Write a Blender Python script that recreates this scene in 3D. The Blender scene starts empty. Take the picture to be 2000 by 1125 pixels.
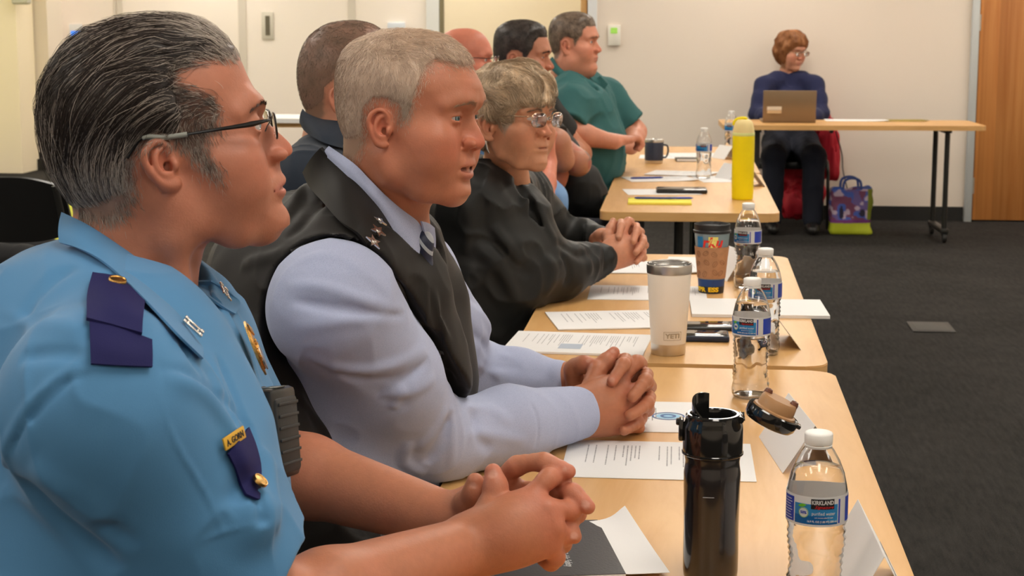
import bpy, bmesh, math, random
import numpy as np
from mathutils import Vector, Matrix
R = random.Random(7)
NR = np.random.RandomState(11)
C = bpy.context.scene.collection
F32 = np.float32

# ---------------------------------------------------------------- camera
F = 3300.0
CAMZ = 1.384
PITCH = math.atan(522.5 / F)
YAW = math.atan(360 * math.cos(PITCH) / F)
_f = np.array([-math.sin(YAW) * math.cos(PITCH), math.cos(YAW) * math.cos(PITCH), -math.sin(PITCH)])
_r = np.array([math.cos(YAW), math.sin(YAW), 0.0])
_u = np.cross(_r, _f)
EYE = np.array([0, 0, CAMZ])
TZ = 0.74                                   # table-top height

def ray(px, py):
    return _f + (px - 1000) / F * _r + (562.5 - py) / F * _u
def P(px, py, zc):                          # pixel at a distance along the view axis
    return EYE + zc * ray(px, py)
def PZ(px, py, z=TZ):                       # pixel on a level plane
    d = ray(px, py); return EYE + d * ((z - CAMZ) / d[2])
def PY(px, py, Y):                          # pixel on a plane across the room
    d = ray(px, py); return EYE + d * (Y / d[1])
def unit(v):
    v = np.asarray(v, float); return v / (np.linalg.norm(v) + 1e-12)
def V(a): return Vector([float(x) for x in a])

cam_data = bpy.data.cameras.new('camera'); cam = bpy.data.objects.new('camera', cam_data); C.objects.link(cam)
cam.matrix_world = Matrix(((_r[0], _u[0], -_f[0], 0), (_r[1], _u[1], -_f[1], 0), (_r[2], _u[2], -_f[2], CAMZ), (0, 0, 0, 1)))
cam_data.sensor_width = 36; cam_data.lens = 36 * F / 2000
cam_data.clip_start = .05; cam_data.clip_end = 60
cam_data.dof.use_dof = True; cam_data.dof.focus_distance = 2.2; cam_data.dof.aperture_fstop = 18
bpy.context.scene.camera = cam

# ---------------------------------------------------------------- objects
def tag(o, label=None, cat=None, group=None, kind=None):
    if label: o['label'] = label
    if cat: o['category'] = cat
    if group: o['group'] = group
    if kind: o['kind'] = kind
    return o
def empty(name, loc=(0, 0, 0), rz=0, label=None, cat=None, group=None, parent=None):
    o = bpy.data.objects.new(name, None); C.objects.link(o); o.location = V(loc); o.rotation_euler = (0, 0, rz)
    o.empty_display_size = .05
    if parent: o.parent = parent
    return tag(o, label, cat, group)
def link(name, me, mat=None, parent=None, smooth=True):
    o = bpy.data.objects.new(name, me); C.objects.link(o)
    if mat is not None:
        for m in (mat if isinstance(mat, (list, tuple)) else [mat]): me.materials.append(m)
    if parent is not None: o.parent = parent
    if smooth and len(me.polygons): me.polygons.foreach_set('use_smooth', np.ones(len(me.polygons), bool))
    return o
def wl(o):
    """the mesh was built in room coordinates: undo its Empty's place"""
    if o.parent is not None and o.parent.type == 'EMPTY': o.location = -o.parent.location
    return o
def npmesh(name, v, quads, tris=None, col=None, mi=None):
    """numpy arrays -> mesh datablock"""
    me = bpy.data.meshes.new(name)
    v = np.asarray(v, F32); q = np.asarray(quads, np.int32).reshape(-1, 4)
    t = np.asarray(tris, np.int32).reshape(-1, 3) if tris is not None and len(tris) else np.zeros((0, 3), np.int32)
    me.vertices.add(len(v)); me.vertices.foreach_set('co', v.ravel())
    nl = q.size + t.size; me.loops.add(nl); me.polygons.add(len(q) + len(t))
    me.loops.foreach_set('vertex_index', np.concatenate([q.ravel(), t.ravel()]))
    st = np.concatenate([np.arange(len(q)) * 4, q.size + np.arange(len(t)) * 3]).astype(np.int32)
    me.polygons.foreach_set('loop_start', st)
    if mi is not None: me.polygons.foreach_set('material_index', np.asarray(mi, np.int32))
    me.update(calc_edges=True)
    if col is not None:
        a = me.color_attributes.new('Col', 'FLOAT_COLOR', 'POINT')
        c4 = np.ones((len(v), 4), F32); c4[:, :3] = col; a.data.foreach_set('color', c4.ravel())
    return me
class MB:
    """collects shapes, builds ONE mesh"""
    def __init__(s): s.bm = bmesh.new()
    def box(s, c, d, rz=0, bev=0, rot=None, seg=2):
        r = bmesh.ops.create_cube(s.bm, size=1); vs = r['verts']
        M = Matrix.Translation(V(c)) @ (rot.to_4x4() if rot else Matrix.Rotation(rz, 4, 'Z')) @ Matrix.Diagonal((d[0], d[1], d[2], 1))
        bmesh.ops.transform(s.bm, matrix=M, verts=vs)
        if bev:
            es = list({e for v in vs for e in v.link_edges})
            bmesh.ops.bevel(s.bm, geom=es, offset=bev, segments=seg, affect='EDGES', profile=.5)
        return s
    def tube(s, pts, r, n=10, cap=True):
        pts = [V(p) for p in pts]; rs = r if hasattr(r, '__len__') else [r] * len(pts)
        up = Vector((0, 0, 1)); prev = None; rings = []
        for i, p in enumerate(pts):
            t = (pts[min(i + 1, len(pts) - 1)] - pts[max(i - 1, 0)]).normalized()
            if prev is None:
                a = t.cross(up)
                if a.length < .1: a = t.cross(Vector((1, 0, 0)))
            else: a = prev - t * prev.dot(t)
            a.normalize(); prev = a; b = t.cross(a)
            rings.append([s.bm.verts.new(p + (a * math.cos(k * 2 * math.pi / n) + b * math.sin(k * 2 * math.pi / n)) * rs[i]) for k in range(n)])
        for i in range(len(rings) - 1):
            for k in range(n): s.bm.faces.new((rings[i][k], rings[i][(k + 1) % n], rings[i + 1][(k + 1) % n], rings[i + 1][k]))
        if cap and n > 2:
            s.bm.faces.new(rings[0][::-1]); s.bm.faces.new(rings[-1])
        return s
    def lathe(s, prof, c=(0, 0, 0), n=48, rot=None, fn=None):
        """prof: list of (r,z) ; fn(r,z,angle)->r"""
        c = V(c); rings = []
        for r, z in prof:
            if r < 1e-6 and fn is None:
                p = Vector((0, 0, z)); p = (rot @ p) if rot else p
                rings.append([s.bm.verts.new(c + p)]); continue
            ring = []
            for k in range(n):
                a = 2 * math.pi * k / n; rr = fn(r, z, a) if fn else r
                p = Vector((rr * math.cos(a), rr * math.sin(a), z)); p = (rot @ p) if rot else p
                ring.append(s.bm.verts.new(c + p))
            rings.append(ring)
        for i in range(len(rings) - 1):
            A, B = rings[i], rings[i + 1]
            if len(A) == 1 and len(B) == 1: continue
            if len(A) == 1:
                for k in range(n): s.bm.faces.new((A[0], B[(k + 1) % n], B[k]))
            elif len(B) == 1:
                for k in range(n): s.bm.faces.new((A[k], A[(k + 1) % n], B[0]))
            else:
                for k in range(n): s.bm.faces.new((A[k], A[(k + 1) % n], B[(k + 1) % n], B[k]))
        return s
    def prism(s, poly, z0, z1, M=None):
        """2D outline extruded along z, then transformed"""
        a = [s.bm.verts.new((x, y, z0)) for x, y in poly]; b = [s.bm.verts.new((x, y, z1)) for x, y in poly]
        n = len(poly)
        s.bm.faces.new(a[::-1]); s.bm.faces.new(b)
        for k in range(n): s.bm.faces.new((a[k], a[(k + 1) % n], b[(k + 1) % n], b[k]))
        if M is not None: bmesh.ops.transform(s.bm, matrix=M, verts=a + b)
        return s
    def sheet(s, grid, sub=4, th=.0012):
        g = spl_grid(grid, sub); s.raw(*thick(g, th)); return s
    def raw(s, v, q):
        vs = [s.bm.verts.new(V(p)) for p in v]
        for f in q:
            try: s.bm.faces.new([vs[i] for i in f])
            except ValueError: pass
        return s
    def build(s, name, mat=None, parent=None, smooth=True, sharp=None, loc=None):
        bmesh.ops.recalc_face_normals(s.bm, faces=s.bm.faces[:])
        me = bpy.data.meshes.new(name); s.bm.to_mesh(me); s.bm.free()
        o = link(name, me, mat, parent, smooth)
        if smooth and sharp is not False:
            try: me.set_sharp_from_angle(angle=math.radians(sharp or 38))
            except Exception: pass
        if loc is not None: o.location = V(loc)
        return o
def crom(pts, m):
    """Catmull-Rom through pts, m samples per span"""
    p = np.asarray(pts, float); n = len(p)
    if n < 3:
        t = np.linspace(0, 1, m + 1)[:, None]; return p[0] * (1 - t) + p[-1] * t
    e = np.vstack([2 * p[0] - p[1], p, 2 * p[-1] - p[-2]]); out = []
    for i in range(n - 1):
        a, b, c, d = e[i:i + 4]
        for t in np.linspace(0, 1, m, endpoint=False):
            out.append(.5 * ((2 * b) + (c - a) * t + (2 * a - 5 * b + 4 * c - d) * t * t + (3 * b - a - 3 * c + d) * t ** 3))
    out.append(p[-1]); return np.array(out)
def spl_grid(g, m):
    g = np.asarray(g, float)
    rows = np.array([crom(r, m) for r in g])
    return np.array([crom(rows[:, j], m) for j in range(rows.shape[1])]).transpose(1, 0, 2)
def thick(g, th):
    """closed slab around a grid of points"""
    a, b = g.shape[:2]
    du = np.gradient(g, axis=0); dv = np.gradient(g, axis=1); n = np.cross(du, dv)
    n /= np.linalg.norm(n, axis=2, keepdims=True) + 1e-12
    T = (g + n * th / 2).reshape(-1, 3); B = (g - n * th / 2).reshape(-1, 3); N = a * b
    q = []
    for i in range(a - 1):
        for j in range(b - 1):
            k = i * b + j; q.append((k, k + 1, k + b + 1, k + b)); q.append((N + k, N + k + b, N + k + b + 1, N + k + 1))
    rim = [(0, j) for j in range(b)] + [(i, b - 1) for i in range(1, a)] + [(a - 1, j) for j in range(b - 2, -1, -1)] + [(i, 0) for i in range(a - 2, 0, -1)]
    rim = [i * b + j for i, j in rim]
    for x, y in zip(rim, rim[1:] + rim[:1]): q.append((x, N + x, N + y, y))
    return np.vstack([T, B]), q
def children(o): return [c for c in bpy.data.objects if c.parent == o]
def copy_tree(o, parent=None):
    c = o.copy(); C.objects.link(c)
    if parent is not None: c.parent = parent
    for ch in children(o):
        if ch.name != c.name: copy_tree(ch, c)
    return c

# ---------------------------------------------------------------- materials
def srgb(r, g, b):
    f = lambda c: c / 12.92 if c <= .04045 else ((c + .055) / 1.055) ** 2.4
    return (f(r / 255), f(g / 255), f(b / 255))
def lin(*a): return tuple(a)
def mat(name, col=(.5, .5, .5), rough=.5, metal=0, spec=.5, bump=0, bscale=200, var=0, vscale=20, attr=False, sss=0, sheen=0,
        trans=0, ior=1.45, emit=None, es=1, coat=0, aniso=None, stretch=(1, 1, 1), alpha=None):
    m = bpy.data.materials.new(name); m.use_nodes = True; nt = m.node_tree; N = nt.nodes; L = nt.links
    b = N['Principled BSDF']; b.inputs['Base Color'].default_value = (*col, 1)
    b.inputs['Roughness'].default_value = rough; b.inputs['Metallic'].default_value = metal
    b.inputs['Specular IOR Level'].default_value = spec; b.inputs['IOR'].default_value = ior
    b.inputs['Transmission Weight'].default_value = trans
    b.inputs['Coat Weight'].default_value = coat; b.inputs['Coat Roughness'].default_value = .08
    if sheen: b.inputs['Sheen Weight'].default_value = sheen; b.inputs['Sheen Roughness'].default_value = .4
    if sss:
        b.inputs['Subsurface Weight'].default_value = sss; b.inputs['Subsurface Radius'].default_value = (1, .35, .18); b.inputs['Subsurface Scale'].default_value = .006
    if emit: b.inputs['Emission Color'].default_value = (*emit, 1); b.inputs['Emission Strength'].default_value = es
    tc = N.new('ShaderNodeTexCoord'); src = None
    if attr:
        a = N.new('ShaderNodeVertexColor'); a.layer_name = 'Col'; src = a.outputs['Color']
    if var:
        mp = N.new('ShaderNodeMapping'); mp.inputs['Scale'].default_value = stretch; L.new(tc.outputs['Object'], mp.inputs[0])
        n = N.new('ShaderNodeTexNoise'); n.inputs['Scale'].default_value = vscale; n.inputs['Detail'].default_value = 5; L.new(mp.outputs[0], n.inputs['Vector'])
        mr = N.new('ShaderNodeMapRange'); mr.inputs[1].default_value = .3; mr.inputs[2].default_value = .7; mr.inputs[3].default_value = 1 - var; mr.inputs[4].default_value = 1 + var
        L.new(n.outputs['Fac'], mr.inputs[0])
        mx = N.new('ShaderNodeMix'); mx.data_type = 'RGBA'; mx.blend_type = 'MULTIPLY'; mx.inputs[0].default_value = 1
        if src: L.new(src, mx.inputs[6])
        else: mx.inputs[6].default_value = (*col, 1)
        L.new(mr.outputs[0], mx.inputs[7]); src = mx.outputs[2]
    if src: L.new(src, b.inputs['Base Color'])
    if bump:
        mp = N.new('ShaderNodeMapping'); mp.inputs['Scale'].default_value = stretch; L.new(tc.outputs['Object'], mp.inputs[0])
        n = N.new('ShaderNodeTexNoise'); n.inputs['Scale'].default_value = bscale; n.inputs['Detail'].default_value = 4; L.new(mp.outputs[0], n.inputs['Vector'])
        bp = N.new('ShaderNodeBump'); bp.inputs['Strength'].default_value = bump; bp.inputs['Distance'].default_value = .002
        L.new(n.outputs['Fac'], bp.inputs['Height']); L.new(bp.outputs[0], b.inputs['Normal'])
    return m

# ---------------------------------------------------------------- signed-distance modelling
def smin(a, b, k):
    if k <= 0: return np.minimum(a, b)
    h = np.maximum(k - np.abs(a - b), 0) / k
    return np.minimum(a, b) - h * h * k * .25
def smax(a, b, k): return -smin(-a, -b, k)
def sstep(a, b, x):
    t = np.clip((x - a) / (b - a), 0, 1); return t * t * (3 - 2 * t)
def rot_from(x=None, z=None):
    """rows = local axes: x forward, z up"""
    if x is None: x = (1, 0, 0)
    if z is None: z = (0, 0, 1)
    x = unit(x); z = np.asarray(z, float); z = unit(z - x * (z @ x)); y = np.cross(z, x); return np.array([x, y, z])
def rotz(a): c, s = math.cos(a), math.sin(a); return np.array([[c, s, 0], [-s, c, 0], [0, 0, 1.]])
class Sdf:
    def __init__(s, frame=None, scale=1.0):
        s.ops = []; s.o = np.zeros(3); s.R = np.eye(3); s.sc = scale
        if frame is not None: s.o, s.R = np.asarray(frame[0], float), np.asarray(frame[1], float)
    # prims are given in the local frame; stored with local bounding spheres
    def _add(s, op, fn, c, rad, k): s.ops.append((op, fn, np.asarray(c, float), rad, k)); return s
    def ell(s, c, r, k=.01, op='u', R=None):
        c = np.asarray(c, F32); r = np.asarray(r, F32)
        if r.ndim == 0: r = np.array([r, r, r], F32)
        def fn(p):
            q = p - c
            if R is not None: q = q @ R.T.astype(F32)
            q = q / r; k0 = np.sqrt((q * q).sum(1)); q = q / r; k1 = np.sqrt((q * q).sum(1)) + 1e-9
            return k0 * (k0 - 1) / k1 if (r.max() > r.min()) else (k0 - 1) * r[0]
        return s._add(op, fn, c, float(r.max()), k)
    def cone(s, a, b, ra, rb=None, k=.01, op='u', flat=None):
        """tapered capsule; flat=(dir,factor) squashes distances along dir"""
        rb = ra if rb is None else rb
        a = np.asarray(a, F32); b = np.asarray(b, F32); ab = b - a; L2 = float(ab @ ab) + 1e-12
        fd = None if flat is None else (np.asarray(unit(flat[0]), F32), float(flat[1]))
        def fn(p):
            q = p - a; t = np.clip((q @ ab) / L2, 0, 1); q = q - t[:, None] * ab
            if fd is not None: q = q + ((q @ fd[0]) * (fd[1] - 1))[:, None] * fd[0]
            return np.sqrt((q * q).sum(1)) - (ra + (rb - ra) * t)
        return s._add(op, fn, (a + b) / 2, math.sqrt(L2) / 2 + max(ra, rb), k)
    def chain(s, pts, rs, k=.01, op='u', kk=None, flat=None):
        """one primitive: polyline of tapered capsules (hard union inside), blended once"""
        pts = np.asarray(pts, F32); rs = [rs] * len(pts) if not hasattr(rs, '__len__') else rs
        kk = k * .6 if kk is None else kk
        segs = [(pts[i], pts[i + 1], rs[i], rs[i + 1]) for i in range(len(pts) - 1)]
        fd = None if flat is None else (np.asarray(unit(flat[0]), F32), float(flat[1]))
        def fn(p):
            d = None
            for a, b, ra, rb in segs:
                ab = b - a; L2 = float(ab @ ab) + 1e-12
                q = p - a; t = np.clip((q @ ab) / L2, 0, 1); q = q - t[:, None] * ab
                if fd is not None: q = q + ((q @ fd[0]) * (fd[1] - 1))[:, None] * fd[0]
                e = np.sqrt((q * q).sum(1)) - (ra + (rb - ra) * t)
                d = e if d is None else smin(d, e, kk)
            return d
        c = (pts.min(0) + pts.max(0)) / 2
        rad = float(np.sqrt(((pts - c) ** 2).sum(1)).max()) + max(rs)
        return s._add(op, fn, c, rad, k)
    def box(s, c, h, r=.005, k=.005, op='u', R=None):
        c = np.asarray(c, F32); h = np.asarray(h, F32)
        def fn(p):
            q = p - c
            if R is not None: q = q @ np.asarray(R, F32).T
            q = np.abs(q) - (h - r); return np.sqrt((np.maximum(q, 0) ** 2).sum(1)) + np.minimum(q.max(1), 0) - r
        return s._add(op, fn, c, float(np.linalg.norm(h)), k)
    def plane(s, pt, n, k=.0, op='i'):
        """keeps the side n points away from"""
        pt = np.asarray(pt, F32); n = np.asarray(unit(n), F32)
        return s._add(op, lambda p: (p - pt) @ n, pt, 1e3, k)
    def fold(s, pts, depth=.006, w=.012, sign=1):
        """raises (+) or presses (-) the surface along a polyline: a displacement, not a body"""
        pts = np.asarray(pts, F32); segs = [(pts[i], pts[i + 1]) for i in range(len(pts) - 1)]
        cum = np.concatenate([[0], np.cumsum(np.linalg.norm(np.diff(pts, axis=0), axis=1))]); T = cum[-1] + 1e-9
        def fn(p):
            best = None; tt = None
            for i, (a, b) in enumerate(segs):
                ab = b - a; L2 = float(ab @ ab) + 1e-12; q = p - a; t = np.clip((q @ ab) / L2, 0, 1); q = q - t[:, None] * ab
                e = (q * q).sum(1); u = (cum[i] + t * math.sqrt(L2)) / T
                if best is None: best, tt = e, u
                else:
                    m = e < best; best = np.where(m, e, best); tt = np.where(m, u, tt)
            env = np.clip(4 * tt * (1 - tt) * 1.6, 0, 1)
            return -sign * depth * np.exp(-best / (w * w)) * env
        c = (pts.min(0) + pts.max(0)) / 2
        rad = float(np.sqrt(((pts - c) ** 2).sum(1)).max()) + 2.5 * w
        return s._add('d', fn, c, rad, 0)
    def disp(s, fn): return s._add('d', fn, (0, 0, 0), 1e3, 0)
    def sub(s, other, k=.01, op='u', c=(0, 0, 0), rad=1e3):
        def fn(p): return other.local(p)
        return s._add(op, fn, c, rad, k)
    def local(s, p, ops=None):
        d = np.full(len(p), 1e3, F32)
        for op, fn, c, rad, k in (s.ops if ops is None else ops):
            e = fn(p)
            if op == 'u': d = smin(d, e, k) if k else np.minimum(d, e)
            elif op == 's': d = smax(d, -e, k)
            elif op == 'i': d = smax(d, e, k)
            elif op == 'd': d = d + e
        return d
    def __call__(s, p):
        """world points, culled by space"""
        q = ((np.asarray(p, F32) - s.o.astype(F32)) @ s.R.T.astype(F32)) / F32(s.sc)
        if len(q) < 3000: return s.local(q) * F32(s.sc)
        cell = .05; key = np.floor(q / cell).astype(np.int64); key -= key.min(0)
        m = key.max(0) + 1; kk = (key[:, 0] * m[1] + key[:, 1]) * m[2] + key[:, 2]
        o = np.argsort(kk, kind='stable'); ks = kk[o]; cut = np.flatnonzero(np.diff(ks)) + 1
        out = np.empty(len(q), F32); st = np.concatenate([[0], cut]); en = np.concatenate([cut, [len(q)]])
        C_ = np.array([x[2] for x in s.ops]); Rr = np.array([x[3] for x in s.ops]); K = np.array([x[4] for x in s.ops])
        dd = np.array([x[0] == 'd' for x in s.ops])
        for a, b in zip(st, en):
            ids = o[a:b]; pp = q[ids]; c = (pp.min(0) + pp.max(0)) / 2; rr = math.sqrt(((pp - c) ** 2).sum(1).max())
            near = np.linalg.norm(C_ - c, axis=1) < Rr + rr + K + np.where(dd, 0, .022)
            out[ids] = s.local(pp, [s.ops[i] for i in np.flatnonzero(near)])
        return out * F32(s.sc)
    def mesh(s, lo, hi, h, newton=1):
        """surface nets over world box lo..hi"""
        lo = np.asarray(lo, float); hi = np.asarray(hi, float); B = 8
        n = (np.ceil((hi - lo) / h / B).astype(int)) * B; nb = n // B
        I = np.stack(np.meshgrid(*[np.arange(k) for k in nb], indexing='ij'), -1).reshape(-1, 3)
        cen = lo + (I * B + B / 2 - .5) * h
        q = ((cen - s.o) @ s.R.T / s.sc).astype(F32)
        fc = np.concatenate([s.local(q[i:i + 60000]) for i in range(0, len(q), 60000)]) * s.sc
        act = np.abs(fc) < B * h * .87 * 1.35 + .004
        vals = np.repeat(np.repeat(np.repeat(np.where(fc < 0, -1e3, 1e3).astype(F32).reshape(nb), B, 0), B, 1), B, 2)
        A = I[act]; off = np.stack(np.meshgrid(*[np.arange(B)] * 3, indexing='ij'), -1).reshape(-1, 3)
        idx = (A[:, None, :] * B + off[None]).reshape(-1, 3)
        v = s((lo + idx * h))
        vals[idx[:, 0], idx[:, 1], idx[:, 2]] = v
        ins = vals < 0
        cnt = np.zeros(tuple(n - 1), np.uint8)
        cs = [(a, b, c) for a in (0, 1) for b in (0, 1) for c in (0, 1)]
        for a, b, c in cs: cnt += ins[a:n[0] - 1 + a, b:n[1] - 1 + b, c:n[2] - 1 + c]
        cell = np.argwhere((cnt > 0) & (cnt < 8))
        cid = np.full(tuple(n - 1), -1, np.int32); cid[cell[:, 0], cell[:, 1], cell[:, 2]] = np.arange(len(cell))
        cv = np.stack([vals[cell[:, 0] + a, cell[:, 1] + b, cell[:, 2] + c] for a, b, c in cs], 1)
        acc = np.zeros((len(cell), 3)); w = np.zeros(len(cell)); csn = np.array(cs)
        for i in range(8):
            for j in range(i + 1, 8):
                if np.abs(csn[i] - csn[j]).sum() != 1: continue
                x, y = cv[:, i], cv[:, j]; m = (x < 0) != (y < 0)
                t = np.where(m, x / np.where(m, x - y, 1), 0)
                pt = csn[i] + t[:, None] * (csn[j] - csn[i]); acc += pt * m[:, None]; w += m
        vert = lo + (cell + acc / w[:, None]) * h
        quads = []
        for ax in range(3):
            o = [0, 0, 0]; o[ax] = 1
            s0 = ins[:n[0] - 1, :n[1] - 1, :n[2] - 1]; s1 = ins[o[0]:n[0] - 1 + o[0], o[1]:n[1] - 1 + o[1], o[2]:n[2] - 1 + o[2]]
            u, w_ = (ax + 1) % 3, (ax + 2) % 3
            e = np.argwhere(s0 != s1); e = e[(e[:, u] > 0) & (e[:, w_] > 0)]
            f = s0[e[:, 0], e[:, 1], e[:, 2]]
            du = np.zeros(3, int); du[u] = 1; dw = np.zeros(3, int); dw[w_] = 1
            g = lambda x: cid[x[:, 0], x[:, 1], x[:, 2]]
            qd = np.stack([g(e - du - dw), g(e - dw), g(e), g(e - du)], 1)
            qd = np.where(f[:, None], qd, qd[:, ::-1]); quads.append(qd[(qd >= 0).all(1)])
        quads = np.vstack(quads)
        for _ in range(newton):
            e = h * .35; f0 = s(vert); g = np.stack([s(vert + np.eye(3)[i] * e) - f0 for i in range(3)], 1) / e
            g2 = (g * g).sum(1) + 1e-6; stp = -(f0 / g2)[:, None] * g
            ln = np.linalg.norm(stp, axis=1, keepdims=True); stp *= np.minimum(1, h * .8 / (ln + 1e-9)); vert = vert + stp
        return vert, quads
def grad(f, p, e=.0015):
    f0 = f(p); g = np.stack([f(p + np.eye(3)[i] * e) - f0 for i in range(3)], 1); return g / (np.linalg.norm(g, axis=1, keepdims=True) + 1e-9), f0
def join_np(parts):
    """[(v,q,col)] -> one"""
    vs, qs, cs = [], [], []; n = 0
    for p in parts:
        v, q = p[0], p[1]; vs.append(v); qs.append(np.asarray(q) + n); cs.append(p[2] if len(p) > 2 else np.ones((len(v), 3))); n += len(v)
    return np.vstack(vs), np.vstack(qs), np.vstack(cs)
_perm = NR.permutation(256); _g = NR.rand(256).astype(F32)
def vnoise(p, sc=1.0):
    """smooth value noise, 0..1"""
    q = np.asarray(p, float) * sc; i = np.floor(q).astype(int); f = q - i; f = f * f * (3 - 2 * f); out = 0
    for a in (0, 1):
        for b in (0, 1):
            for c in (0, 1):
                h = _perm[(_perm[(_perm[(i[:, 0] + a) & 255] + i[:, 1] + b) & 255] + i[:, 2] + c) & 255]
                w = (f[:, 0] if a else 1 - f[:, 0]) * (f[:, 1] if b else 1 - f[:, 1]) * (f[:, 2] if c else 1 - f[:, 2]); out = out + w * _g[h]
    return out
def strands(paths, rads, cols, sides=3):
    """paths (N,M,3), rads (N,M), cols (N,3) -> tubes"""
    N, M = paths.shape[:2]
    t = np.gradient(paths, axis=1); t /= np.linalg.norm(t, axis=2, keepdims=True) + 1e-9
    ref = np.array([.3, .5, .81]); a = np.cross(t, ref); a /= np.linalg.norm(a, axis=2, keepdims=True) + 1e-9; b = np.cross(t, a)
    ang = np.arange(sides) * 2 * math.pi / sides
    v = paths[:, :, None] + rads[:, :, None, None] * (a[:, :, None] * np.cos(ang)[None, None, :, None] + b[:, :, None] * np.sin(ang)[None, None, :, None])
    v = v.reshape(-1, 3); base = (np.arange(N)[:, None, None] * M + np.arange(M - 1)[None, :, None]) * sides
    k = np.arange(sides)[None, None]; k1 = (k + 1) % sides
    q = np.stack([base + k, base + k1, base + sides + k1, base + sides + k], -1).reshape(-1, 4)
    return v, q, np.repeat(cols, M * sides, axis=0)
# ---------------------------------------------------------------- heads
SAG = [(0, .135), (.035, .132), (.068, .115), (.088, .09), (.097, .068), (.099, .05), (.093, .03), (.086, .008), (.085, -.015), (.086, -.035),
       (.087, -.05), (.088, -.065), (.087, -.082), (.078, -.094), (.055, -.092), (.02, -.08), (-.025, -.065), (-.062, -.045), (-.088, -.01),
       (-.1, .035), (-.097, .075), (-.078, .108), (-.045, .128)]
PROF = [(.097, .075), (.1, .058), (.1, .048), (.0955, .036), (.099, .027), (.108, .014), (.118, .002), (.1205, -.005), (.119, -.011), (.11, -.0165),
        (.1035, -.019), (.1015, -.025), (.104, -.033), (.1045, -.0375), (.1, -.0415), (.103, -.046), (.102, -.051), (.0965, -.057),
        (.0965, -.064), (.1, -.073), (.099, -.082), (.092, -.09)]
WID = [(-.11, .036), (-.09, .045), (-.07, .053), (-.045, .060), (-.02, .065), (0, .0685), (.03, .072), (.06, .0755), (.09, .0755), (.12, .074), (.15, .073)]
SIG = [(-.1, .02), (-.085, .022), (-.07, .020), (-.058, .024), (-.045, .025), (-.03, .022), (-.021, .013), (-.014, .0135), (-.004, .0125), (.01, .0095), (.03, .009), (.04, .014), (.05, .034), (.08, .05)]

def head_frame(yaw, pitch=0, roll=0, view=None):
    """rows: forward, left, up.  yaw from +X towards +Y, pitch lifts the chin, roll leans towards the person's left"""
    y, p, r = map(math.radians, (yaw, pitch, roll))
    x = np.array([math.cos(y) * math.cos(p), math.sin(y) * math.cos(p), math.sin(p)])
    z = np.array([-math.cos(y) * math.sin(p), -math.sin(y) * math.sin(p), math.cos(p)])
    l = np.cross(z, x); z2 = z * math.cos(r) + l * math.sin(r); l2 = np.cross(z2, x)
    return np.array([x, l2, z2])

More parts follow.
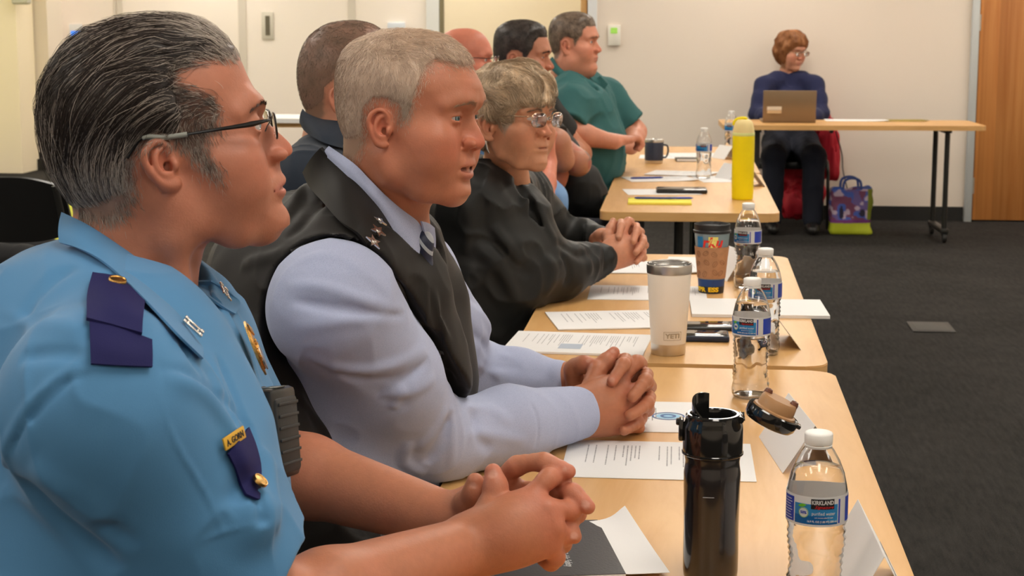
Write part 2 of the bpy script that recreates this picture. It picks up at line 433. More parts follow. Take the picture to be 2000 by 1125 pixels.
class Head:
    def __init__(s, o, Rm, scale=1.0, sag=None, prof=None, wid=1.0, jaw=1.0, nose=1.0, eyes=1.0, mouth_open=0.0, lipx=None, wrinkle=0, ears=1.0,
                 neck=None, cheek=1.0, thin_lips=0, gaze=(0, 0), chin2=0, age=0, eardx=0.0, earv=1.0, eardz=0.0, mz=-.0415, crease=.0011):
        s.o = np.asarray(o, float); s.R = Rm; s.sc = scale
        s.S = Sdf((s.o, Rm), scale); S = s.S
        s.sag = np.array(sag if sag is not None else SAG, float); s.prof = np.array(prof if prof is not None else PROF, float)
        c0 = np.array([-.005, .03]); s.c0 = c0
        n = len(s.sag); cl = crom(np.vstack([s.sag[-2:], s.sag, s.sag[:2]]), 12)
        ang = np.arctan2(cl[:, 1] - c0[1], cl[:, 0] - c0[0]); rad = np.hypot(cl[:, 0] - c0[0], cl[:, 1] - c0[1])
        lut_a = np.linspace(-math.pi, math.pi, 721); od = np.argsort(ang); s.lut = np.interp(lut_a, ang[od], rad[od], period=2 * math.pi).astype(F32); s.luta = lut_a.astype(F32)
        # difference of real profile from the smooth base, by height
        pr = crom(s.prof, 8); zz = np.linspace(.14, -.13, 271)
        def base_x(z):
            lo, hi = 0.0, .2
            a = np.full_like(z, .0); b = np.full_like(z, .2)
            for _ in range(30):
                m = (a + b) / 2; g = np.hypot(m - c0[0], z - c0[1]) / np.interp(np.arctan2(z - c0[1], m - c0[0]), s.luta, s.lut)
                a = np.where(g < 1, m, a); b = np.where(g < 1, b, m)
            return a
        od = np.argsort(pr[:, 1]); px = np.interp(zz[::-1], pr[od, 1], pr[od, 0], left=-9, right=-9)[::-1]
        dz = px - base_x(zz); m = px < -1
        top = s.prof[0, 1]; bot = s.prof[-1, 1]
        dz = np.where(m, 0, dz)
        fade = np.clip((top - zz) / .012, 0, 1) * np.clip((zz - bot) / .006, 0, 1); dz *= fade
        s.dz = dz[::-1].astype(F32); s.zz = zz[::-1].astype(F32)
        wz, ww = np.array(WID).T; sz, ss = np.array(SIG).T
        LF = dict(wz=wz.astype(F32), ww=(ww * wid).astype(F32), sz=sz.astype(F32), ss=ss.astype(F32))
        s.LF = LF
        def gauge(p, warp=True, grow=0.0):
            x, y, z = p[:, 0], np.abs(p[:, 1]), p[:, 2]
            if warp:
                sg = np.interp(z, LF['sz'], LF['ss']).astype(F32)
                nz = np.where((z < .03) & (z > -.017), nose, 1.0)
                w = np.exp(-(y / (sg * nz)) ** 2.3)
                x = x - np.interp(z, s.zz, s.dz).astype(F32) * w * sstep(.02, .07, x)
            W = np.interp(z, LF['wz'], LF['ww']).astype(F32)
            fr = sstep(.03, .11, x); W = W * (1 - .17 * fr)
            W = W * np.where(z < -.02, 1 + (jaw - 1) * sstep(-.02, -.06, z), 1)
            qx, qz = x - c0[0], z - c0[1]
            r2 = np.hypot(qx, qz); g = r2 / np.interp(np.arctan2(qz, qx), s.luta, s.lut).astype(F32)
            u = y / W; nn = 2.35
            G = (g ** nn + u ** nn) ** (1 / nn) + 1e-6
            r3 = np.sqrt(qx * qx + qz * qz + y * y)
            return r3 * (1 - 1 / G) * .93
        s.gauge = gauge
        S._add('u', lambda p: gauge(p), (0, 0, .03), .17, 0)
        lx = lipx if lipx is not None else float(np.interp(-.037, *zip(*sorted((z, x) for x, z in s.prof))))
        s.lx = lx; pn = lambda z: float(np.interp(z, zz[::-1], px[::-1]))
        xn = base_x(np.array([0.03]))[0]
        for sy in (-1, 1):
            # cheek bone, cheek, brow, jaw
            S.ell((.060, sy * .047 * wid, -.002), (.026, .02, .017), .035)
            S.ell((.056, sy * .040 * wid, -.035), (.03, .022 * cheek, .026), .04)
            S.chain([(.092, sy * .012, .046), (.087, sy * .03, .050), (.072, sy * .049, .043)], [.007, .0075, .005], .016)
            S.chain([(-.002, sy * .052 * wid * jaw, -.038), (.012, sy * .049 * wid * jaw, -.058), (.05, sy * .036 * wid * jaw, -.077), (.078, sy * .014, -.081)], [.012, .012, .012, .012], .03)
            # temple hollow, eye socket
            S.ell((.062, sy * .078 * wid, .04), (.022, .01, .02), .02, 's')
            S.ell((.104, sy * .032, .027), (.019, .0165, .0115), .014, 's')
        s.eyes = []
        ec = []
        for sy in (-1, 1):
            e = np.array([xn - .0175 + .0, sy * .0315, .0265]); ec.append(e)
            S.ell(e, .0143, .007)
            S.ell(e + (.0105, sy * .001, -.0005), (.010, .0125, .0052 * eyes), .0022, 's')
            S.fold([e + (.0125, -sy * .010, .007), e + (.0140, 0, .0095), e + (.010, sy * .012, .0062)], .0012, .0016, -1)
            S.fold([e + (.012, -sy * .010, -.0095), e + (.0125, sy * .002, -.0125), e + (.008, sy * .014, -.010)], .0016 + .001 * age, .003, -1)
            for k in range(3 if age else 1):
                S.fold([e + (.0, sy * .016, .001 - .004 * k), e + (-.006, sy * .021, .001 - .006 * k), e + (-.014, sy * .026, .001 - .008 * k)], .0006 + .0006 * age, .0018, -1)
        s.ec = ec
        # nose wings, nostrils
        tx = float(s.prof[:, 0].max()); tz = float(s.prof[np.argmax(s.prof[:, 0]), 1])
        s.tip = (tx, tz)
        nb = lambda x, y, z: (tx + x, y, tz + z)
        for sy in (-1, 1):
            S.ell(nb(-.0165, sy * .0120 * nose, -.0030), (.0100, .0058, .0066), .009)
            S.fold([nb(-.022, sy * .0175, .006), nb(-.0265, sy * .0195, -.002), nb(-.0245, sy * .0175, -.010)], .0022, .0022, -1)
            S.ell(nb(-.0125, sy * .007 * nose, -.0125), (.0062, .0036, .0045), .0025, 's')
            S.fold([nb(-.025, sy * .0185, -.001), nb(-.031, sy * .025, -.018), nb(-.036, sy * .030, -.034)], .0022 + .002 * age, .004, -1)
            if age: S.fold([nb(-.036, sy * .029, -.042), nb(-.040, sy * .031, -.058), nb(-.046, sy * .031, -.07)], .002 * age, .004, -1)
        # lips
        s.mz = mz; s.op = mouth_open; op = mouth_open
        s.lips = []
        for zc, r, dx in ((mz + .0045 + op * .3, .0046 * (1 - .35 * thin_lips), -.0045), (mz - .0050 - op * .7, .0052 * (1 - .35 * thin_lips), -.006)):
            pts = [(lx + dx - .0105, -.0235, mz), (lx + dx - .003, -.0125, zc * .85 + mz * .15), (lx + dx, 0, zc), (lx + dx - .003, .0125, zc * .85 + mz * .15), (lx + dx - .0105, .0235, mz)]
            pts = crom(pts, 3); rs = r * (1 - .62 * np.abs(np.linspace(-1, 1, len(pts))) ** 2)
            S.chain(pts, list(rs), .0045); s.lips.append((pts, rs))
        mp = crom([(lx - .017, -.026, mz - .0005), (lx - .0075, -.0125, mz - op * .2), (lx - .002, 0, mz - op * .2), (lx - .0075, .0125, mz - op * .2), (lx - .017, .026, mz - .0005)], 3)
        S.chain(mp, [crease + op * .42 * (1 - abs(k)) for k in np.linspace(-1, 1, len(mp))], .0025, 's')
        if chin2: S.ell((.045, 0, -.098), (.04, .036, .02 + .01 * chin2), .04)
        # ears
        s.earc = []
        for sy in (-1, 1):
            s.eardx = eardx; s.earv = earv; s.eardz = eardz; s.ear(S, sy, wid, ears)
    def ear(s, S, sy, wid, k):
        c = np.array([-.012 + s.eardx, sy * .0715 * wid, .002 + s.eardz]); s.earc.append(c)
        a = math.radians(24)     # flare
        u = np.array([math.cos(a), -sy * math.sin(a) * 1.0, 0.0]) ; t = math.radians(8)
        v = np.array([-math.sin(t) * .9, 0, math.cos(t)]); v = unit(v - u * (v @ u)); w = unit(np.cross(u, v)); w = w * np.sign(w[1] * sy)
        E = lambda x, y, z=0: c + (u * x + v * y * s.earv + w * z) * k + w * .006
        Re = np.array([u, v, w])
        S.ell(E(-.002, .002, 0), (.019 * k, .027 * k * s.earv, .0045 * k), .007, R=Re)
        rim = [E(.006, .012, .001), (E(.007, .021, .003)), E(.0, .0285, .005), E(-.009, .029, .006), E(-.018, .0225, .0065), E(-.0215, .0125, .006), E(-.0195, .001, .005), E(-.0145, -.011, .004), E(-.008, -.021, .003), E(.002, -.027, .0015), E(.010, -.0255, 0)]
        S.ell(E(.0, -.001, .0045), (.0105 * k, .0145 * k * s.earv, .0052 * k), .004, 's', R=Re)
        S.chain(crom([E(-.014, .017, .0035), E(-.0155, .006, .003), E(-.0135, -.006, .003)], 4), .0024 * k, .003, 's')
        S.ell(E(.0, .0165, .0052), (.007 * k, .0055 * k, .0035 * k), .004, 's', R=Re)
        S.chain(crom(rim, 3), list(np.interp(np.linspace(0, 1, 31), [0, .2, .5, .8, 1], [.0022, .0030, .0031, .0036, .0046]) * k), .003)
        S.chain(crom([E(.002, .0205, .002), E(-.006, .017, .004), E(-.010, .008, .0055), E(-.0095, -.004, .0055), E(-.003, -.0125, .0045), E(.004, -.0125, .003)], 3), .0023 * k, .004)
        S.ell(E(-.001, -.021, .001), (.009 * k, .0085 * k, .0042 * k), .005, R=Re)
        S.ell(E(.0105, -.003, .0035), (.0045 * k, .0062 * k, .0045 * k), .004, R=Re)
        S.ell(E(.0045, -.004, -.001), (.0035 * k, .005 * k, .008 * k), .0025, 's', R=Re)
    def W(s, p):       # local -> world
        return s.o + (np.asarray(p, float) * s.sc) @ s.R
    def L(s, p):       # world -> local
        return ((np.asarray(p, float) - s.o) @ s.R.T) / s.sc
    def skin(s, v, base, lip=(.42, .13, .1), red=.25, hair=None, haircol=None, ruddy=(.62, .15, .09)):
        q = s.L(v); base = np.array(base); col = np.tile(base, (len(v), 1))
        def mixc(m, c): nonlocal col; m = np.clip(m, 0, 1)[:, None]; col = col * (1 - m) + np.array(c) * m
        bl = lambda c, r: np.exp(-(((q - np.array(c)) / np.array(r)) ** 2).sum(1))
        for sy in (-1, 1):
            mixc(bl((.075, sy * .045, -.012), (.04, .03, .022)) * red, ruddy)
            e = s.earc[(sy + 1) // 2]; mixc(bl(e + (-.005, sy * .008, .003), (.022, .016, .03)) * red * 1.1, ruddy)
            mixc(bl(s.ec[(sy + 1) // 2] + (.01, 0, -.001), (.014, .017, .0075)) * .25, base * np.array((.75, .55, .55)))
        mixc(bl((s.tip[0] - .008, 0, s.tip[1]), (.018, .016, .014)) * red * 1.2, ruddy)
        for pts, rs in s.lips:
            d = np.min([np.linalg.norm((q - p), axis=1) - r for p, r in zip(pts, rs)], 0)
            mixc(sstep(.0035, .0005, d) * .8, lip)
        mixc(((np.abs(q[:, 2] - s.mz) < (.004 if s.op else .0010)) & (q[:, 0] < s.lx - .008) & (q[:, 0] > s.lx - .03) & (np.abs(q[:, 1]) < .02)) * .7, (.10, .02, .015))
        n = vnoise(q, 260) * .5 + vnoise(q + 3, 90) * .5; col *= (1 + (n - .5) * .16)[:, None]
        n2 = vnoise(q + 9, 45); mixc((n2 - .5) * .5 * red, ruddy)
        if hair is not None:
            m = hair(q); mixc(m, haircol)
        return col

def sgn_poly(pts, q):
    """signed distance (inside negative) of 2D points q to polygon"""
    p = np.asarray(pts, float); d = np.full(len(q), 1e9); ins = np.zeros(len(q), bool)
    for a, b in zip(p, np.roll(p, -1, 0)):
        ab = b - a; w = q - a; t = np.clip((w @ ab) / (ab @ ab + 1e-12), 0, 1); d = np.minimum(d, ((w - t[:, None] * ab) ** 2).sum(1))
        c = (a[1] > q[:, 1]) != (b[1] > q[:, 1]); xi = (b[0] - a[0]) * (q[:, 1] - a[1]) / (b[1] - a[1] + 1e-12) + a[0]; ins ^= c & (q[:, 0] < xi)
    return np.where(ins, -1, 1) * np.sqrt(d)

def grow_hair(surf, roots, nrm, dirf, length, step, lift, M=8, rad=.00035, jitter=.15, clump=0, seed=1, curl=0):
    """surf: world sdf; roots/nrm (N,3); dirf(points)->comb direction; lift(t)->height above the skin along the strand (array N,M)"""
    rs = np.random.RandomState(seed); N = len(roots); p = roots.copy(); out = [p + nrm * .0005]
    jit = rs.normal(0, jitter, (N, 3)); L = length if hasattr(length, '__len__') else np.full(N, length); st = L / (M - 1)
    lf = lift if hasattr(lift, '__len__') else np.full(N, lift)
    for i in range(1, M):
        d = dirf(p) + jit + (rs.normal(0, curl, (N, 3)) if curl else 0)
        g, f = grad(surf, p); d = d - g * (d * g).sum(1, keepdims=True); d /= np.linalg.norm(d, axis=1, keepdims=True) + 1e-9
        p = p + d * st[:, None]
        g, f = grad(surf, p); t = i / (M - 1); p = p + g * (lf * math.sin(min(1, t * 1.6) * 1.57) - f)[:, None]
        out.append(p.copy())
    P_ = np.stack(out, 1); r = rad if hasattr(rad, '__len__') else np.full(N, rad)
    prof = np.interp(np.linspace(0, 1, M), [0, .6, 1], [1, .9, .25])
    return P_, r[:, None] * prof[None]

def pick_roots(v, q, n, dens, seed=3):
    """random points on quads; dens(points)->0..1"""
    rs = np.random.RandomState(seed)
    a, b, c, d = (v[q[:, i]] for i in range(4)); ar = np.linalg.norm(np.cross(c - a, d - b), axis=1) * .5
    w = ar * dens((a + b + c + d) / 4); cw = np.cumsum(w)
    if cw[-1] <= 0: return np.zeros((0, 3)), np.zeros((0, 3))
    k = np.searchsorted(cw, rs.rand(n) * cw[-1]); k = np.minimum(k, len(q) - 1); s, t = rs.rand(n, 1), rs.rand(n, 1)
    p = (a[k] * (1 - s) + b[k] * s) * (1 - t) + (d[k] * (1 - s) + c[k] * s) * t
    nn = np.cross(c[k] - a[k], d[k] - b[k]); nn /= np.linalg.norm(nn, axis=1, keepdims=True) + 1e-12
    return p, nn

def eyeball(parent, H, k, iris=(.12, .2, .28), gaze=0.0, gz=0.0, name='eye'):
    """white ball with iris ring and pupil as colour of its own"""
    me_v = []; n, m = 40, 28; e = H.ec[k]; r = .0124
    th = np.linspace(0, math.pi, n + 1)
    V_ = []; Cc = []
    gd = unit([math.cos(gaze) * math.cos(gz), math.sin(gaze) * math.cos(gz), math.sin(gz)]); a = unit(np.cross(gd, (0, 0, 1))); b = np.cross(gd, a)
    rr = [0, .0008, .0016, .0022, .0026, .0034, .0042, .005, .0055, .006, .0064, .008, .010, .0118, .0124]
    rings = []
    for i, q in enumerate(rr):
        x = math.sqrt(max(r * r - q * q, 0)); 
        if q < .006: x += .0007 * (1 - (q / .006) ** 2)
        rings.append((q, x, (.004, .004, .005) if q < .0023 else (tuple(iris) if q < .0054 else ((.05, .06, .07) if q < .0061 else (.58, .52, .48)))))
    rings.append((r * .7, -r * .7, (.7, .6, .58))); rings.append((.0001, -r, (.7, .6, .58)))
    for q, x, c in rings:
        for j in range(m):
            t = 2 * math.pi * j / m; V_.append(e + gd * x + a * q * math.cos(t) + b * q * math.sin(t)); Cc.append(c)
    Q = [(i * m + j, i * m + (j + 1) % m, (i + 1) * m + (j + 1) % m, (i + 1) * m + j) for i in range(len(rings) - 1) for j in range(m)]
    o = link(name, npmesh(name, H.W(np.array(V_)), Q, col=np.array(Cc)), M_eye, parent); return wl(o)
# ---------------------------------------------------------------- materials
M_wall = mat('wall_paint', srgb(233, 221, 207), .75, bump=.05, bscale=120, spec=.2)
M_wallL = mat('cream_panel', srgb(250, 240, 232), .7, bump=.03, bscale=90, spec=.25)
M_wallY = mat('yellow_paint', srgb(246, 232, 206), .75, bump=.04, bscale=120, spec=.2)
M_white = mat('white_trim', srgb(226, 228, 230), .5)
M_groove = mat('grey_groove', srgb(220, 211, 200), .6)
M_black = mat('black_rubber', (.012, .012, .011), .55)
M_plas = mat('black_plastic', (.012, .012, .012), .32, bump=.05, bscale=600)
M_metal = mat('dark_leg_metal', (.035, .035, .032), .38, metal=.6)
M_steel = mat('brushed_steel', (.62, .58, .53), .28, metal=1, bump=.06, bscale=300, stretch=(1, 1, 40))
M_chrome = mat('chrome', (.7, .68, .64), .12, metal=1)
M_gold = mat('gold', (.75, .45, .14), .25, metal=1, bump=.2, bscale=900)
M_silver = mat('silver', (.7, .68, .64), .22, metal=1, bump=.2, bscale=900)
M_paper = mat('white_paper', (.80, .79, .78), .8, spec=.2)
M_eye = mat('eye_surface', (.8, .8, .8), .08, attr=True, coat=.6)
M_skin = mat('skin', (.5, .2, .12), .46, attr=True, bump=.14, bscale=420, sss=.08, spec=.4)
M_hair = mat('hair', (.3, .3, .3), .42, attr=True, spec=.45)
M_nail = mat('nail', (.55, .26, .19), .25, spec=.6)
M_teeth = mat('teeth', (.7, .66, .58), .3)

def wood_mat(name, c1, c2, scale=6, stretch=(1, .08, 1), rough=.35, mid=.5, bands=0):
    m = mat(name, c1, rough); nt = m.node_tree; N = nt.nodes; L = nt.links; b = N['Principled BSDF']
    tc = N.new('ShaderNodeTexCoord'); mp = N.new('ShaderNodeMapping'); mp.inputs['Scale'].default_value = stretch; L.new(tc.outputs['Object'], mp.inputs[0])
    n = N.new('ShaderNodeTexNoise'); n.inputs['Scale'].default_value = scale; n.inputs['Detail'].default_value = 8; n.inputs['Roughness'].default_value = .6; n.inputs['Distortion'].default_value = .6
    L.new(mp.outputs[0], n.inputs['Vector'])
    r = N.new('ShaderNodeValToRGB'); r.color_ramp.elements[0].position = .36; r.color_ramp.elements[0].color = (*c1, 1); r.color_ramp.elements[1].position = .64; r.color_ramp.elements[1].color = (*c2, 1)
    L.new(n.outputs['Fac'], r.inputs[0]); out = r.outputs[0]
    if bands:   # veneer leaves of different tone side by side
        sx = N.new('ShaderNodeSeparateXYZ'); L.new(tc.outputs['Object'], sx.inputs[0])
        ml = N.new('ShaderNodeMath'); ml.operation = 'MULTIPLY'; ml.inputs[1].default_value = bands; L.new(sx.outputs[0], ml.inputs[0])
        fl = N.new('ShaderNodeMath'); fl.operation = 'FLOOR'; L.new(ml.outputs[0], fl.inputs[0])
        wn = N.new('ShaderNodeTexWhiteNoise'); wn.noise_dimensions = '1D'; L.new(fl.outputs[0], wn.inputs['W'])
        mr = N.new('ShaderNodeMapRange'); mr.inputs[3].default_value = .66; mr.inputs[4].default_value = 1.2; L.new(wn.outputs['Value'], mr.inputs[0])
        mx = N.new('ShaderNodeMix'); mx.data_type = 'RGBA'; mx.blend_type = 'MULTIPLY'; mx.inputs[0].default_value = 1; L.new(out, mx.inputs[6]); L.new(mr.outputs[0], mx.inputs[7]); out = mx.outputs[2]
    L.new(out, b.inputs['Base Color']); return m
M_maple = wood_mat('maple_laminate', srgb(206, 156, 94), srgb(218, 172, 112), 7, (3, .35, 1), .38)
M_mapleX = wood_mat('maple_laminate_cross', srgb(206, 156, 94), srgb(218, 172, 112), 7, (.35, 3, 1), .38)
M_edge = wood_mat('maple_edge', srgb(205, 158, 98), srgb(218, 172, 112), 9, (.4, .4, 3), .4)
M_door = wood_mat('door_veneer', srgb(196, 122, 58), srgb(222, 152, 84), 5, (3, 3, .12), .4, bands=9)

def carpet_mat():
    m = mat('carpet', (.03, .027, .024), .95, spec=.1); nt = m.node_tree; N = nt.nodes; L = nt.links; b = N['Principled BSDF']
    tc = N.new('ShaderNodeTexCoord')
    n1 = N.new('ShaderNodeTexNoise'); n1.inputs['Scale'].default_value = 2.2; n1.inputs['Detail'].default_value = 8; n1.inputs['Roughness'].default_value = .75; L.new(tc.outputs['Object'], n1.inputs['Vector'])
    mp = N.new('ShaderNodeMapping'); mp.inputs['Scale'].default_value = (60, 9, 1); L.new(tc.outputs['Object'], mp.inputs[0])
    n2 = N.new('ShaderNodeTexNoise'); n2.inputs['Scale'].default_value = 1; n2.inputs['Detail'].default_value = 5; L.new(mp.outputs[0], n2.inputs['Vector'])
    n3 = N.new('ShaderNodeTexNoise'); n3.inputs['Scale'].default_value = 260; n3.inputs['Detail'].default_value = 2; L.new(tc.outputs['Object'], n3.inputs['Vector'])
    a = N.new('ShaderNodeMath'); a.operation = 'ADD'; L.new(n1.outputs['Fac'], a.inputs[0]); L.new(n2.outputs['Fac'], a.inputs[1])
    a2 = N.new('ShaderNodeMath'); a2.operation = 'ADD'; L.new(a.outputs[0], a2.inputs[0]); L.new(n3.outputs['Fac'], a2.inputs[1])
    r = N.new('ShaderNodeValToRGB'); r.color_ramp.elements[0].position = .40; r.color_ramp.elements[0].color = (.020, .019, .018, 1); r.color_ramp.elements[1].position = .62; r.color_ramp.elements[1].color = (.046, .043, .040, 1)
    d = N.new('ShaderNodeMath'); d.operation = 'DIVIDE'; d.inputs[1].default_value = 3; L.new(a2.outputs[0], d.inputs[0]); L.new(d.outputs[0], r.inputs[0])
    L.new(r.outputs[0], b.inputs['Base Color'])
    bp = N.new('ShaderNodeBump'); bp.inputs['Strength'].default_value = .6; bp.inputs['Distance'].default_value = .004; L.new(n3.outputs['Fac'], bp.inputs['Height']); L.new(bp.outputs[0], b.inputs['Normal'])
    return m
M_carpet = carpet_mat()
M_lime = mat('lime_carpet', srgb(178, 180, 60), .95, bump=.4, bscale=260, var=.12, vscale=40)

# ---------------------------------------------------------------- setting
def slab(name, x0, x1, y0, y1, z0, z1, m, parent=None, kind='structure', bev=0):
    c = ((x0 + x1) / 2, (y0 + y1) / 2, (z0 + z1) / 2)
    o = MB().box((0, 0, 0), (x1 - x0, y1 - y0, z1 - z0), bev=bev).build(name, m, parent, smooth=bool(bev), loc=c)
    if kind and parent is None: o['kind'] = kind
    return o
BW, LW, CH = 12.0, 16.4, 2.75      # right back wall, deep left wall, ceiling height
XR = 3.6; XL = -9.0
X0 = PY(1147, 200, BW)[0]; XD = PY(1905, 200, BW)[0]
slab('floor', XL, XR, -3, LW + .1, -.1, 0, M_carpet)
slab('ceiling', XL, XR, -3, LW + .1, CH, CH + .1, mat('ceiling_tile', (.75, .74, .71), .9, bump=.1, bscale=300))
# lime carpet area in the left aisle
lm = slab('trim_1', -8.6, -3.2, 9.75, 13.9, .0, .008, M_lime)
slab('wall_back', X0, XD - .05, BW, BW + .12, 0, CH, M_wall)
slab('wall_back_beyond', XD + .95, XR, BW, BW + .12, 0, CH, M_wall)
slab('baseboard_back', X0, XD - .055, BW - .012, BW, 0, .1, M_black)
slab('trim_2', PY(1147, 200, BW)[0], PY(1165, 200, BW)[0], BW - .02, BW - .001, .1, CH, M_white)
slab('wall_recess', X0, X0 + .1, BW + .12, LW, 0, CH, M_wallY)
slab('wall_right', XR, XR + .1, -3, BW + .1, 0, CH, M_wall)
slab('wall_left', XL - .1, XL, -3, LW, 0, CH, M_wall)
slab('wall_front', XL, XR, -3.1, -3, 0, CH, M_wall)
slab('wall_far', XL, X0 + .1, LW, LW + .1, 0, CH, M_wallL)
slab('baseboard_far', XL, PY(845, 200, LW)[0], LW - .02, LW, 0, .12, M_black)
# yellow wall zone right of the partition
slab('wall_alcove', PY(870, 200, LW)[0], X0 - .002, LW - .06, LW - .001, 0, CH, M_wallY)
slab('trim_3', PY(836, 200, LW)[0], PY(861, 200, LW)[0], LW - .075, LW - .001, 0, CH, M_white)
slab('trim_4', PY(861.5, 200, LW)[0], PY(869.5, 200, LW)[0], LW - .075, LW - .001, 0, CH, mat('olive_gap', srgb(128, 118, 92), .7))
# partition panels with grooves
for i, (a, b) in enumerate([(683, 697), (470, 485), (229, 234), (236, 246)]):
    slab('trim_%d' % (5 + i), PY(a, 200, LW)[0], PY(b, 200, LW)[0], LW - .012, LW - .001, .12, CH, M_groove)
slab('trim_9', PY(96, 200, LW)[0], PY(112, 200, LW)[0], LW - .03, LW - .001, .12, CH, M_white)
# pillar on the far left
slab('wall_pillar', XL + .01, PY(47, 200, 15.0)[0], 14.9, 15.3, 0, CH, M_wallY)
slab('wall_pillar_return', PY(47, 200, 15.2)[0], PY(97, 200, 15.3)[0], 15.32, 15.7, .16, CH, M_wall)
slab('trim_10', PY(47, 200, 15.2)[0], PY(120, 200, 15.3)[0], 15.25, 15.8, 0, .10, M_black)
# open timber door standing edge-on at the recess
d = empty('door_2', (PY(1139, 200, BW + .05)[0], BW + .5, 0)); d['kind'] = 'structure'
MB().box((0, 0, 1.06), (.044, .9, 2.1), bev=.003).build('door_leaf', M_maple, d)
MB().tube([(-.022, -.38, 1), (-.08, -.38, 1), (-.08, -.28, 1)], .009).build('door_handle', M_steel, d)
# timber door on the right wall
d = empty('door_1', ((XD + XD + .95) / 2, BW, 0)); d['kind'] = 'structure'
MB().box((0, .02, 1.06), (.93, .045, 2.1), bev=.002).build('door_leaf', M_door, d)
fr = M_white
MB().box((-.5, -.005, 1.09), (.05, .07, 2.18), bev=.002).box((.5, -.005, 1.09), (.05, .07, 2.18), bev=.002).box((0, -.005, 2.155), (.95, .07, .05), bev=.002).build('door_frame', mat('door_frame_paint', srgb(196, 200, 200), .45, metal=.2), d)
for z in (.25, 1.37, 1.9): MB().tube([(-.468, -.012, z - .055), (-.468, -.012, z + .055)], .009).build('hinge', M_steel, d)
MB().tube([(.40, -.005, 1), (.40, -.06, 1), (.28, -.06, 1)], .009).build('door_handle', M_steel, d)

# wall fittings
def wallbox(name, px, py, w, h, Y, d=.025, m=M_white): return None
c = PY(1200, 69, BW)
t = empty('thermostat', (c[0], BW - .001, c[2]), label='white wall thermostat with a small green lit display on the beige wall', cat='thermostat')
s_ = BW / F
MB().box((0, -.012, 0), (24 * s_, .022, 39 * s_), bev=.003).build('housing', mat('thermostat_white', srgb(232, 228, 216), .4), t)
MB().box((-.002, -.0245, .033), (13 * s_, .002, 11 * s_)).build('screen', mat('green_lcd', srgb(90, 130, 60), .3, emit=(.35, .6, .08), es=.8), t, smooth=False)
c = PY(523, 50, LW); s_ = LW / F
t = empty('recessed_pull', (c[0], LW - .013, c[2]), label='recessed pull handle with a dark slot in the cream partition panel', cat='handle')
MB().box((0, .004, 0), (24 * s_, .008, 54 * s_), bev=.002).build('plate', mat('pull_plate', srgb(214, 208, 196), .5), t)
MB().box((.002, -.001, 0), (9 * s_, .006, 38 * s_)).build('slot', mat('pull_slot', srgb(105, 98, 82), .6), t)
c = PY(149, 64, LW)
t = empty('wall_panel', (c[0], LW - .001, c[2]), label='small white control box with a bright blue screen on the far wall', cat='control panel')
MB().box((0, -.01, 0), (26 * s_, .02, 34 * s_), bev=.003).build('housing', M_white, t)
MB().box((0, -.0215, -.02), (19 * s_, .002, 15 * s_)).build('screen', mat('blue_lcd', srgb(60, 120, 230), .3, emit=(.05, .25, .9), es=1.1), t, smooth=False)
c = PY(775, 52, LW)
t = empty('wall_plate', (c[0], LW - .001, c[2]), label='pale blue-white sensor box on the cream partition above the short grey-haired man', cat='sensor')
MB().box((0, -.02, 0), (34 * s_, .04, 16 * s_), bev=.006).build('housing', mat('sensor_white', srgb(225, 232, 245), .4), t)
c = PY(46, 0, 14.9)
t = empty('wall_lamp', (c[0], 14.9, c[2]), label='rounded grey-white fixture on the yellow pillar at the top left corner', cat='fixture')
MB().box((0, -.05, .07), (.16, .1, .22), bev=.025, seg=4).build('housing', mat('fixture_grey', srgb(205, 200, 188), .5), t)
c = PZ(1818, 640, 0)
t = empty('floor_outlet', (c[0], c[1], 0), label='small flat metal outlet cover set into the dark carpet', cat='outlet')
MB().box((0, 0, .003), (.19, .25, .006), bev=.002).build('cover', mat('outlet_cover', (.055, .052, .047), .6, metal=.3), t)
MB().box((0, 0, .0065), (.15, .21, .002), bev=.001).build('flap', mat('outlet_flap', (.07, .066, .06), .6, metal=.3), t)

# ceiling lights
M_diff = mat('light_diffuser', (.9, .9, .9), .5, emit=(1, .925, .82), es=1)
DIFF = M_diff.node_tree.nodes['Principled BSDF']
DIFF.inputs['Emission Strength'].default_value = 10.0
k = 0
for X in (-7.2, -4.7, -2.2, .3, 2.6):
    for Y in (-1.2, 1.4, 4.0, 6.6, 9.2, 11.2, 13.6, 15.6):
        if Y > 11.5 and X > -1: continue
        t = empty('ceiling_light', (X, Y, CH), label='recessed ceiling light with a white diffuser', cat='ceiling light', group='ceiling lights in a grid')
        MB().box((0, .62, -.012), (.66, .03, .024)).box((0, -.62, -.012), (.66, .03, .024)).box((.315, 0, -.012), (.03, 1.27, .024)).box((-.315, 0, -.012), (.03, 1.27, .024)).build('frame', M_white, t, smooth=False)
        MB().box((0, 0, -.012), (.6, 1.21, .008)).build('diffuser', M_diff, t, smooth=False)
w = bpy.data.worlds.new('world'); bpy.context.scene.world = w; w.use_nodes = True
w.node_tree.nodes['Background'].inputs[0].default_value = (1, .93, .84, 1); w.node_tree.nodes['Background'].inputs[1].default_value = .05
vs = bpy.context.scene.view_settings; vs.view_transform = 'Standard'; vs.look = 'None'; vs.gamma = 1; vs.exposure = 0.10
cy = bpy.context.scene.cycles; cy.max_bounces = 10; cy.transmission_bounces = 10; cy.transparent_max_bounces = 12; cy.sample_clamp_indirect = 6; cy.blur_glossy = .5
bpy.context.scene.cycles.use_denoising = True

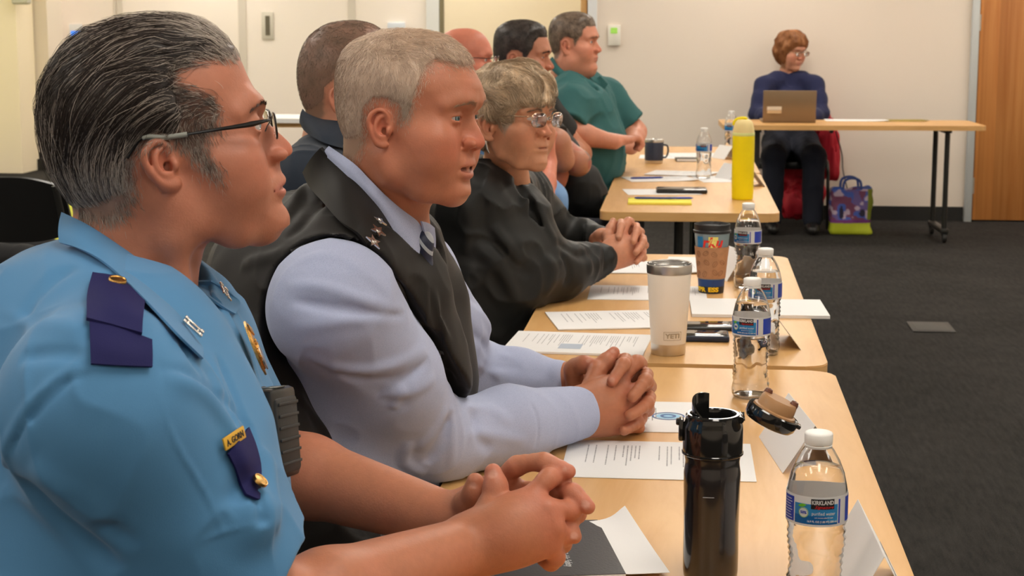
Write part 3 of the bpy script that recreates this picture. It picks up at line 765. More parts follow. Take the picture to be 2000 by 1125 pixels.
# ---------------------------------------------------------------- tables
def rrect(w, h, r, n=8):
    out = []
    for cx, cy_, a0 in ((w / 2 - r, h / 2 - r, 0), (-w / 2 + r, h / 2 - r, 90), (-w / 2 + r, -h / 2 + r, 180), (w / 2 - r, -h / 2 + r, 270)):
        for k in range(n + 1):
            a = math.radians(a0 + 90 * k / n); out.append((cx + r * math.cos(a), cy_ + r * math.sin(a)))
    return out
def make_table(cx, cy_, rz, label, W=.61, L=1.524, cross=False, group='folding tables with maple tops', lx=.035):
    t = empty('folding_table', (cx, cy_, 0), rz, label, 'table', group)
    m = MB(); m.prism(rrect(W, L, .045), TZ - .030, TZ)
    es = [e for e in m.bm.edges if abs(e.verts[0].co.z - e.verts[1].co.z) < 1e-5]
    bmesh.ops.bevel(m.bm, geom=es, offset=.002, segments=2, affect='EDGES')
    o = m.build('tabletop', [M_mapleX if cross else M_maple, M_edge], t)
    for p in o.data.polygons: p.material_index = 0 if abs(p.normal.z) > .7 else 1
    for sy in (-1, 1):
        y = sy * (L / 2 - .22)
        for sx in (-1, 1):
            l = MB().tube([(sx * lx, y, .09), (sx * lx, y, TZ - .032)], .0165, 16).build('leg', M_metal, t)
        MB().box((0, y, .075), (W * .78, .05, .032), bev=.008).build('foot_bar', M_metal, t); MB().box((0, y, TZ - .042), (W * .7, .05, .018), bev=.003).build('leg_frame', M_metal, t)
        for sx in (-1, 1):
            cst = MB().lathe([(0, -.012), (.026, -.012), (.030, -.006), (.030, .006), (.026, .012), (0, .012)], (sx * W * .36, y, .031), 24, rot=Matrix.Rotation(math.pi / 2, 3, 'X'))
            cst.box((sx * W * .36, y, .055), (.022, .036, .018), bev=.004); cst.build('caster', M_black, t)
    return t
make_table(-.040, 2.365, 0, 'maple table nearest the camera, holding the black flask and the large water bottle')
make_table(-.045, 3.925, 0, 'maple table with the white tumbler, in front of the woman in the black jacket')
make_table(-.018, 6.49, math.radians(.4), 'maple table with the tall yellow flask on it')
make_table(-.030, 8.02, math.radians(.6), 'maple table holding the small navy tumbler, touching the wall-side end of the yellow flask table')
wt = make_table(.975, 10.98, math.radians(90 + 2.5), 'maple table by the beige wall holding the laptop, on dark wheeled legs', L=1.62, lx=.20)
c = PZ(600, 243)
make_table(PZ(600, 243)[0], 10.9, math.radians(90), 'maple table with white papers against the cream partition, behind the man in navy')
# ---------------------------------------------------------------- lettering shared by things and clothes
def flat_text(name, txt, size, m, parent, loc, rot=None, sx=1.0, bold=0.0, shear=0, align='CENTER', ext=.0002, cyl=None, space=1.0):
    cu = bpy.data.curves.new(name, 'FONT'); cu.body = txt; cu.size = size; cu.align_x = align; cu.align_y = 'CENTER'; cu.extrude = ext; cu.offset = bold; cu.shear = shear; cu.space_character = space; cu.resolution_u = 3
    o = bpy.data.objects.new('tmp', cu); C.objects.link(o); dg = bpy.context.evaluated_depsgraph_get(); dg.update()
    me = bpy.data.meshes.new_from_object(o.evaluated_get(dg)); bpy.data.objects.remove(o); me.name = name
    for v in me.vertices:
        v.co.x *= sx
        if cyl:
            rr, a0, z, slope = (list(cyl) + [0])[:4]; a = a0 + v.co.x / rr; d = rr + slope * v.co.y + v.co.z; v.co = (d * math.cos(a), d * math.sin(a), z + v.co.y)
    if rot is not None or loc is not None: me.transform(Matrix.Translation(V(loc or (0, 0, 0))) @ (rot.to_4x4() if rot else Matrix.Identity(4)))
    me.materials.clear(); return link(name, me, m, parent, smooth=False)
def arc_band(mb, r, a0, a1, z0, z1, off=.0002, n=24, slope=0, fn=None):
    """a patch wrapped round an upright cylinder"""
    g = [[((r + off + slope * (z - z0)) * math.cos(a), (r + off + slope * (z - z0)) * math.sin(a), z) for a in np.linspace(a0, a1, n)] for z in np.linspace(z0, z1, 5)]
    v, q = thick(np.array(g), .00012); mb.raw(v, q); return mb
def facing(x, y): return math.atan2(0 - y, 0 - x)

# ---------------------------------------------------------------- water bottles
M_pet = mat('clear_plastic', (1, 1, 1), .015, trans=1, ior=1.14, spec=1, coat=.8); M_water = mat('water', (1, 1, 1), 0, trans=1, ior=1.14)
def translucent(m, f=.45):
    nt = m.node_tree; N = nt.nodes; L = nt.links; b = N['Principled BSDF']; out = N['Material Output']; t = N.new('ShaderNodeBsdfTranslucent'); t.inputs[0].default_value = b.inputs['Base Color'].default_value
    x = N.new('ShaderNodeMixShader'); x.inputs[0].default_value = f; L.new(b.outputs[0], x.inputs[1]); L.new(t.outputs[0], x.inputs[2]); L.new(x.outputs[0], out.inputs['Surface']); return m
M_cap = mat('white_cap', (.80, .79, .76), .45)
M_lblue = mat('label_sky_blue', srgb(62, 156, 214), .35); M_ldark = mat('label_navy', srgb(36, 62, 168), .35); M_lwhite = mat('label_white', (.82, .83, .84), .35); M_lblack = mat('label_black', (.012, .010, .010), .35)
M_red = mat('label_red', srgb(190, 30, 38), .4); M_green = mat('label_green', srgb(96, 176, 40), .4); M_lmid = mat('label_mid_blue', srgb(30, 116, 190), .35)
for m_ in (M_lwhite, M_lblue, M_lmid): translucent(m_)
def water_bottle(x, y, label, turn=0.0, level=.145, detail=True, seed=0):
    t = empty('water_bottle', (x, y, TZ + .0005), label=label, cat='bottle', group='clear plastic water bottles on the tables')
    prof = [(.012, .004), (.024, .001), (.029, .002), (.0315, .008), (.0322, .016), (.0318, .024)]
    for k in range(11):
        z = .026 + k * .0075; prof += [(.0318, z), (.0300, z + .0037)]
    prof = [(r * (1 - .085 * math.exp(-((z - .062) / .022) ** 2)), z) for r, z in prof]
    prof += [(.0322, .110), (.0326, .114), (.0326, .142), (.0322, .146), (.0312, .152), (.0285, .164), (.0235, .177), (.0180, .187), (.0138, .193), (.0128, .196), (.0128, .199)]
    rs = random.Random(seed); ph = [rs.uniform(0, 6.28) for _ in range(4)]
    def fn(r, z, a):
        if .022 < z < .108: return r + .0008 * math.sin(3 * a + ph[0] + z * 90) + .0006 * math.sin(7 * a + ph[1] - z * 160)
        if z < .022: return r - .0012 * (1 + math.cos(5 * a)) * (1 - z / .022)
        return r
    outer = [(max(r, .0001), z) for r, z in prof]; inner = [(r - .0007, z if z > .01 else z + .0012) for r, z in outer][::-1]
    MB().lathe([(.0001, .005)] + outer + inner + [(.0001, .006)], n=64, fn=fn).build('bottle_body', M_pet, t, sharp=70)
    wp = [(.0001, .0068)] + [(r - .0009, max(z, .0068)) for r, z in outer if z < level]; rl = np.interp(level, [z for r, z in outer], [r for r, z in outer]) - .0009
    wp += [(rl, level), (.0001, level)]
    MB().lathe(wp, n=64, fn=lambda r, z, a: fn(r, z, a) if r > .001 and z < level - .001 else r).build('water', M_water, t, sharp=70)
    MB().lathe([(.0001, .2085), (.0125, .2085), (.0145, .2075), (.0150, .2060), (.0150, .197), (.0145, .1955), (.0130, .1955)], n=48, fn=lambda r, z, a: r + (.0003 * math.cos(48 * a * 1) if .197 < z < .2065 and r > .014 else 0)).lathe([(.0138, .1948), (.0148, .194), (.0142, .1915), (.0130, .1915)], n=48).build('cap', M_cap, t)
    # printed wrap
    R_ = .0330; f = facing(x, y) + turn
    MB().lathe([(R_ - .0002, .112), (R_, .112), (R_, .1445), (R_ - .0002, .1445)], n=72).build('label_wrap', M_lwhite, t)
    w = MB(); arc_band(w, R_, f - .75, f + .72, .1165, .1365); w.build('label_panel', M_lblue, t)
    w = MB(); arc_band(w, R_, f - .75, f + .72, .1145, .1165); arc_band(w, R_, f - .75, f + .35, .1165, .124, off=.0003); w.build('label_band', M_lmid, t)
    w = MB(); arc_band(w, R_, f - 1.35, f - .80, .115, .142); w.build('label_side', M_ldark, t) if detail else w.build('label_side', M_ldark, t)
    w = MB(); arc_band(w, R_, f + .76, f + .83, .115, .1415); arc_band(w, R_, f + 1.12, f + 1.9, .115, .142); w.build('label_edge', M_ldark, t)
    w = MB(); arc_band(w, R_, f - .18, f + .58, .1315, .1425, off=.0005); w.build('brand_panel', M_lblack, t)
    flat_text('lettering', 'KIRKLAND', .0062, M_lwhite, t, None, cyl=(R_ + .0007, f + .20, .1385), sx=.80, bold=.00018)
    flat_text('lettering', 'Signature', .0044, M_red, t, None, cyl=(R_ + .0007, f + .24, .1336), shear=.4, sx=1.25)
    if detail:
        flat_text('lettering', 'purified water', .0048, M_lwhite, t, None, cyl=(R_ + .0006, f + .23, .1265), sx=.94)
        flat_text('lettering', '16.9 FL OZ (1.05 PT) 500 mL', .0028, M_lwhite, t, None, cyl=(R_ + .0006, f + .20, .1178), bold=.00006)
        flat_text('lettering', 'with minerals added for taste', .0017, M_lwhite, t, None, cyl=(R_ + .0006, f + .24, .1222))
        w = MB(); a0 = f - .42
        pts = [[((R_ + .0007) * math.cos(a0 + rr * math.cos(th) / R_), (R_ + .0007) * math.sin(a0 + rr * math.cos(th) / R_), .1270 + rr * math.sin(th)) for th in np.linspace(0, 2 * math.pi, 25)] for rr in (.0001, .0028, .0056)]
        v, q = thick(np.array(pts), .0001); w.raw(v, q); w.build('round_seal', M_lwhite, t)
        w = MB(); pts = [[((R_ + .00085) * math.cos(a0 + rr * math.cos(th) / R_), (R_ + .00085) * math.sin(a0 + rr * math.cos(th) / R_), .1270 + rr * math.sin(th)) for th in np.linspace(0, 2 * math.pi, 25)] for rr in (.0049, .0054)]
        v, q = thick(np.array(pts), .0001); w.raw(v, q); w.build('seal_ring', M_green, t)
        flat_text('lettering', '50%', .0042, M_ldark, t, None, cyl=(R_ + .0009, a0, .1270), bold=.00012)
        w = MB(); leaf_ = [[((R_ + .0009) * math.cos(a0 - .08 + u), (R_ + .0009) * math.sin(a0 - .08 + u), .1345 + h_ * math.sin(math.pi * (u + .12) / .30) + u * .006) for u in np.linspace(-.12, .18, 9)] for h_ in (-.0018, .0018)]
        v, q = thick(np.array(leaf_), .0001); w.raw(v, q); w.build('leaf_mark', M_green, t)
        for j in range(7):
            w = None
        w = MB()
        for j in range(8): arc_band(w, R_, f - 1.30 + .03 * (j % 2), f - .88 - .04 * (j % 3), .1172 + j * .003, .1180 + j * .003, off=.0004, n=10)
        w.build('small_print', M_lwhite, t)
    return t
water_bottle(.138, 1.790, 'large clear water bottle at the near end of the table beside the black flask', 0.0, .170, seed=1)
water_bottle(.103, 2.886, 'clear water bottle behind the open flask lid, at the joint of the two near tables', -.48, .166, seed=2)
water_bottle(.141, 3.275, 'clear water bottle standing just behind another bottle, next to a white name card', -.25, .164, seed=3)
water_bottle(.133, 4.10, 'clear water bottle directly right of the printed paper coffee cup', -.62, .168, seed=4)
water_bottle(.040, 7.00, 'clear water bottle among papers to the left of the yellow flask', -.3, .150, detail=False, seed=5)
water_bottle(.178, 8.34, 'clear water bottle half hidden behind the top of the yellow flask', -.5, .150, detail=False, seed=6)

# ---------------------------------------------------------------- black flask with flip lid
bx, by = P(1393, 1150, 1.99)[:2]; bx, by = .027, 1.915
t = empty('insulated_flask', (bx, by, TZ + .0005), label='tall glossy black flask with its lid flipped open, at the near end of the table', cat='flask')
M_fl = mat('flask_black', (.0085, .0075, .010), .22, bump=.10, bscale=14, coat=.7, spec=.6); M_flid = mat('lid_black', (.008, .008, .008), .12, coat=.6, spec=.6)
MB().lathe([(.0001, .045), (.029, .045), (.0312, .048), (.0320, .055), (.0322, .080), (.0318, .105), (.0322, .130), (.0328, .160), (.0330, .172), (.0318, .180), (.0314, .186), (.0322, .190), (.0322, .194)], n=64).build('body', M_fl, t)
MB().lathe([(.0322, .1935), (.0342, .1945), (.0347, .197), (.0347, .224), (.0340, .229), (.0322, .233), (.0316, .237), (.0316, .2395), (.0300, .2415), (.0272, .2415), (.0262, .2395), (.0258, .233), (.0258, .226), (.0001, .226)], n=64).build('collar', M_flid, t)
MB().lathe([(.0349, .1940), (.0356, .1948), (.0356, .1966), (.0349, .1974)], n=64).build('seal_ring', M_flid, t)
# raised drinking spout
g = []
for k in range(15):
    a = math.radians(100 + k * 160 / 14); hh = .252 + .010 * math.cos(math.radians((k - 3) * 12)) - .012 * (k / 14) ** 2
    g.append([(.0225 * math.cos(a) - .001, .0225 * math.sin(a), z) for z in np.linspace(.226, hh, 5)])
v, q = thick(np.array(g), .0022); MB().raw(v, q).build('spout', M_flid, t)
MB().box((-.0365, 0, .222), (.006, .016, .026), bev=.002).box((-.0392, 0, .2305), (.007, .012, .007), bev=.002).build('latch', M_flid, t)
MB().tube([(.031, -.014, .237), (.031, .014, .237)], .0040, 12).build('hinge', M_flid, t)
rt = Matrix.Rotation(math.radians(25), 3, 'Y')
ld = MB().lathe([(.0001, -.004), (.020, -.004), (.0275, -.0020), (.0305, .002), (.0312, .008), (.0310, .0135), (.0295, .0150), (.0283, .0135), (.0280, .006), (.0001, .004)], (.0635, 0, .2325), 48, rot=rt)
ld.box((.0955, 0, .2290), (.009, .012, .005), bev=.0015, rot=rt); ld.tube([(.031, -.010, .238), (.036, -.010, .2385)], .003, 8); ld.tube([(.031, .010, .238), (.036, .010, .2385)], .003, 8); lido = ld.build('lid', M_flid, t)
M_amb = mat('smoky_silicone', (.50, .27, .12), .35, trans=.25, ior=1.4, spec=.5)
MB().lathe([(.0255, .012), (.0262, .0135), (.0255, .016), (.0225, .017), (.0215, .027), (.0195, .0300), (.0001, .0300)], (.0635, 0, .2325), 40, rot=rt).build('gasket', M_amb, lido)
m = MB()
for a in (2.6, .2): 
    c_ = rt @ Vector((.0175 * math.cos(a), .0175 * math.sin(a), .030)); m.lathe([(.0001, .005), (.004, .004), (.0052, 0), (.005, -.003)], Vector((.0635, 0, .2325)) + c_, 16, rot=rt)
m.build('gasket_bump', mat('brown_silicone', (.16, .06, .035), .3), lido)
MB().box((-.004, -.0326, .150), (.013, .0008, .0006)).build('engraved_mark', mat('pale_mark', (.35, .35, .37), .5), t)

for o_ in children(t): o_.location.z = -.045
lido.location.z = -.045
# ---------------------------------------------------------------- white steel tumbler
x, y = -.044, 3.262
t = empty('steel_tumbler', (x, y, TZ + .0005), label='white powder-coated steel tumbler with a clear lid in the middle of the second table', cat='tumbler')
M_tw = mat('white_powder_coat', (.88, .835, .76), .5, bump=.12, bscale=900)
MB().lathe([(.0335, .0215), (.0343, .0225), (.0425, .158), (.0425, .1590)], n=72).build('body', M_tw, t)
MB().lathe([(.0001, 0), (.0325, 0), (.0335, .0015), (.0343, .0220), (.0335, .0223)], n=72).build('base_ring', M_steel, t)
MB().lathe([(.0425, .1590), (.0436, .1600), (.0443, .1745), (.0438, .1765), (.0425, .1775), (.0412, .1765), (.0405, .162), (.0001, .162)], n=72).build('rim', M_steel, t)
MB().lathe([(.0001, .1715), (.034, .1710), (.0385, .1725), (.0405, .1765), (.0430, .1785), (.0420, .1800), (.0400, .1790), (.0375, .1745), (.0001, .1735)], n=64).build('lid', mat('clear_lid', (.95, .95, .95), .02, trans=.95, ior=1.45), t)
f = facing(x, y); z0 = .040; rr = .0354
M_laser = mat('laser_grey', srgb(176, 164, 142), .4, metal=.3)
flat_text('lettering', 'YETI', .0125, M_laser, t, None, cyl=(rr + .0012, f + .24, z0, .060), sx=1.18, bold=.0004)
for (u0, u1, v0, v1) in ((-.0175, .0175, -.0085, -.0078), (-.0175, .0175, .0078, .0085), (-.0175, -.0168, -.0078, .0078), (.0168, .0175, -.0078, .0078)):
    w = MB(); arc_band(w, rr + .0006 + .06 * v0, f + .24 + u0 / rr, f + .24 + u1 / rr, z0 + v0, z0 + v1, slope=.06, n=12); w.build('logo_border', M_laser, t)

# ---------------------------------------------------------------- paper coffee cup
x, y = .046, 4.03
t = empty('coffee_cup', (x, y, TZ + .0005), label='printed paper coffee cup with kraft sleeve and black lid on the second table', cat='cup')
M_cup = mat('cup_grey_blue', srgb(128, 150, 160), .45); M_kraft = mat('kraft_sleeve', srgb(176, 128, 92), .75, var=.08, vscale=90); M_lidk = mat('cup_lid', (.02, .02, .021), .4)
MB().lathe([(.0001, .004), (.0270, .004), (.0275, 0), (.0290, .0), (.0300, .020), (.0420, .147), (.0430, .149), (.0415, .150)], n=64).build('cup_body', M_cup, t)
MB().lathe([(.0292, .0006), (.0317, .034), (.0322, .034), (.0297, .0006)], n=64).build('base_print', mat('cup_navy', srgb(24, 62, 120), .4), t)
w = MB(); w.lathe([(.0294, .0006), (.0308, .017), (.0312, .017), (.0298, .0006)], n=64).build('base_band', mat('cup_black', (.015, .015, .018), .4), t)
MB().lathe([(.0325, .036), (.0402, .112), (.0412, .112), (.0335, .036)], n=64).build('sleeve', M_kraft, t)
MB().lathe([(.0418, .1440), (.0448, .1445), (.0450, .1500), (.0430, .1520), (.0425, .1600), (.0432, .1615), (.0432, .1650), (.0400, .1665), (.0380, .1600), (.0001, .1600)], n=64).build('lid', M_lidk, t)
f = facing(x, y); M_yel = mat('print_yellow', srgb(250, 205, 20), .4); M_redp = mat('print_red', srgb(225, 52, 44), .4); M_yel2 = mat('print_pale_yellow', srgb(232, 220, 120), .4)
flat_text('lettering', 'ESS', .0145, M_yel, t, None, cyl=(.0308, f + .18, .0095, .09), sx=1.25, bold=.0007)
flat_text('lettering', 'XPR', .0145, M_yel, t, None, cyl=(.0308, f - .98, .0095, .09), sx=1.2, bold=.0007)
flat_text('lettering', 'rku', .0330, M_redp, t, None, cyl=(.0412, f + .02, .1235, .09), sx=1.1, bold=.0010, shear=.2)
w = MB(); arc_band(w, .0395, f - .2, f + .35, .112, .138, off=.0006, slope=.09, n=14); w.build('print_flash', M_yel2, t)
w = MB(); arc_band(w, .0395, f - .95, f - .55, .112, .138, off=.0006, slope=.09, n=14); w.build('print_sky', M_lblue, t)
rs = random.Random(4); M_bean = mat('bean_print', srgb(112, 70, 44), .7)
for k in range(11):
    a0 = f - .95 + (k % 4) * .55 + rs.uniform(-.1, .1); z0 = .050 + (k // 4) * .024 + rs.uniform(-.003, .003); rr = .0335 + (z0 - .036) * .1013 + .0006; th0 = rs.uniform(0, 3)
    pts = []
    for j in range(21):
        th = 2 * math.pi * j / 20; u, v_ = .0075 * math.cos(th), .0048 * math.sin(th); u, v_ = u * math.cos(th0) - v_ * math.sin(th0), u * math.sin(th0) + v_ * math.cos(th0)
        r2 = rr + .1013 * v_; pts.append((r2 * math.cos(a0 + u / rr), r2 * math.sin(a0 + u / rr), z0 + v_))
    pl = [(rr * math.cos(a0 + u * math.cos(th0) / rr), rr * math.sin(a0 + u * math.cos(th0) / rr), z0 + u * math.sin(th0)) for u in (-.006, -.002, .002, .006)]
    MB().tube(pts, .00035, 5, cap=False).tube(pl, .0003, 5).build('bean_outline', M_bean, t)

# ---------------------------------------------------------------- yellow flask
x, y = .1775, 6.19
t = empty('insulated_flask', (x, y, TZ + .0005), label='tall bright yellow flask with a cream screw lid and carry loop', cat='flask')
M_yf = mat('yellow_coat', srgb(244, 222, 0), .4, spec=.4); M_yc = mat('cream_lid', srgb(236, 214, 150), .45)
MB().lathe([(.0001, 0), (.036, 0), (.0385, .003), (.0390, .010), (.0398, .045), (.0402, .050), (.0402, .225), (.0395, .232)], n=64).build('body', M_yf, t)
MB().lathe([(.0395, .231), (.0402, .232), (.0402, .2415), (.0392, .2430)], n=64).build('neck_ring', mat('pale_ring', srgb(224, 226, 150), .45), t)
MB().lathe([(.0392, .2425), (.0382, .255), (.0340, .272), (.0300, .282), (.0225, .289), (.0001, .290)], n=64).build('lid', M_yc, t)
MB().tube(crom([(-.036, 0, .268), (-.034, 0, .282), (-.020, 0, .293), (.002, 0, .295), (.012, 0, .289)], 5), [.0055] * 21, 10).build('carry_loop', M_yf, t)
# small navy tumbler
x, y = -.182, 7.74
t = empty('steel_tumbler', (x, y, TZ + .0005), label='short navy steel tumbler on the far table in front of the man in teal', cat='tumbler')
M_nv = mat('navy_powder_coat', srgb(42, 48, 66), .45)
MB().lathe([(.0395, .013), (.0415, .014), (.0435, .095), (.0430, .096)], n=48).build('body', M_nv, t); MB().lathe([(.0001, 0), (.039, 0), (.0405, .002), (.0415, .0135), (.0395, .0138)], n=48).build('base_ring', M_steel, t)
MB().lathe([(.0430, .0955), (.0440, .0965), (.0444, .1060), (.0435, .1085), (.042, .109), (.0405, .107), (.0400, .100), (.0001, .100)], n=48).build('rim', M_steel, t)
MB().tube(crom([(.042, 0, .085), (.060, -.004, .080), (.064, -.005, .055), (.056, -.003, .030), (.042, 0, .026)], 4), .004, 8).build('handle', M_nv, t)

# ---------------------------------------------------------------- papers
def paper_mat(name, kind=0, rows=30.0, col=(.80, .79, .785)):
    m = mat(name, col, .8, spec=.2); nt = m.node_tree; N = nt.nodes; L = nt.links; b = N['Principled BSDF']
    tc = N.new('ShaderNodeTexCoord'); sx = N.new('ShaderNodeSeparateXYZ'); L.new(tc.outputs['Object'], sx.inputs[0])
    def M_(op, a, b_=None):
        n = N.new('ShaderNodeMath'); n.operation = op
        for i, v in enumerate((a, b_)):
            if v is None: continue
            if isinstance(v, (int, float)): n.inputs[i].default_value = v
            else: L.new(v, n.inputs[i])
        return n.outputs[0]
    X, Y = sx.outputs[0], sx.outputs[1]
    row = M_('FRACT', M_('MULTIPLY', Y, 1 / .0060 if kind != 2 else 1 / .0045)); rid = M_('FLOOR', M_('MULTIPLY', Y, 1 / .0060 if kind != 2 else 1 / .0045))
    ln = M_('LESS_THAN', row, .30)
    wn = N.new('ShaderNodeTexWhiteNoise'); wn.noise_dimensions = '1D'; L.new(rid, wn.inputs['W'])
    keep = M_('GREATER_THAN', wn.outputs['Value'], .45 if kind != 2 else .3)
    left = -.080 if kind != 1 else -.06
    ext = M_('ADD', M_('MULTIPLY', wn.outputs['Value'], .11), left + .02)
    inx = M_('MULTIPLY', M_('GREATER_THAN', X, left), M_('LESS_THAN', X, ext)); iny = M_('LESS_THAN', M_('ABSOLUTE', Y), .115 if kind != 1 else .06)
    cb = N.new('ShaderNodeCombineXYZ'); L.new(M_('MULTIPLY', X, 380), cb.inputs[0]); L.new(rid, cb.inputs[1]); nz = N.new('ShaderNodeTexNoise'); nz.inputs['Scale'].default_value = 1; L.new(cb.outputs[0], nz.inputs['Vector'])
    ch = M_('GREATER_THAN', nz.outputs['Fac'], .44)
    f = M_('MULTIPLY', M_('MULTIPLY', M_('MULTIPLY', ln, keep), M_('MULTIPLY', inx, iny)), M_('MULTIPLY', ch, .72))
    mx = N.new('ShaderNodeMix'); mx.data_type = 'RGBA'; mx.inputs[6].default_value = (*col, 1); mx.inputs[7].default_value = (.16, .16, .17, 1); L.new(f, mx.inputs[0]); L.new(mx.outputs[2], b.inputs['Base Color']); return m
M_pt = paper_mat('printed_agenda'); M_pt2 = paper_mat('printed_cover', 1); M_pt3 = paper_mat('printed_dense', 2)
def paper(cx, cy_, rz, label, m=None, w=.216, l=.279, th=.0008, name='paper_sheet', cat='paper', curl=0.0, z=0.0, parts=None, seed=0, group=None):
    """a sheet (or a stack th thick) lying on the table; local Y is the page's height"""
    t = empty(name, (cx, cy_, TZ + .0004 + z), rz, label, cat, group)
    rs = random.Random(seed); n = 9; g = []
    for i in range(n):
        row = []
        for j in range(n):
            u, v = (i / (n - 1) - .5), (j / (n - 1) - .5)
            h_ = curl * (max(0, v * 2) ** 3 * max(0, u + .5)) + .0006 * math.sin(5 * u + rs.random() * .3) * (1 if curl else .3)
            row.append((u * w, v * l, th / 2 + max(0, h_)))
        g.append(row)
    v, q = thick(np.array(g), th); MB().raw(v, q).build('sheet', m or M_paper, t); return t
hp = math.pi / 2
paper(-.045, 2.443, -hp + .01, 'printed agenda sheet on the nearest table between the flask and the pale blue sleeve', M_pt, seed=1)
pc = paper(-.110, 2.72, -hp + .03, 'printed cover sheet with a round blue emblem under the clasped hands of the vest wearer', M_pt2, seed=2)
m = MB(); m.lathe([(.0001, 0), (.020, 0), (.020, .0002), (.0001, .0002)], (.0, .075, .0012), 40); m.build('emblem', mat('emblem_blue', srgb(150, 196, 224), .6), pc)
m = MB(); m.lathe([(.024, 0), (.027, 0), (.027, .0003), (.024, .0003), (.024, 0)], (.0, .075, .0012), 40).lathe([(.008, 0), (.013, 0), (.013, .0006), (.008, .0006), (.008, 0)], (.0, .075, .0012), 40); m.build('emblem_ring', mat('emblem_grey', srgb(84, 110, 160), .6), pc)
m = MB(); m.prism([(.04, .020), (.104, .020), (.104, -.05)], .0010, .0014); m.build('corner_triangle', mat('emblem_navy', srgb(50, 84, 150), .6), pc)
# dark cover folder, near corner
c_ = PZ(1150, 1075); fo = empty('report_folder', (-.2298, 1.970, TZ + .0005), math.radians(-77.9), 'dark booklet under the near clasped hands with white lettering on its cover', 'booklet')
MB().box((0, 0, .0035), (.216, .279, .007), bev=.0008).build('pages', M_paper, fo)
v, q = thick(np.array([[(-.108, -.1395, .0075), (-.108, .1395, .0075)], [(.108, -.1395, .0075), (.108, .1395, .0075)]]), .0006); MB().raw(v, q).build('cover', mat('charcoal_cover', (.022, .022, .026), .35, bump=.1, bscale=300), fo)
flat_text('lettering', 'Department of Public Safety', .0130, M_lwhite, fo, (.018, .078, .0081), sx=.80)
v, q = thick(spl_grid(np.array([[(-.100, .10, .0062), (-.104, .150, .010), (-.112, .176, .024)], [(0, .10, .0062), (.0, .155, .0062), (-.002, .188, .008)], [(.104, .10, .0062), (.106, .15, .0062), (.106, .192, .0065)]]), 5), .0005); MB().raw(v, q).build('loose_page', M_paper, fo)
# second table
paper(-.225, 3.335, -hp - .06, 'stack of printed pages with a shaded table, lower of two piles beside the white tumbler', M_pt3, th=.004, seed=3, name='paper_stack')
tb = MB().box((.045, -.01, .0045), (.05, .045, .0002)).build('shaded_table', mat('table_shade', srgb(176, 186, 200), .8), bpy.data.objects['paper_stack'])
paper(-.165, 3.62, -hp + .22, 'printed pages lying behind the stack with the shaded table, left of the white tumbler', M_pt, th=.0025, curl=.004, seed=4)
paper(-.105, 4.00, -hp + .02, 'printed sheet by the elbow of the woman in the black jacket', M_pt3, seed=5)
paper(-.110, 4.42, -hp + .08, 'printed sheet beneath the folded hands of the woman in the black jacket', M_pt, th=.0022, curl=.006, seed=6)
paper(.070, 4.52, -hp - .04, 'white sheet behind the paper coffee cup at the far end of the second table', M_paper, seed=7)
paper(.148, 3.79, hp + .03, 'thick pad of blank white pages overhanging the aisle edge of the second table', M_paper, w=.216, l=.300, th=.007, name='paper_pad', cat='pad', seed=8)
# phones
def phone(x, y, rz, label, m, w=.072, l=.15, h=.009, z=0.0):
    t = empty('phone', (x, y, TZ + .0005 + z), rz, label, 'phone'); MB().box((0, 0, h / 2), (w, l, h), bev=.0035, seg=3).build('case', m, t)
    MB().box((0, 0, h + .0002), (w - .008, l - .008, .0006), bev=.0002).build('screen', mat('phone_glass', (.01, .01, .012), .06, coat=.5), t); MB().box((w / 2, .02, h * .5), (.0016, .02, .003), bev=.0004).build('button', m, t); return t
phone(.050, 3.545, -hp + .12, 'black phone with dark screen lying behind the white tumbler', M_plas)
phone(.012, 3.42, -hp + .02, 'dark navy phone case half hidden behind the white tumbler', mat('navy_case', srgb(30, 38, 58), .5), l=.13, h=.012)
# name tents
def name_tent(x, y, rz, label, w=.216, h=.085, m=M_paper, marks=True, z=0.0):
    t = empty('name_card', (x, y, TZ + .0005), rz, label, 'name card')
    a = .045
    for s_ in (-1, 1):
        v, q = thick(np.array([[(-w / 2, s_ * a, .0), (-w / 2, 0, h)], [(w / 2, s_ * a, .0), (w / 2, 0, h)]]), .0006); MB().raw(v, q).build('panel', m, t)
    if marks:
        rs = random.Random(int(x * 1000)); n = Vector((0, h, a)).normalized(); mm = MB()
        for k in range(9):
            u = -.075 + k * .019; mm.box((u, a * .52 + .0006, h * .47 + .0004), (.013, .0014, .0035 + .011 * rs.random()), rot=Matrix.Rotation(math.atan2(-a, h) * -1 * 1, 3, 'X'))
        mm.build('written_name', mat('pencil_grey', (.30, .29, .28), .8), t)
    return t
name_tent(.166, 2.50, math.radians(-83), 'folded white name card behind the open flask lid, facing the aisle', h=.07)
name_tent(.203, 1.856, math.radians(-88), 'folded white name card right behind the large near water bottle')
name_tent(.165, 3.40, math.radians(-85), 'folded white name card behind the middle water bottle on the second table', w=.16, h=.06, marks=False)
name_tent(.098, 4.30, math.radians(-70), 'folded white name card between the coffee cup and the water bottle beside it', w=.18, h=.075, marks=False)
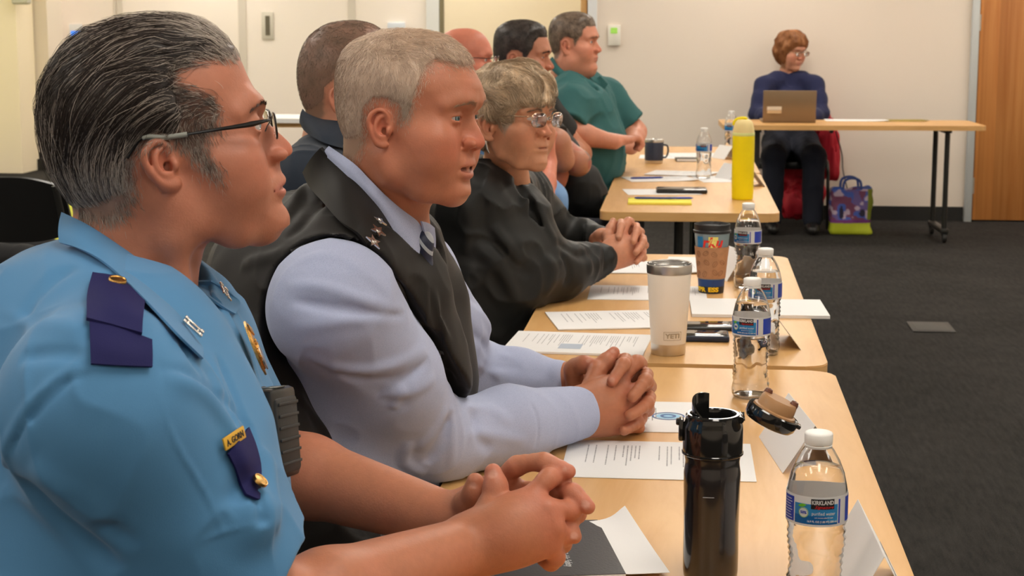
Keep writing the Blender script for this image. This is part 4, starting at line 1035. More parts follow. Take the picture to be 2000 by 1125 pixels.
# far tables
paper(-.12, 6.42, -hp + .15, 'white sheet under the dark tablet on the far table', M_paper, seed=9)
paper(-.14, 6.95, -hp + .25, 'loose printed page with a blue pen on the far table', M_pt3, th=.0015, curl=.006, seed=10)
paper(-.05, 7.20, -hp - .2, 'printed page overlapping others to the left of the far water bottle', M_pt3, th=.0015, curl=.005, seed=11, z=.002)
paper(.12, 6.98, .2, 'crooked white page between the far water bottle and the yellow flask', M_paper, seed=12)
paper(-.12, 8.10, -hp, 'printed sheets beside the short navy tumbler', M_pt3, seed=13)
paper(.02, 8.25, -hp + .1, 'white pages with a notebook at the far end of the far table', M_paper, seed=14)
def pen(x, y, rz, label, m, z=.003, l=.14):
    t = empty('pen', (x, y, TZ + z), rz, label, 'pen'); MB().tube([(-l / 2, 0, .0045), (-l / 2 + .012, 0, .0045), (l / 2 - .012, 0, .0045), (l / 2, 0, .0045)], [.003, .0042, .0042, .001], 10).build('barrel', m, t)
    MB().box((-l / 2 + .025, 0, .0095), (.035, .002, .0015)).build('clip', M_chrome, t)
M_penb = mat('blue_pen', srgb(34, 52, 130), .3)
pen(-.19, 6.93, .35, 'blue pen lying on the loose printed page of the far table', M_penb)
nt_ = empty('notepad', (-.12, 6.04, TZ + .0005), .03, 'bright yellow notepad at the near edge of the far table', 'notepad')
MB().box((0, 0, .004), (.225, .150, .008), bev=.001).build('pad', mat('yellow_paper', srgb(240, 228, 90), .8), nt_); MB().box((0, .066, .0085), (.225, .018, .0015)).build('binding', mat('yellow_binding', srgb(214, 200, 60), .7), nt_)
pen(-.14, 6.06, .05, 'dark blue pen lying on the left of the yellow notepad', M_penb, z=.010); pen(-.05, 6.07, .12, 'blue pen lying on the right of the yellow notepad', mat('bright_blue_pen', srgb(50, 66, 180), .3), z=.010, l=.10)
tb_ = empty('tablet', (-.045, 6.42, TZ + .003), -hp + .04, 'black tablet in a case lying on white sheets of the far table', 'tablet')
MB().box((0, 0, .006), (.12, .19, .012), bev=.003).build('case', M_plas, tb_); MB().box((0, 0, .0124), (.11, .18, .0008), bev=.0003).build('screen', mat('tablet_glass', (.01, .01, .012), .08), tb_)
nb_ = empty('notebook', (-.005, 7.88, TZ + .0005), -hp + .1, 'dark olive notebook between the navy tumbler and the far water bottle', 'notebook'); MB().box((0, 0, .007), (.09, .16, .014), bev=.002).build('cover', mat('olive_cover', srgb(74, 66, 52), .6), nb_); MB().box((.002, 0, .007), (.089, .156, .010)).build('pages', M_paper, nb_)
name_tent(.155, 7.02, math.radians(-60), 'small folded white card left of the yellow flask', w=.12, h=.06, marks=False)
name_tent(.225, 6.72, math.radians(-80), 'small folded white card peeking out right of the yellow flask', w=.12, h=.06, marks=False)
name_tent(.150, 8.05, math.radians(-60), 'small folded white card by the bottle at the far end of the far table', w=.12, h=.06, marks=False)

# ---------------------------------------------------------------- laptop table
Lx, Ly = PY(1541, 236, 10.93)[0], 10.93
t = empty('laptop', (Lx, Ly, TZ + .0005), math.radians(2.5), 'open bronze-grey laptop seen from behind with a white sticker on its lid', 'laptop')
M_lap = mat('bronze_aluminium', srgb(140, 118, 92), .4, metal=.4)
MB().box((0, .12, .008), (.335, .235, .016), bev=.003).build('base', M_lap, t); MB().box((0, .13, .0165), (.29, .12, .0012)).build('keyboard', M_plas, t)
rx = Matrix.Rotation(math.radians(-8), 3, 'X') ; MB().box((0, -.012, .105), (.335, .008, .200), bev=.002, rot=Matrix.Rotation(math.radians(8), 3, 'X')).build('lid', M_lap, t)
MB().box((0, .004, .017), (.25, .012, .010), bev=.002).build('hinge', M_plas, t)
MB().box((-.096, -.0175, .092), (.092, .0012, .022), rot=Matrix.Rotation(math.radians(8), 3, 'X')).build('sticker', mat('sticker_white', srgb(226, 214, 196), .5), t)
MB().box((-.096, -.0200, .070), (.092, .0012, .020), rot=Matrix.Rotation(math.radians(8), 3, 'X')).build('sticker', mat('sticker_tan', srgb(206, 178, 140), .5), t)
def wpaper(px, py, rz, label, m, w=.216, l=.279, curl=.006, th=.002, seed=0):
    c_ = PZ(px, py); return paper(c_[0], c_[1], rz, label, m, w=w, l=l, curl=curl, th=th, seed=seed)
wpaper(1672, 235.5, -hp, 'white papers right of the laptop on the table by the wall', M_paper, l=.40, seed=20)
wpaper(1765, 235.5, -hp + .1, 'yellow and brown leaflet lying at the right of the papers by the wall', mat('leaflet', srgb(150, 130, 50), .6, var=.4, vscale=18), l=.28, seed=21)
wpaper(566, 236.5, -hp, 'pile of white papers on the table against the cream partition', M_paper, l=.42, th=.03, name=None, seed=22) if False else None
c_ = PZ(566, 236); paper(c_[0], c_[1], -hp, 'pile of white papers on the table against the cream partition', M_paper, w=.5, l=.80, th=.028, seed=22, name='paper_stack')
# bag, cable
c_ = PZ(1660, 458, 0)
t = empty('tote_bag', (c_[0], c_[1] + .05, 0), math.radians(4), 'colourful patterned tote bag with purple, blue and lime on the carpet by the wall', 'bag')
def bag_col(v):
    q = v * np.array([1, 1, 1.0]); n1, n2, n3 = vnoise(q, 16), vnoise(q + 7, 22), vnoise(q + 13, 34)
    c = np.tile(np.array(srgb(108, 92, 150)), (len(v), 1)); c[n1 > .56] = srgb(70, 96, 180); c[n2 > .60] = srgb(120, 66, 96); c[n3 > .66] = srgb(190, 170, 190); c[n2 < .32] = srgb(40, 34, 60); c[v[:, 0] > c_[0] + .10] = srgb(120, 130, 30); c[v[:, 2] < .075] = srgb(178, 190, 40); c[(v[:, 2] > .075) & (v[:, 2] < .10)] = srgb(116, 50, 120); c[(v[:, 2] > .30)] = srgb(50, 90, 180); return c
SB_ = Sdf(); SB_.box((c_[0], c_[1] + .05, .155), (.135, .075, .155), .03, 0); SB_.ell((c_[0], c_[1] + .05, .33), (.10, .05, .05), .03, 's'); SB_.disp(lambda p: ((vnoise(p, 14) - .5) * .03).astype(F32)); SB_.plane((0, 0, .002), (0, 0, -1))
v, q = SB_.mesh((c_[0] - .2, c_[1] - .1, -.02), (c_[0] + .2, c_[1] + .2, .38), .007); wl(link('bag_body', npmesh('bag_body', v, q, col=bag_col(v)), mat('bag_print', (.3, .3, .5), .7, attr=True), t))
for s_ in (-1, 1):
    o = MB().tube(crom([(-.06, s_ * .06, .28), (-.05, s_ * .065, .35), (.0, s_ * .06, .37), (.05, s_ * .065, .35), (.06, s_ * .06, .28)], 5), .008, 8).build('strap', mat('bag_strap', srgb(60, 84, 150), .7), t)
cb = [PY(1632, 256, 11.25), PY(1644, 300, 11.35), PY(1646, 330, 11.4), PY(1652, 358, 11.35), PY(1658, 380, 11.3)]
o = MB().tube(crom(cb, 6), .004, 8).build('power_cable', mat('grey_cable', (.05, .05, .05), .5)); tag(o, 'thin dark cable hanging from the wall table down to the tote bag', 'cable')
# ---------------------------------------------------------------- people: helpers
def traced(pts, o, zc, pitch):
    """outline of a head seen side-on, photo pixels -> head coordinates"""
    p = (np.array(pts, float) - np.array(o)) * (zc / F); x, z = p[:, 0], -p[:, 1]; a = math.radians(pitch)
    return np.stack([x * math.cos(a) + z * math.sin(a), -x * math.sin(a) + z * math.cos(a)], 1)
def skin_obj(name, parts, parent, m=None):
    v, q, c = join_np(parts); return wl(link(name, npmesh(name, v, q, col=c), m or M_skin, parent))
def build_head(H, h=.0016, newton=1, lo=(-.17, -.115, -.15), hi=(.16, .115, .17)):
    c = np.array([[x, y, z] for x in (lo[0], hi[0]) for y in (lo[1], hi[1]) for z in (lo[2], hi[2])])
    w = H.W(c); return H.S.mesh(w.min(0), w.max(0), h, newton)
def PP(*a):
    """list of (px, py, depth) -> room points"""
    return np.array([P(*x) for x in a])
def hit(S, px, py, z0, z1, off=0.0):
    """the point of a surface met by the sight line through a pixel, pushed out by off"""
    t = np.linspace(z0, z1, 260); d = ray(px, py); p = EYE + t[:, None] * d
    f = S.local(((p - S.o) @ S.R.T / S.sc).astype(F32)) * S.sc; k = np.flatnonzero(f < 0)
    i = k[0] if len(k) else int(np.argmin(f)); t0 = t[i]
    if len(k) and i > 0: t0 = t[i - 1] + (t[i] - t[i - 1]) * f[i - 1] / (f[i - 1] - f[i])
    p = EYE + t0 * d
    if off:
        g, _ = grad(S, p[None], .004); p = p + g[0] * off
    return p
def hits(S, pts, z0, z1, off=0.0): return np.array([hit(S, x, y, z0, z1, off) for x, y in pts])
def patch(name, S, grid, z0, z1, off, th, m, parent, sub=4):
    g = np.array([[hit(S, x, y, z0, z1, off) for x, y in row] for row in grid]); fine = spl_grid(g, sub)
    v, q = thick(fine, th); o = link(name, npmesh(name, v, q), m, parent); wl(o)
    try: o.data.set_sharp_from_angle(angle=math.radians(50))
    except Exception: pass
    return o
def cloth_obj(name, S, lo, hi, h, m, parent, newton=1, col=None):
    v, q = S.mesh(lo, hi, h, newton); c = None if col is None else col(v)
    return wl(link(name, npmesh(name, v, q, col=c), m, parent))
def torso(S, pts, rs, A, w, k=.05):
    for o in (-w, 0, w): S.chain([np.asarray(p) + np.asarray(A) * o for p in pts], rs, k, kk=.05)
def crumple(S, amp=.003, sc=(9, 9, 4), seed=0):
    sc = np.array(sc, float)
    def fn(p):
        q = p * sc; w = vnoise(q + seed, 1.0); w2 = vnoise(q * 2.3 + seed + 5 + w[:, None] * 1.5, 1.0)
        r = 1 - np.abs(2 * w2 - 1); return (-(r ** 3) * amp + (.5 - w) * amp * .8).astype(F32)
    S.disp(fn)
def finger(S, pts, r0, r1, k=.004):
    c = crom(pts, 3) if len(pts) > 2 else np.array(pts)
    S.chain(c, list(np.linspace(r0, r1, len(c))), k)
    for p in pts[1:-1]: S.ell(p, (r0 + r1) / 2 * 1.10, .006)
def tint(v, base, reds=(), nails=(), fur=None):
    col = np.tile(np.array(base, float), (len(v), 1))
    def mx(m, c): nonlocal col; m = np.clip(m, 0, 1)[:, None]; col = col * (1 - m) + np.array(c) * m
    for c, r, a in reds: mx(np.exp(-((np.linalg.norm(v - c, axis=1) / r) ** 2)) * a, (.62, .19, .13))
    n = vnoise(v, 230) * .6 + vnoise(v + 3, 60) * .4; col *= (1 + (n - .5) * .2)[:, None]
    n2 = vnoise(v, 38); mx((n2 - .45) * .3, (.60, .17, .10))
    for c, r in nails:
        d = np.linalg.norm(v - c, axis=1); mx(sstep(r * .9, r * .6, d) * .55, (.62, .34, .26))
    return col
def brow_hair(H, col, parent, n=260, thick_=1.0, name='eyebrow', seed=5, dens=1.0):
    rs = np.random.RandomState(seed)
    for sy in (-1, 1):
        line = crom([(.112, sy * .011, .043), (.108, sy * .026, .0485), (.09, sy * .047, .0435)], 10)
        t = rs.rand(n); i = np.clip((t * (len(line) - 1)), 0, len(line) - 1.001); a = i.astype(int); fr = (i - a)[:, None]
        p = line[a] * (1 - fr) + line[a + 1] * fr + np.stack([np.zeros(n), np.zeros(n), rs.normal(0, .0022 * thick_, n) * (1 - .5 * t)], 1)
        w = H.W(p)
        for _ in range(4):
            g, f = grad(H.S, w); w = w - g * f[:, None]
        d = (np.array([-.35, sy * .9, .0])[None] + np.stack([np.zeros(n), np.zeros(n), .45 - .9 * t], 1)) @ H.R
        g, f = grad(H.S, w); d = d - g * (d * g).sum(1, keepdims=True) * .8 + g * .25; d /= np.linalg.norm(d, axis=1, keepdims=True)
        L = rs.uniform(.005, .009, n)[:, None]
        paths = np.stack([w - g * .0005, w + d * L * .5, w + d * L + g * .0002], 1)
        v, q, c = strands(paths, np.tile([.00022, .0002, .00008], (n, 1)) * dens * H.sc, np.array(col)[None] * rs.uniform(.6, 1.4, (n, 1)))
        wl(link(name, npmesh(name, v, q, col=c), M_hair, parent))
def glasses(H, parent, label=None, col=None, lens=None, w=.050, hgt=.030, rim=.0011, x=.118, tilt=8, temple='metal', z=.0255, dark=True, rimless=False, half=False, wrap=.05):
    m = MB(); fr = empty('eyeglasses', parent.location); fr.parent = parent; fr.location = (0, 0, 0)
    mt = col; a = math.radians(tilt)
    def wl2(o): o.location = -parent.location; return o
    for sy in (-1, 1):
        c = np.array([x, sy * .0335, z]); pts = []
        for k in range(29):
            t = 2 * math.pi * k / 28; u = math.cos(t) * w / 2; v = math.sin(t) * hgt / 2
            sq = (abs(math.cos(t)) ** 3.2 + abs(math.sin(t)) ** 3.2) ** (-1 / 3.2)
            u, v = u * sq * .98, v * sq * .98
            pts.append(c + np.array([-abs(u + sy * 0) * 0 - sy * u * wrap + v * math.sin(a), u, v * math.cos(a)]))
        W = [H.W(p) for p in pts]
        if not rimless: wl2(MB().tube(W[:15] if half else W, rim, 8, cap=half).build('rim', mt, fr))
        lm = MB(); cw = H.W(c + np.array([.0012, 0, 0]))
        ring = [lm.bm.verts.new(V(p)) for p in W[:-1]]; cv = lm.bm.verts.new(V(cw))
        for i in range(28): lm.bm.faces.new((ring[i], ring[(i + 1) % 28], cv))
        lo_ = wl2(lm.build('lens', lens, fr))
        md = lo_.modifiers.new('t', 'SOLIDIFY'); md.thickness = .0012
        # temple arm over the ear
        e = H.earc[(sy + 1) // 2]
        tp = [np.array([x - .006, sy * (.0335 + w / 2 - .001), z + .008]), np.array([x - .012, sy * (.0345 + w / 2 + .006), z + .0085]), np.array([x - .03, sy * .0695, z + .008]),
              np.array([.05, sy * .0755, z + .009]), e + np.array([.012, sy * .004, .026]), e + np.array([-.012, sy * .0015, .029]), e + np.array([-.030, sy * -.002, .012])]
        W = crom([H.W(p) for p in tp], 5); n = len(W)
        if temple == 'sport':
            rr = np.interp(np.linspace(0, 1, n), [0, .18, .3, .42, .6, 1], [.0012, .0018, .0030, .0022, .0013, .0013])
            wl2(MB().tube(W[:int(n * .62)], list(rr[:int(n * .62)]), 8).build('temple', mt, fr))
            wl2(MB().tube(W[int(n * .60):int(n * .84)], .0026, 10).build('temple_sleeve', mat('temple_rubber', (.27, .28, .25), .5), fr))
            wl2(MB().tube(W[int(n * .83):], .0016, 8).build('temple_tip', mt, fr))
        else: wl2(MB().tube(W, rim * 1.1, 8).build('temple', mt, fr))
        wl2(MB().tube([H.W((x - .001, sy * .0085, z + .004)), H.W((x - .006, sy * .0105, z - .001)), H.W((x - .009, sy * .0115, z - .006))], .0006, 6).build('nose_pad', mt, fr))
    wl2(MB().tube([H.W((x + .0015, -.0085, z + .006)), H.W((x + .0045, 0, z + .0085)), H.W((x + .0015, .0085, z + .006))], rim * 1.1, 8).build('bridge', mt, fr))
    return fr
def avoid_tables(S):
    for x0, x1, y0, y1 in ((-.346, .266, 1.602, 3.128), (-.351, .261, 3.162, 4.688), (-.33, .30, 5.725, 8.785)):
        S.box(((x0 + x1) / 2, (y0 + y1) / 2, TZ - .0165), ((x1 - x0) / 2 + .003, (y1 - y0) / 2 + .003, .0185), .002, .004, 's')
M_lens = mat('lens_glass', (.98, .98, 1), 0, trans=1, ior=1.45, spec=.5)
M_shoe = mat('black_shoe', (.015, .014, .013), .35)
def lower_body(parent, pel, heads, m, r=.085, A=(0, 1, 0), fwd=(1, 0, 0), knee=.42, spread=.10, feet=None, kz=.50, shin=0.0, h=.009, crumple_=.004):
    """seated trousers and shoes: pel = pelvis centre"""
    A = unit(A); fw = unit(fwd); S = Sdf(); pel = np.asarray(pel, float) + [0, 0, .015]
    S.cone(pel - A * .07, pel + A * .07, .11, .11, .03)
    S.cone(pel + [0, 0, .02], pel + [0, 0, .10], .11, .10, .05)
    fts = []
    for s_ in (-1, 1):
        hp = pel + A * s_ * .085 - [0, 0, .02]; kn = hp * [1, 1, 0] + fw * knee + A * s_ * (spread - .085) + [0, 0, kz]
        ft = kn * [1, 1, 0] + fw * shin + [0, 0, .09]
        S.cone(hp, kn, r, r * .74, .04); S.cone(kn, ft, r * .72, r * .58, .03); fts.append((kn, ft))
    crumple(S, crumple_, (7, 7, 7))
    lo = np.minimum.reduce([pel - .26] + [k - .16 for k, f in fts] + [f - .1 for k, f in fts]); hi = np.maximum.reduce([pel + .3] + [k + .16 for k, f in fts] + [f + .16 for k, f in fts]); lo[2] = max(lo[2], .02)
    cloth_obj('trousers', S, lo, hi, h, m, parent)
    for k, f in fts:
        s2 = Sdf(); s2.cone(f * [1, 1, 0] + fw * .15 + [0, 0, .036], f * [1, 1, 0] - fw * .03 + [0, 0, .045], .036, .044, .02, flat=((0, 0, 1), 1.15)); s2.cone(f * [1, 1, 0] + [0, 0, .05], f + [0, 0, .02], .046, .046, .03)
        s2.plane((0, 0, .004), (0, 0, -1))
        cloth_obj('shoe', s2, f * [1, 1, 0] - .24 + [0, 0, .23], f * [1, 1, 0] + .24 + [0, 0, -.06], .006, M_shoe, parent)
def hair_cap(H, sdpoly, T, col, parent, h=.0022, name='hair', noise=.0, nsc=(60, 60, 60), flow=None):
    """close layer of hair over the scalp: sdpoly(q) signed distance to the haired region seen from the side, T(q) thickness"""
    S = Sdf((H.o, H.R), H.sc)
    def fn(p):
        g = H.gauge(p); t = T(p)
        if noise: t = t + noise * (vnoise(p * np.array(nsc), 1.0) - .5)
        return smax(g - t.astype(F32), sdpoly(p).astype(F32), .006)
    S._add('u', fn, (0, 0, .03), .2, 0)
    c = np.array([[x, y, z] for x in (-.17, .15) for y in (-.115, .115) for z in (-.12, .19)]); w = H.W(c)
    v, q = S.mesh(w.min(0), w.max(0), h, 1); return S, v, q, col(H.L(v))
def comb_strands(H, S, v, q, n, dens, dirf, colf, length, lift, rad=.00035, M=8, seed=1, jitter=.12, curl=0, sides=3, sink=.001):
    roots, nn = pick_roots(v, q, n, lambda p: dens(H.L(p)), seed)
    if not len(roots): return None
    ql = H.L(roots); L = length(ql); lf = lift(ql)
    paths, r = grow_hair(S, roots - nn * sink, nn, lambda p: dirf(H.L(p)) @ H.R, L, None, lf, M=M, rad=rad, jitter=jitter, seed=seed, curl=curl)
    return strands(paths, r * H.sc, colf(ql, seed), sides)
M_ink = mat('dark_ink', (.02, .02, .025), .6)
def leaf(name, Stop, S, top, low, parent, m, topoff=.004, lowoff=.006, mid=.006, z0=1.4, z1=2.2, th=.0022):
    a = hits(Stop, top, z0, z1, topoff); b = hits(S, low, z0, z1, lowoff)
    rows = [a]
    for t in (.33, .66):
        r = a * (1 - t) + b * t; r = r - _f * mid * 1.2 * math.sin(math.pi * t) + [0, 0, .0]; rows.append(r)
    rows.append(b); g = spl_grid(np.array(rows), 5); v, q = thick(g, th)
    o = wl(link(name, npmesh(name, v, q), m, parent)); o.data.set_sharp_from_angle(angle=math.radians(50)); return o
def disc(name, S, px, py, r, m, parent, off=.006, z0=1.3, z1=2.2, ring=None, th=.003, dome=True, squash=1):
    c = hit(S, px, py, z0, z1, off); g, _ = grad(S, hit(S, px, py, z0, z1)[None], .012); n = g[0]
    rot = Vector((0, 0, 1)).rotation_difference(V(n)).to_matrix()
    o = MB().lathe([(0, th), (r * .5, th * .95), (r * .78, th * .75), (r * .84, th * .95), (r * .93, th), (r, th * .6), (r, 0)], V(c), 28, rot=rot).build(name, m, parent)
    return wl(o), c, n
def oriented(S, px, py, z0, z1, off, right_px):
    """frame on the surface: x towards the pixel right_px, z out"""
    c = hit(S, px, py, z0, z1, off); e = hit(S, right_px[0], right_px[1], z0, z1, off)
    g, _ = grad(S, hit(S, px, py, z0, z1)[None], .02); n = g[0]; x = e - c; x = unit(x - n * (x @ n)); y = np.cross(n, x)
    return Matrix(((x[0], y[0], n[0], c[0]), (x[1], y[1], n[1], c[1]), (x[2], y[2], n[2], c[2]), (0, 0, 0, 1)))
def lettering(name, txt, size, M, m, parent, align='CENTER', ext=.0003, bold=0.0, sx=1.0, cyl=None, world=True, shear=0, space=1.0):
    cu = bpy.data.curves.new(name, 'FONT'); cu.body = txt; cu.size = size; cu.align_x = align; cu.align_y = 'CENTER'; cu.extrude = ext; cu.offset = bold; cu.shear = shear; cu.space_character = space
    cu.resolution_u = 3
    o = bpy.data.objects.new('tmp', cu); C.objects.link(o); dg = bpy.context.evaluated_depsgraph_get(); dg.update()
    me = bpy.data.meshes.new_from_object(o.evaluated_get(dg)); bpy.data.objects.remove(o); me.name = name
    for v in me.vertices:
        v.co.x *= sx
        if cyl:   # wrap round an upright cylinder: (radius, angle0, z)
            r, a0, z = cyl; a = a0 + v.co.x / r; y = v.co.y; d = r + v.co.z
            v.co = (d * math.cos(a), d * math.sin(a), z + y)
    if M is not None: me.transform(M)
    me.materials.clear(); ob = link(name, me, m, parent, smooth=False)
    return wl(ob) if world else ob
def facecol(H, v, base, hm, c0, c1, tf, **k):
    c = H.skin(v, base, **k); q_ = H.L(v); m = hm(q_)[:, None] * .85; t = tf(q_)[:, None]; return c * (1 - m) + (np.array(c0) * (1 - t) + np.array(c1) * t) * m
def folds(S, base, z0, z1, lst):
    for pts, d, w in lst: S.fold(crom(hits(base, pts, z0, z1), 3), abs(d) * 1.15, w * .78, 1 if d > 0 else -1)
def clasp(S, wR, wL, f, s):
    """two hands with fingers interlaced; f maps the drawing to the room, s scales thicknesses"""
    QQ = lambda *a: np.array([f(*x) for x in a])
    kR = QQ((1215, 738, 2.64), (1238, 766, 2.632), (1243, 800, 2.63), (1232, 832, 2.635))
    for i, kn in enumerate(kR): S.cone(wR + (kR[i] - kR.mean(0)) * .45, kn, .021 * s, .0115 * s, .018 * s)
    S.ell((wR + kR.mean(0)) / 2, .031 * s, .03 * s)
    kL = QQ((1190, 722, 2.72), (1210, 740, 2.73), (1222, 770, 2.735), (1222, 800, 2.735))
    for i, kn in enumerate(kL): S.cone(wL + (kL[i] - kL.mean(0)) * .3, kn, .020 * s, .012 * s, .024 * s)
    # near-hand fingers go between to the far side
    finger(S, QQ((1215, 738, 2.64), (1243, 708, 2.655), (1250, 712, 2.69), (1240, 735, 2.72)), .0115 * s, .009 * s, .004 * s)
    finger(S, QQ((1238, 766, 2.632), (1262, 748, 2.655), (1268, 755, 2.69), (1255, 775, 2.71)), .0112 * s, .009 * s, .004 * s)
    finger(S, QQ((1243, 800, 2.63), (1262, 792, 2.655), (1265, 800, 2.69), (1250, 812, 2.71)), .0108 * s, .0085 * s, .004 * s)
    finger(S, QQ((1232, 832, 2.635), (1246, 835, 2.66), (1244, 840, 2.69)), .0098 * s, .008 * s, .004 * s)
    # far-hand fingers lie over the near hand's back
    finger(S, QQ((1190, 722, 2.72), (1221, 704, 2.67), (1217, 713, 2.622), (1196, 744, 2.598)), .0112 * s, .0088 * s, .002 * s)
    finger(S, QQ((1222, 770, 2.735), (1260, 732, 2.67), (1260, 744, 2.622), (1235, 775, 2.592)), .0112 * s, .0088 * s, .002 * s)
    finger(S, QQ((1222, 800, 2.735), (1265, 774, 2.67), (1264, 788, 2.622), (1230, 811, 2.590)), .0108 * s, .0085 * s, .002 * s)
    finger(S, QQ((1222, 812, 2.735), (1252, 814, 2.67), (1246, 826, 2.632), (1219, 841, 2.598)), .0098 * s, .0078 * s, .002 * s)
    # thumbs
    finger(S, QQ((1128, 765, 2.70), (1120, 722, 2.68), (1140, 712, 2.665), (1163, 714, 2.65)), .0165 * s, .0098 * s, .004 * s)
    finger(S, QQ((1150, 770, 2.62), (1166, 728, 2.645), (1182, 708, 2.66), (1199, 688, 2.67)), .0165 * s, .0092 * s, .004 * s)
    tips = [((x, y), r) for x, y, r in ((1195, 742, .0058), (1234, 772, .0058), (1229, 808, .0055), (1218, 837, .005), (1150, 706, .006), (1197, 686, .005))]
    out = []
    for (x, y), r in tips:
        e = min((P_ for P_ in [f(x, y, d) for d in np.linspace(2.58, 2.68, 11)]), key=lambda p: abs(float(S.local(np.array([p], F32))[0])))
        out.append((e, r * s))
    return kR, kL, out
M_frm = mat('black_metal_frame', (.012, .011, .011), .3, metal=.3)
M_trN = mat('navy_trousers', (.012, .014, .025), .8)
M_trD = mat('dark_trousers', (.012, .012, .013), .8)
M_gold2 = mat('pale_gold_frame', (.75, .55, .36), .25, metal=1)
# ---------------------------------------------------------------- person in the light blue uniform
T0 = __import__('time').time()
o1 = (333, 320); z1 = 1.74; pit1 = 9
H1 = Head(P(*o1, z1), head_frame(20, pit1, 0),
    sag=traced([(330, 50), (395, 58), (445, 84), (470, 113), (486, 150), (503, 185), (511, 205), (512, 225), (512, 250), (508, 285), (510, 320), (519, 350), (526, 375), (530, 400), (538, 425), (540, 446), (520, 466),
                (470, 474), (400, 462), (320, 440), (230, 430), (160, 405), (122, 350), (103, 280), (108, 200), (140, 125), (195, 75), (260, 52)], o1, z1, pit1),
    prof=traced([(495, 170), (507, 185), (516, 200), (518, 213), (513, 228), (519, 238), (536, 254), (556, 273), (567, 285), (571, 295), (569, 305), (556, 312), (547, 319), (546, 328), (549, 340), (556, 351), (555, 360),
                 (548, 369), (554, 378), (552, 388), (548, 396), (549, 404), (556, 414), (562, 430), (559, 447), (547, 459)], o1, z1, pit1),
    thin_lips=1, cheek=1.15, jaw=1.08, ears=.98, earv=.80, eardz=.005, mz=-.0436, crease=.0010, chin2=0)
p1 = empty('person', (-.82, 1.80, 0), label='man in light blue uniform shirt and glasses, slicked grey hair, hands clasped on table', cat='person')
SH_R, SH_L = P(200, 800, 1.52), P(358, 680, 1.93); A1 = unit(SH_L - SH_R)
nk1 = P(238, 585, 1.75)
H1.S.chain([H1.L(P(300, 390, 1.745)), H1.L(P(262, 490, 1.755)), H1.L(nk1), H1.L(P(225, 700, 1.77))], [.062, .066, .074, .09], .022)
H1.S.chain([H1.L(x) for x in PP((325, 385, 1.69), (338, 470, 1.695), (352, 570, 1.71))], .009, .03)
v, q = build_head(H1, .0015, lo=(-.18, -.13, -.27))
hl1 = traced([(480, 95), (460, 122), (415, 118), (370, 128), (345, 140), (350, 165), (385, 175), (415, 190), (425, 215), (418, 240), (400, 262), (392, 285), (405, 305), (420, 325), (415, 340), (400, 330), (375, 312), (362, 290),
              (345, 275), (300, 262), (262, 285), (255, 330), (262, 360), (248, 395), (225, 420), (180, 425), (128, 405), (60, 350), (40, 150), (150, 0), (400, -20)], o1, z1, pit1)
def hm1(q): return sstep(.006, -.006, sgn_poly(hl1, q[:, [0, 2]]) + (vnoise(q, 160) - .5) * .01)
def hc1(q):   # darker crown, grey sides
    x, z = q[:, 0], q[:, 2]; t = np.clip(sstep(.05, -.02, z) * .9 + sstep(.03, .09, x) * .8, 0, 1) * (.6 + .4 * vnoise(q, 120)); return t
head_part = (v, q, facecol(H1, v, (.44, .172, .103), hm1, (.035, .024, .02), (.26, .19, .155), hc1))
hv1, hq1 = v, q
# arms and clasped hands
SA = Sdf()
eR, wR = P(520, 1228, 1.66), P(925, 1063, 1.845); eL, wL = P(490, 905, 2.05), P(893, 1022, 1.93)
SA.cone(SH_R, eR, .058, .052, .02); SA.chain([eR, eR * .72 + wR * .28 + [0, 0, .004], wR], [.051, .050, .0315], .03, flat=None)
SA.cone(SH_L, eL, .055, .05, .02); SA.chain([eL, eL * .72 + wL * .28 + [0, 0, .004], wL], [.049, .048, .031], .03)
# near hand, its back to the viewer
kR = PP((1040, 968, 1.845), (1070, 994, 1.832), (1082, 1030, 1.832), (1075, 1066, 1.84))
for i, kn in enumerate(kR):
    st = wR + unit(np.cross(kn - wR, _f)) * 0 + (kR[i] - kR.mean(0)) * .35
    SA.cone(st, kn, .0195, .0118, .022)
SA.ell((wR + kR.mean(0)) / 2 + [0, 0, 0], .030, .03)
finger(SA, PP((1040, 968, 1.845), (1072, 934, 1.85), (1096, 933, 1.872), (1104, 950, 1.893)), .0108, .0085)
finger(SA, PP((1070, 994, 1.832), (1114, 996, 1.85), (1126, 1003, 1.868), (1112, 1026, 1.90)), .0108, .0085)
finger(SA, PP((1082, 1030, 1.832), (1100, 1046, 1.85), (1098, 1062, 1.868), (1080, 1070, 1.89)), .0105, .008)
finger(SA, PP((1075, 1066, 1.84), (1086, 1088, 1.852), (1076, 1098, 1.866), (1060, 1092, 1.88)), .0095, .0075)
finger(SA, PP((935, 1035, 1.85), (957, 990, 1.85), (968, 952, 1.855), (963, 922, 1.86)), .0155, .0095)
# far hand
kL = PP((985, 935, 1.90), (1010, 958, 1.905), (1030, 985, 1.91), (1040, 1012, 1.91))
for i, kn in enumerate(kL): SA.cone(wL + (kL[i] - kL.mean(0)) * .35, kn, .019, .0115, .02)
SA.ell((wL + kL.mean(0)) / 2, .027, .03)
finger(SA, PP((985, 935, 1.90), (1010, 910, 1.885), (1062, 903, 1.868), (1110, 921, 1.858)), .0112, .0083)
finger(SA, PP((1010, 958, 1.905), (1080, 962, 1.885), (1118, 963, 1.858), (1148, 990, 1.845)), .0112, .0083)
finger(SA, PP((1030, 985, 1.91), (1092, 1008, 1.885), (1108, 1018, 1.86), (1122, 1048, 1.848)), .0105, .008)
finger(SA, PP((1040, 1012, 1.91), (1075, 1040, 1.89), (1095, 1050, 1.87)), .009, .007)
finger(SA, PP((900, 1010, 1.915), (912, 982, 1.90), (928, 962, 1.885), (928, 940, 1.88)), .0155, .0095)
avoid_tables(SA)
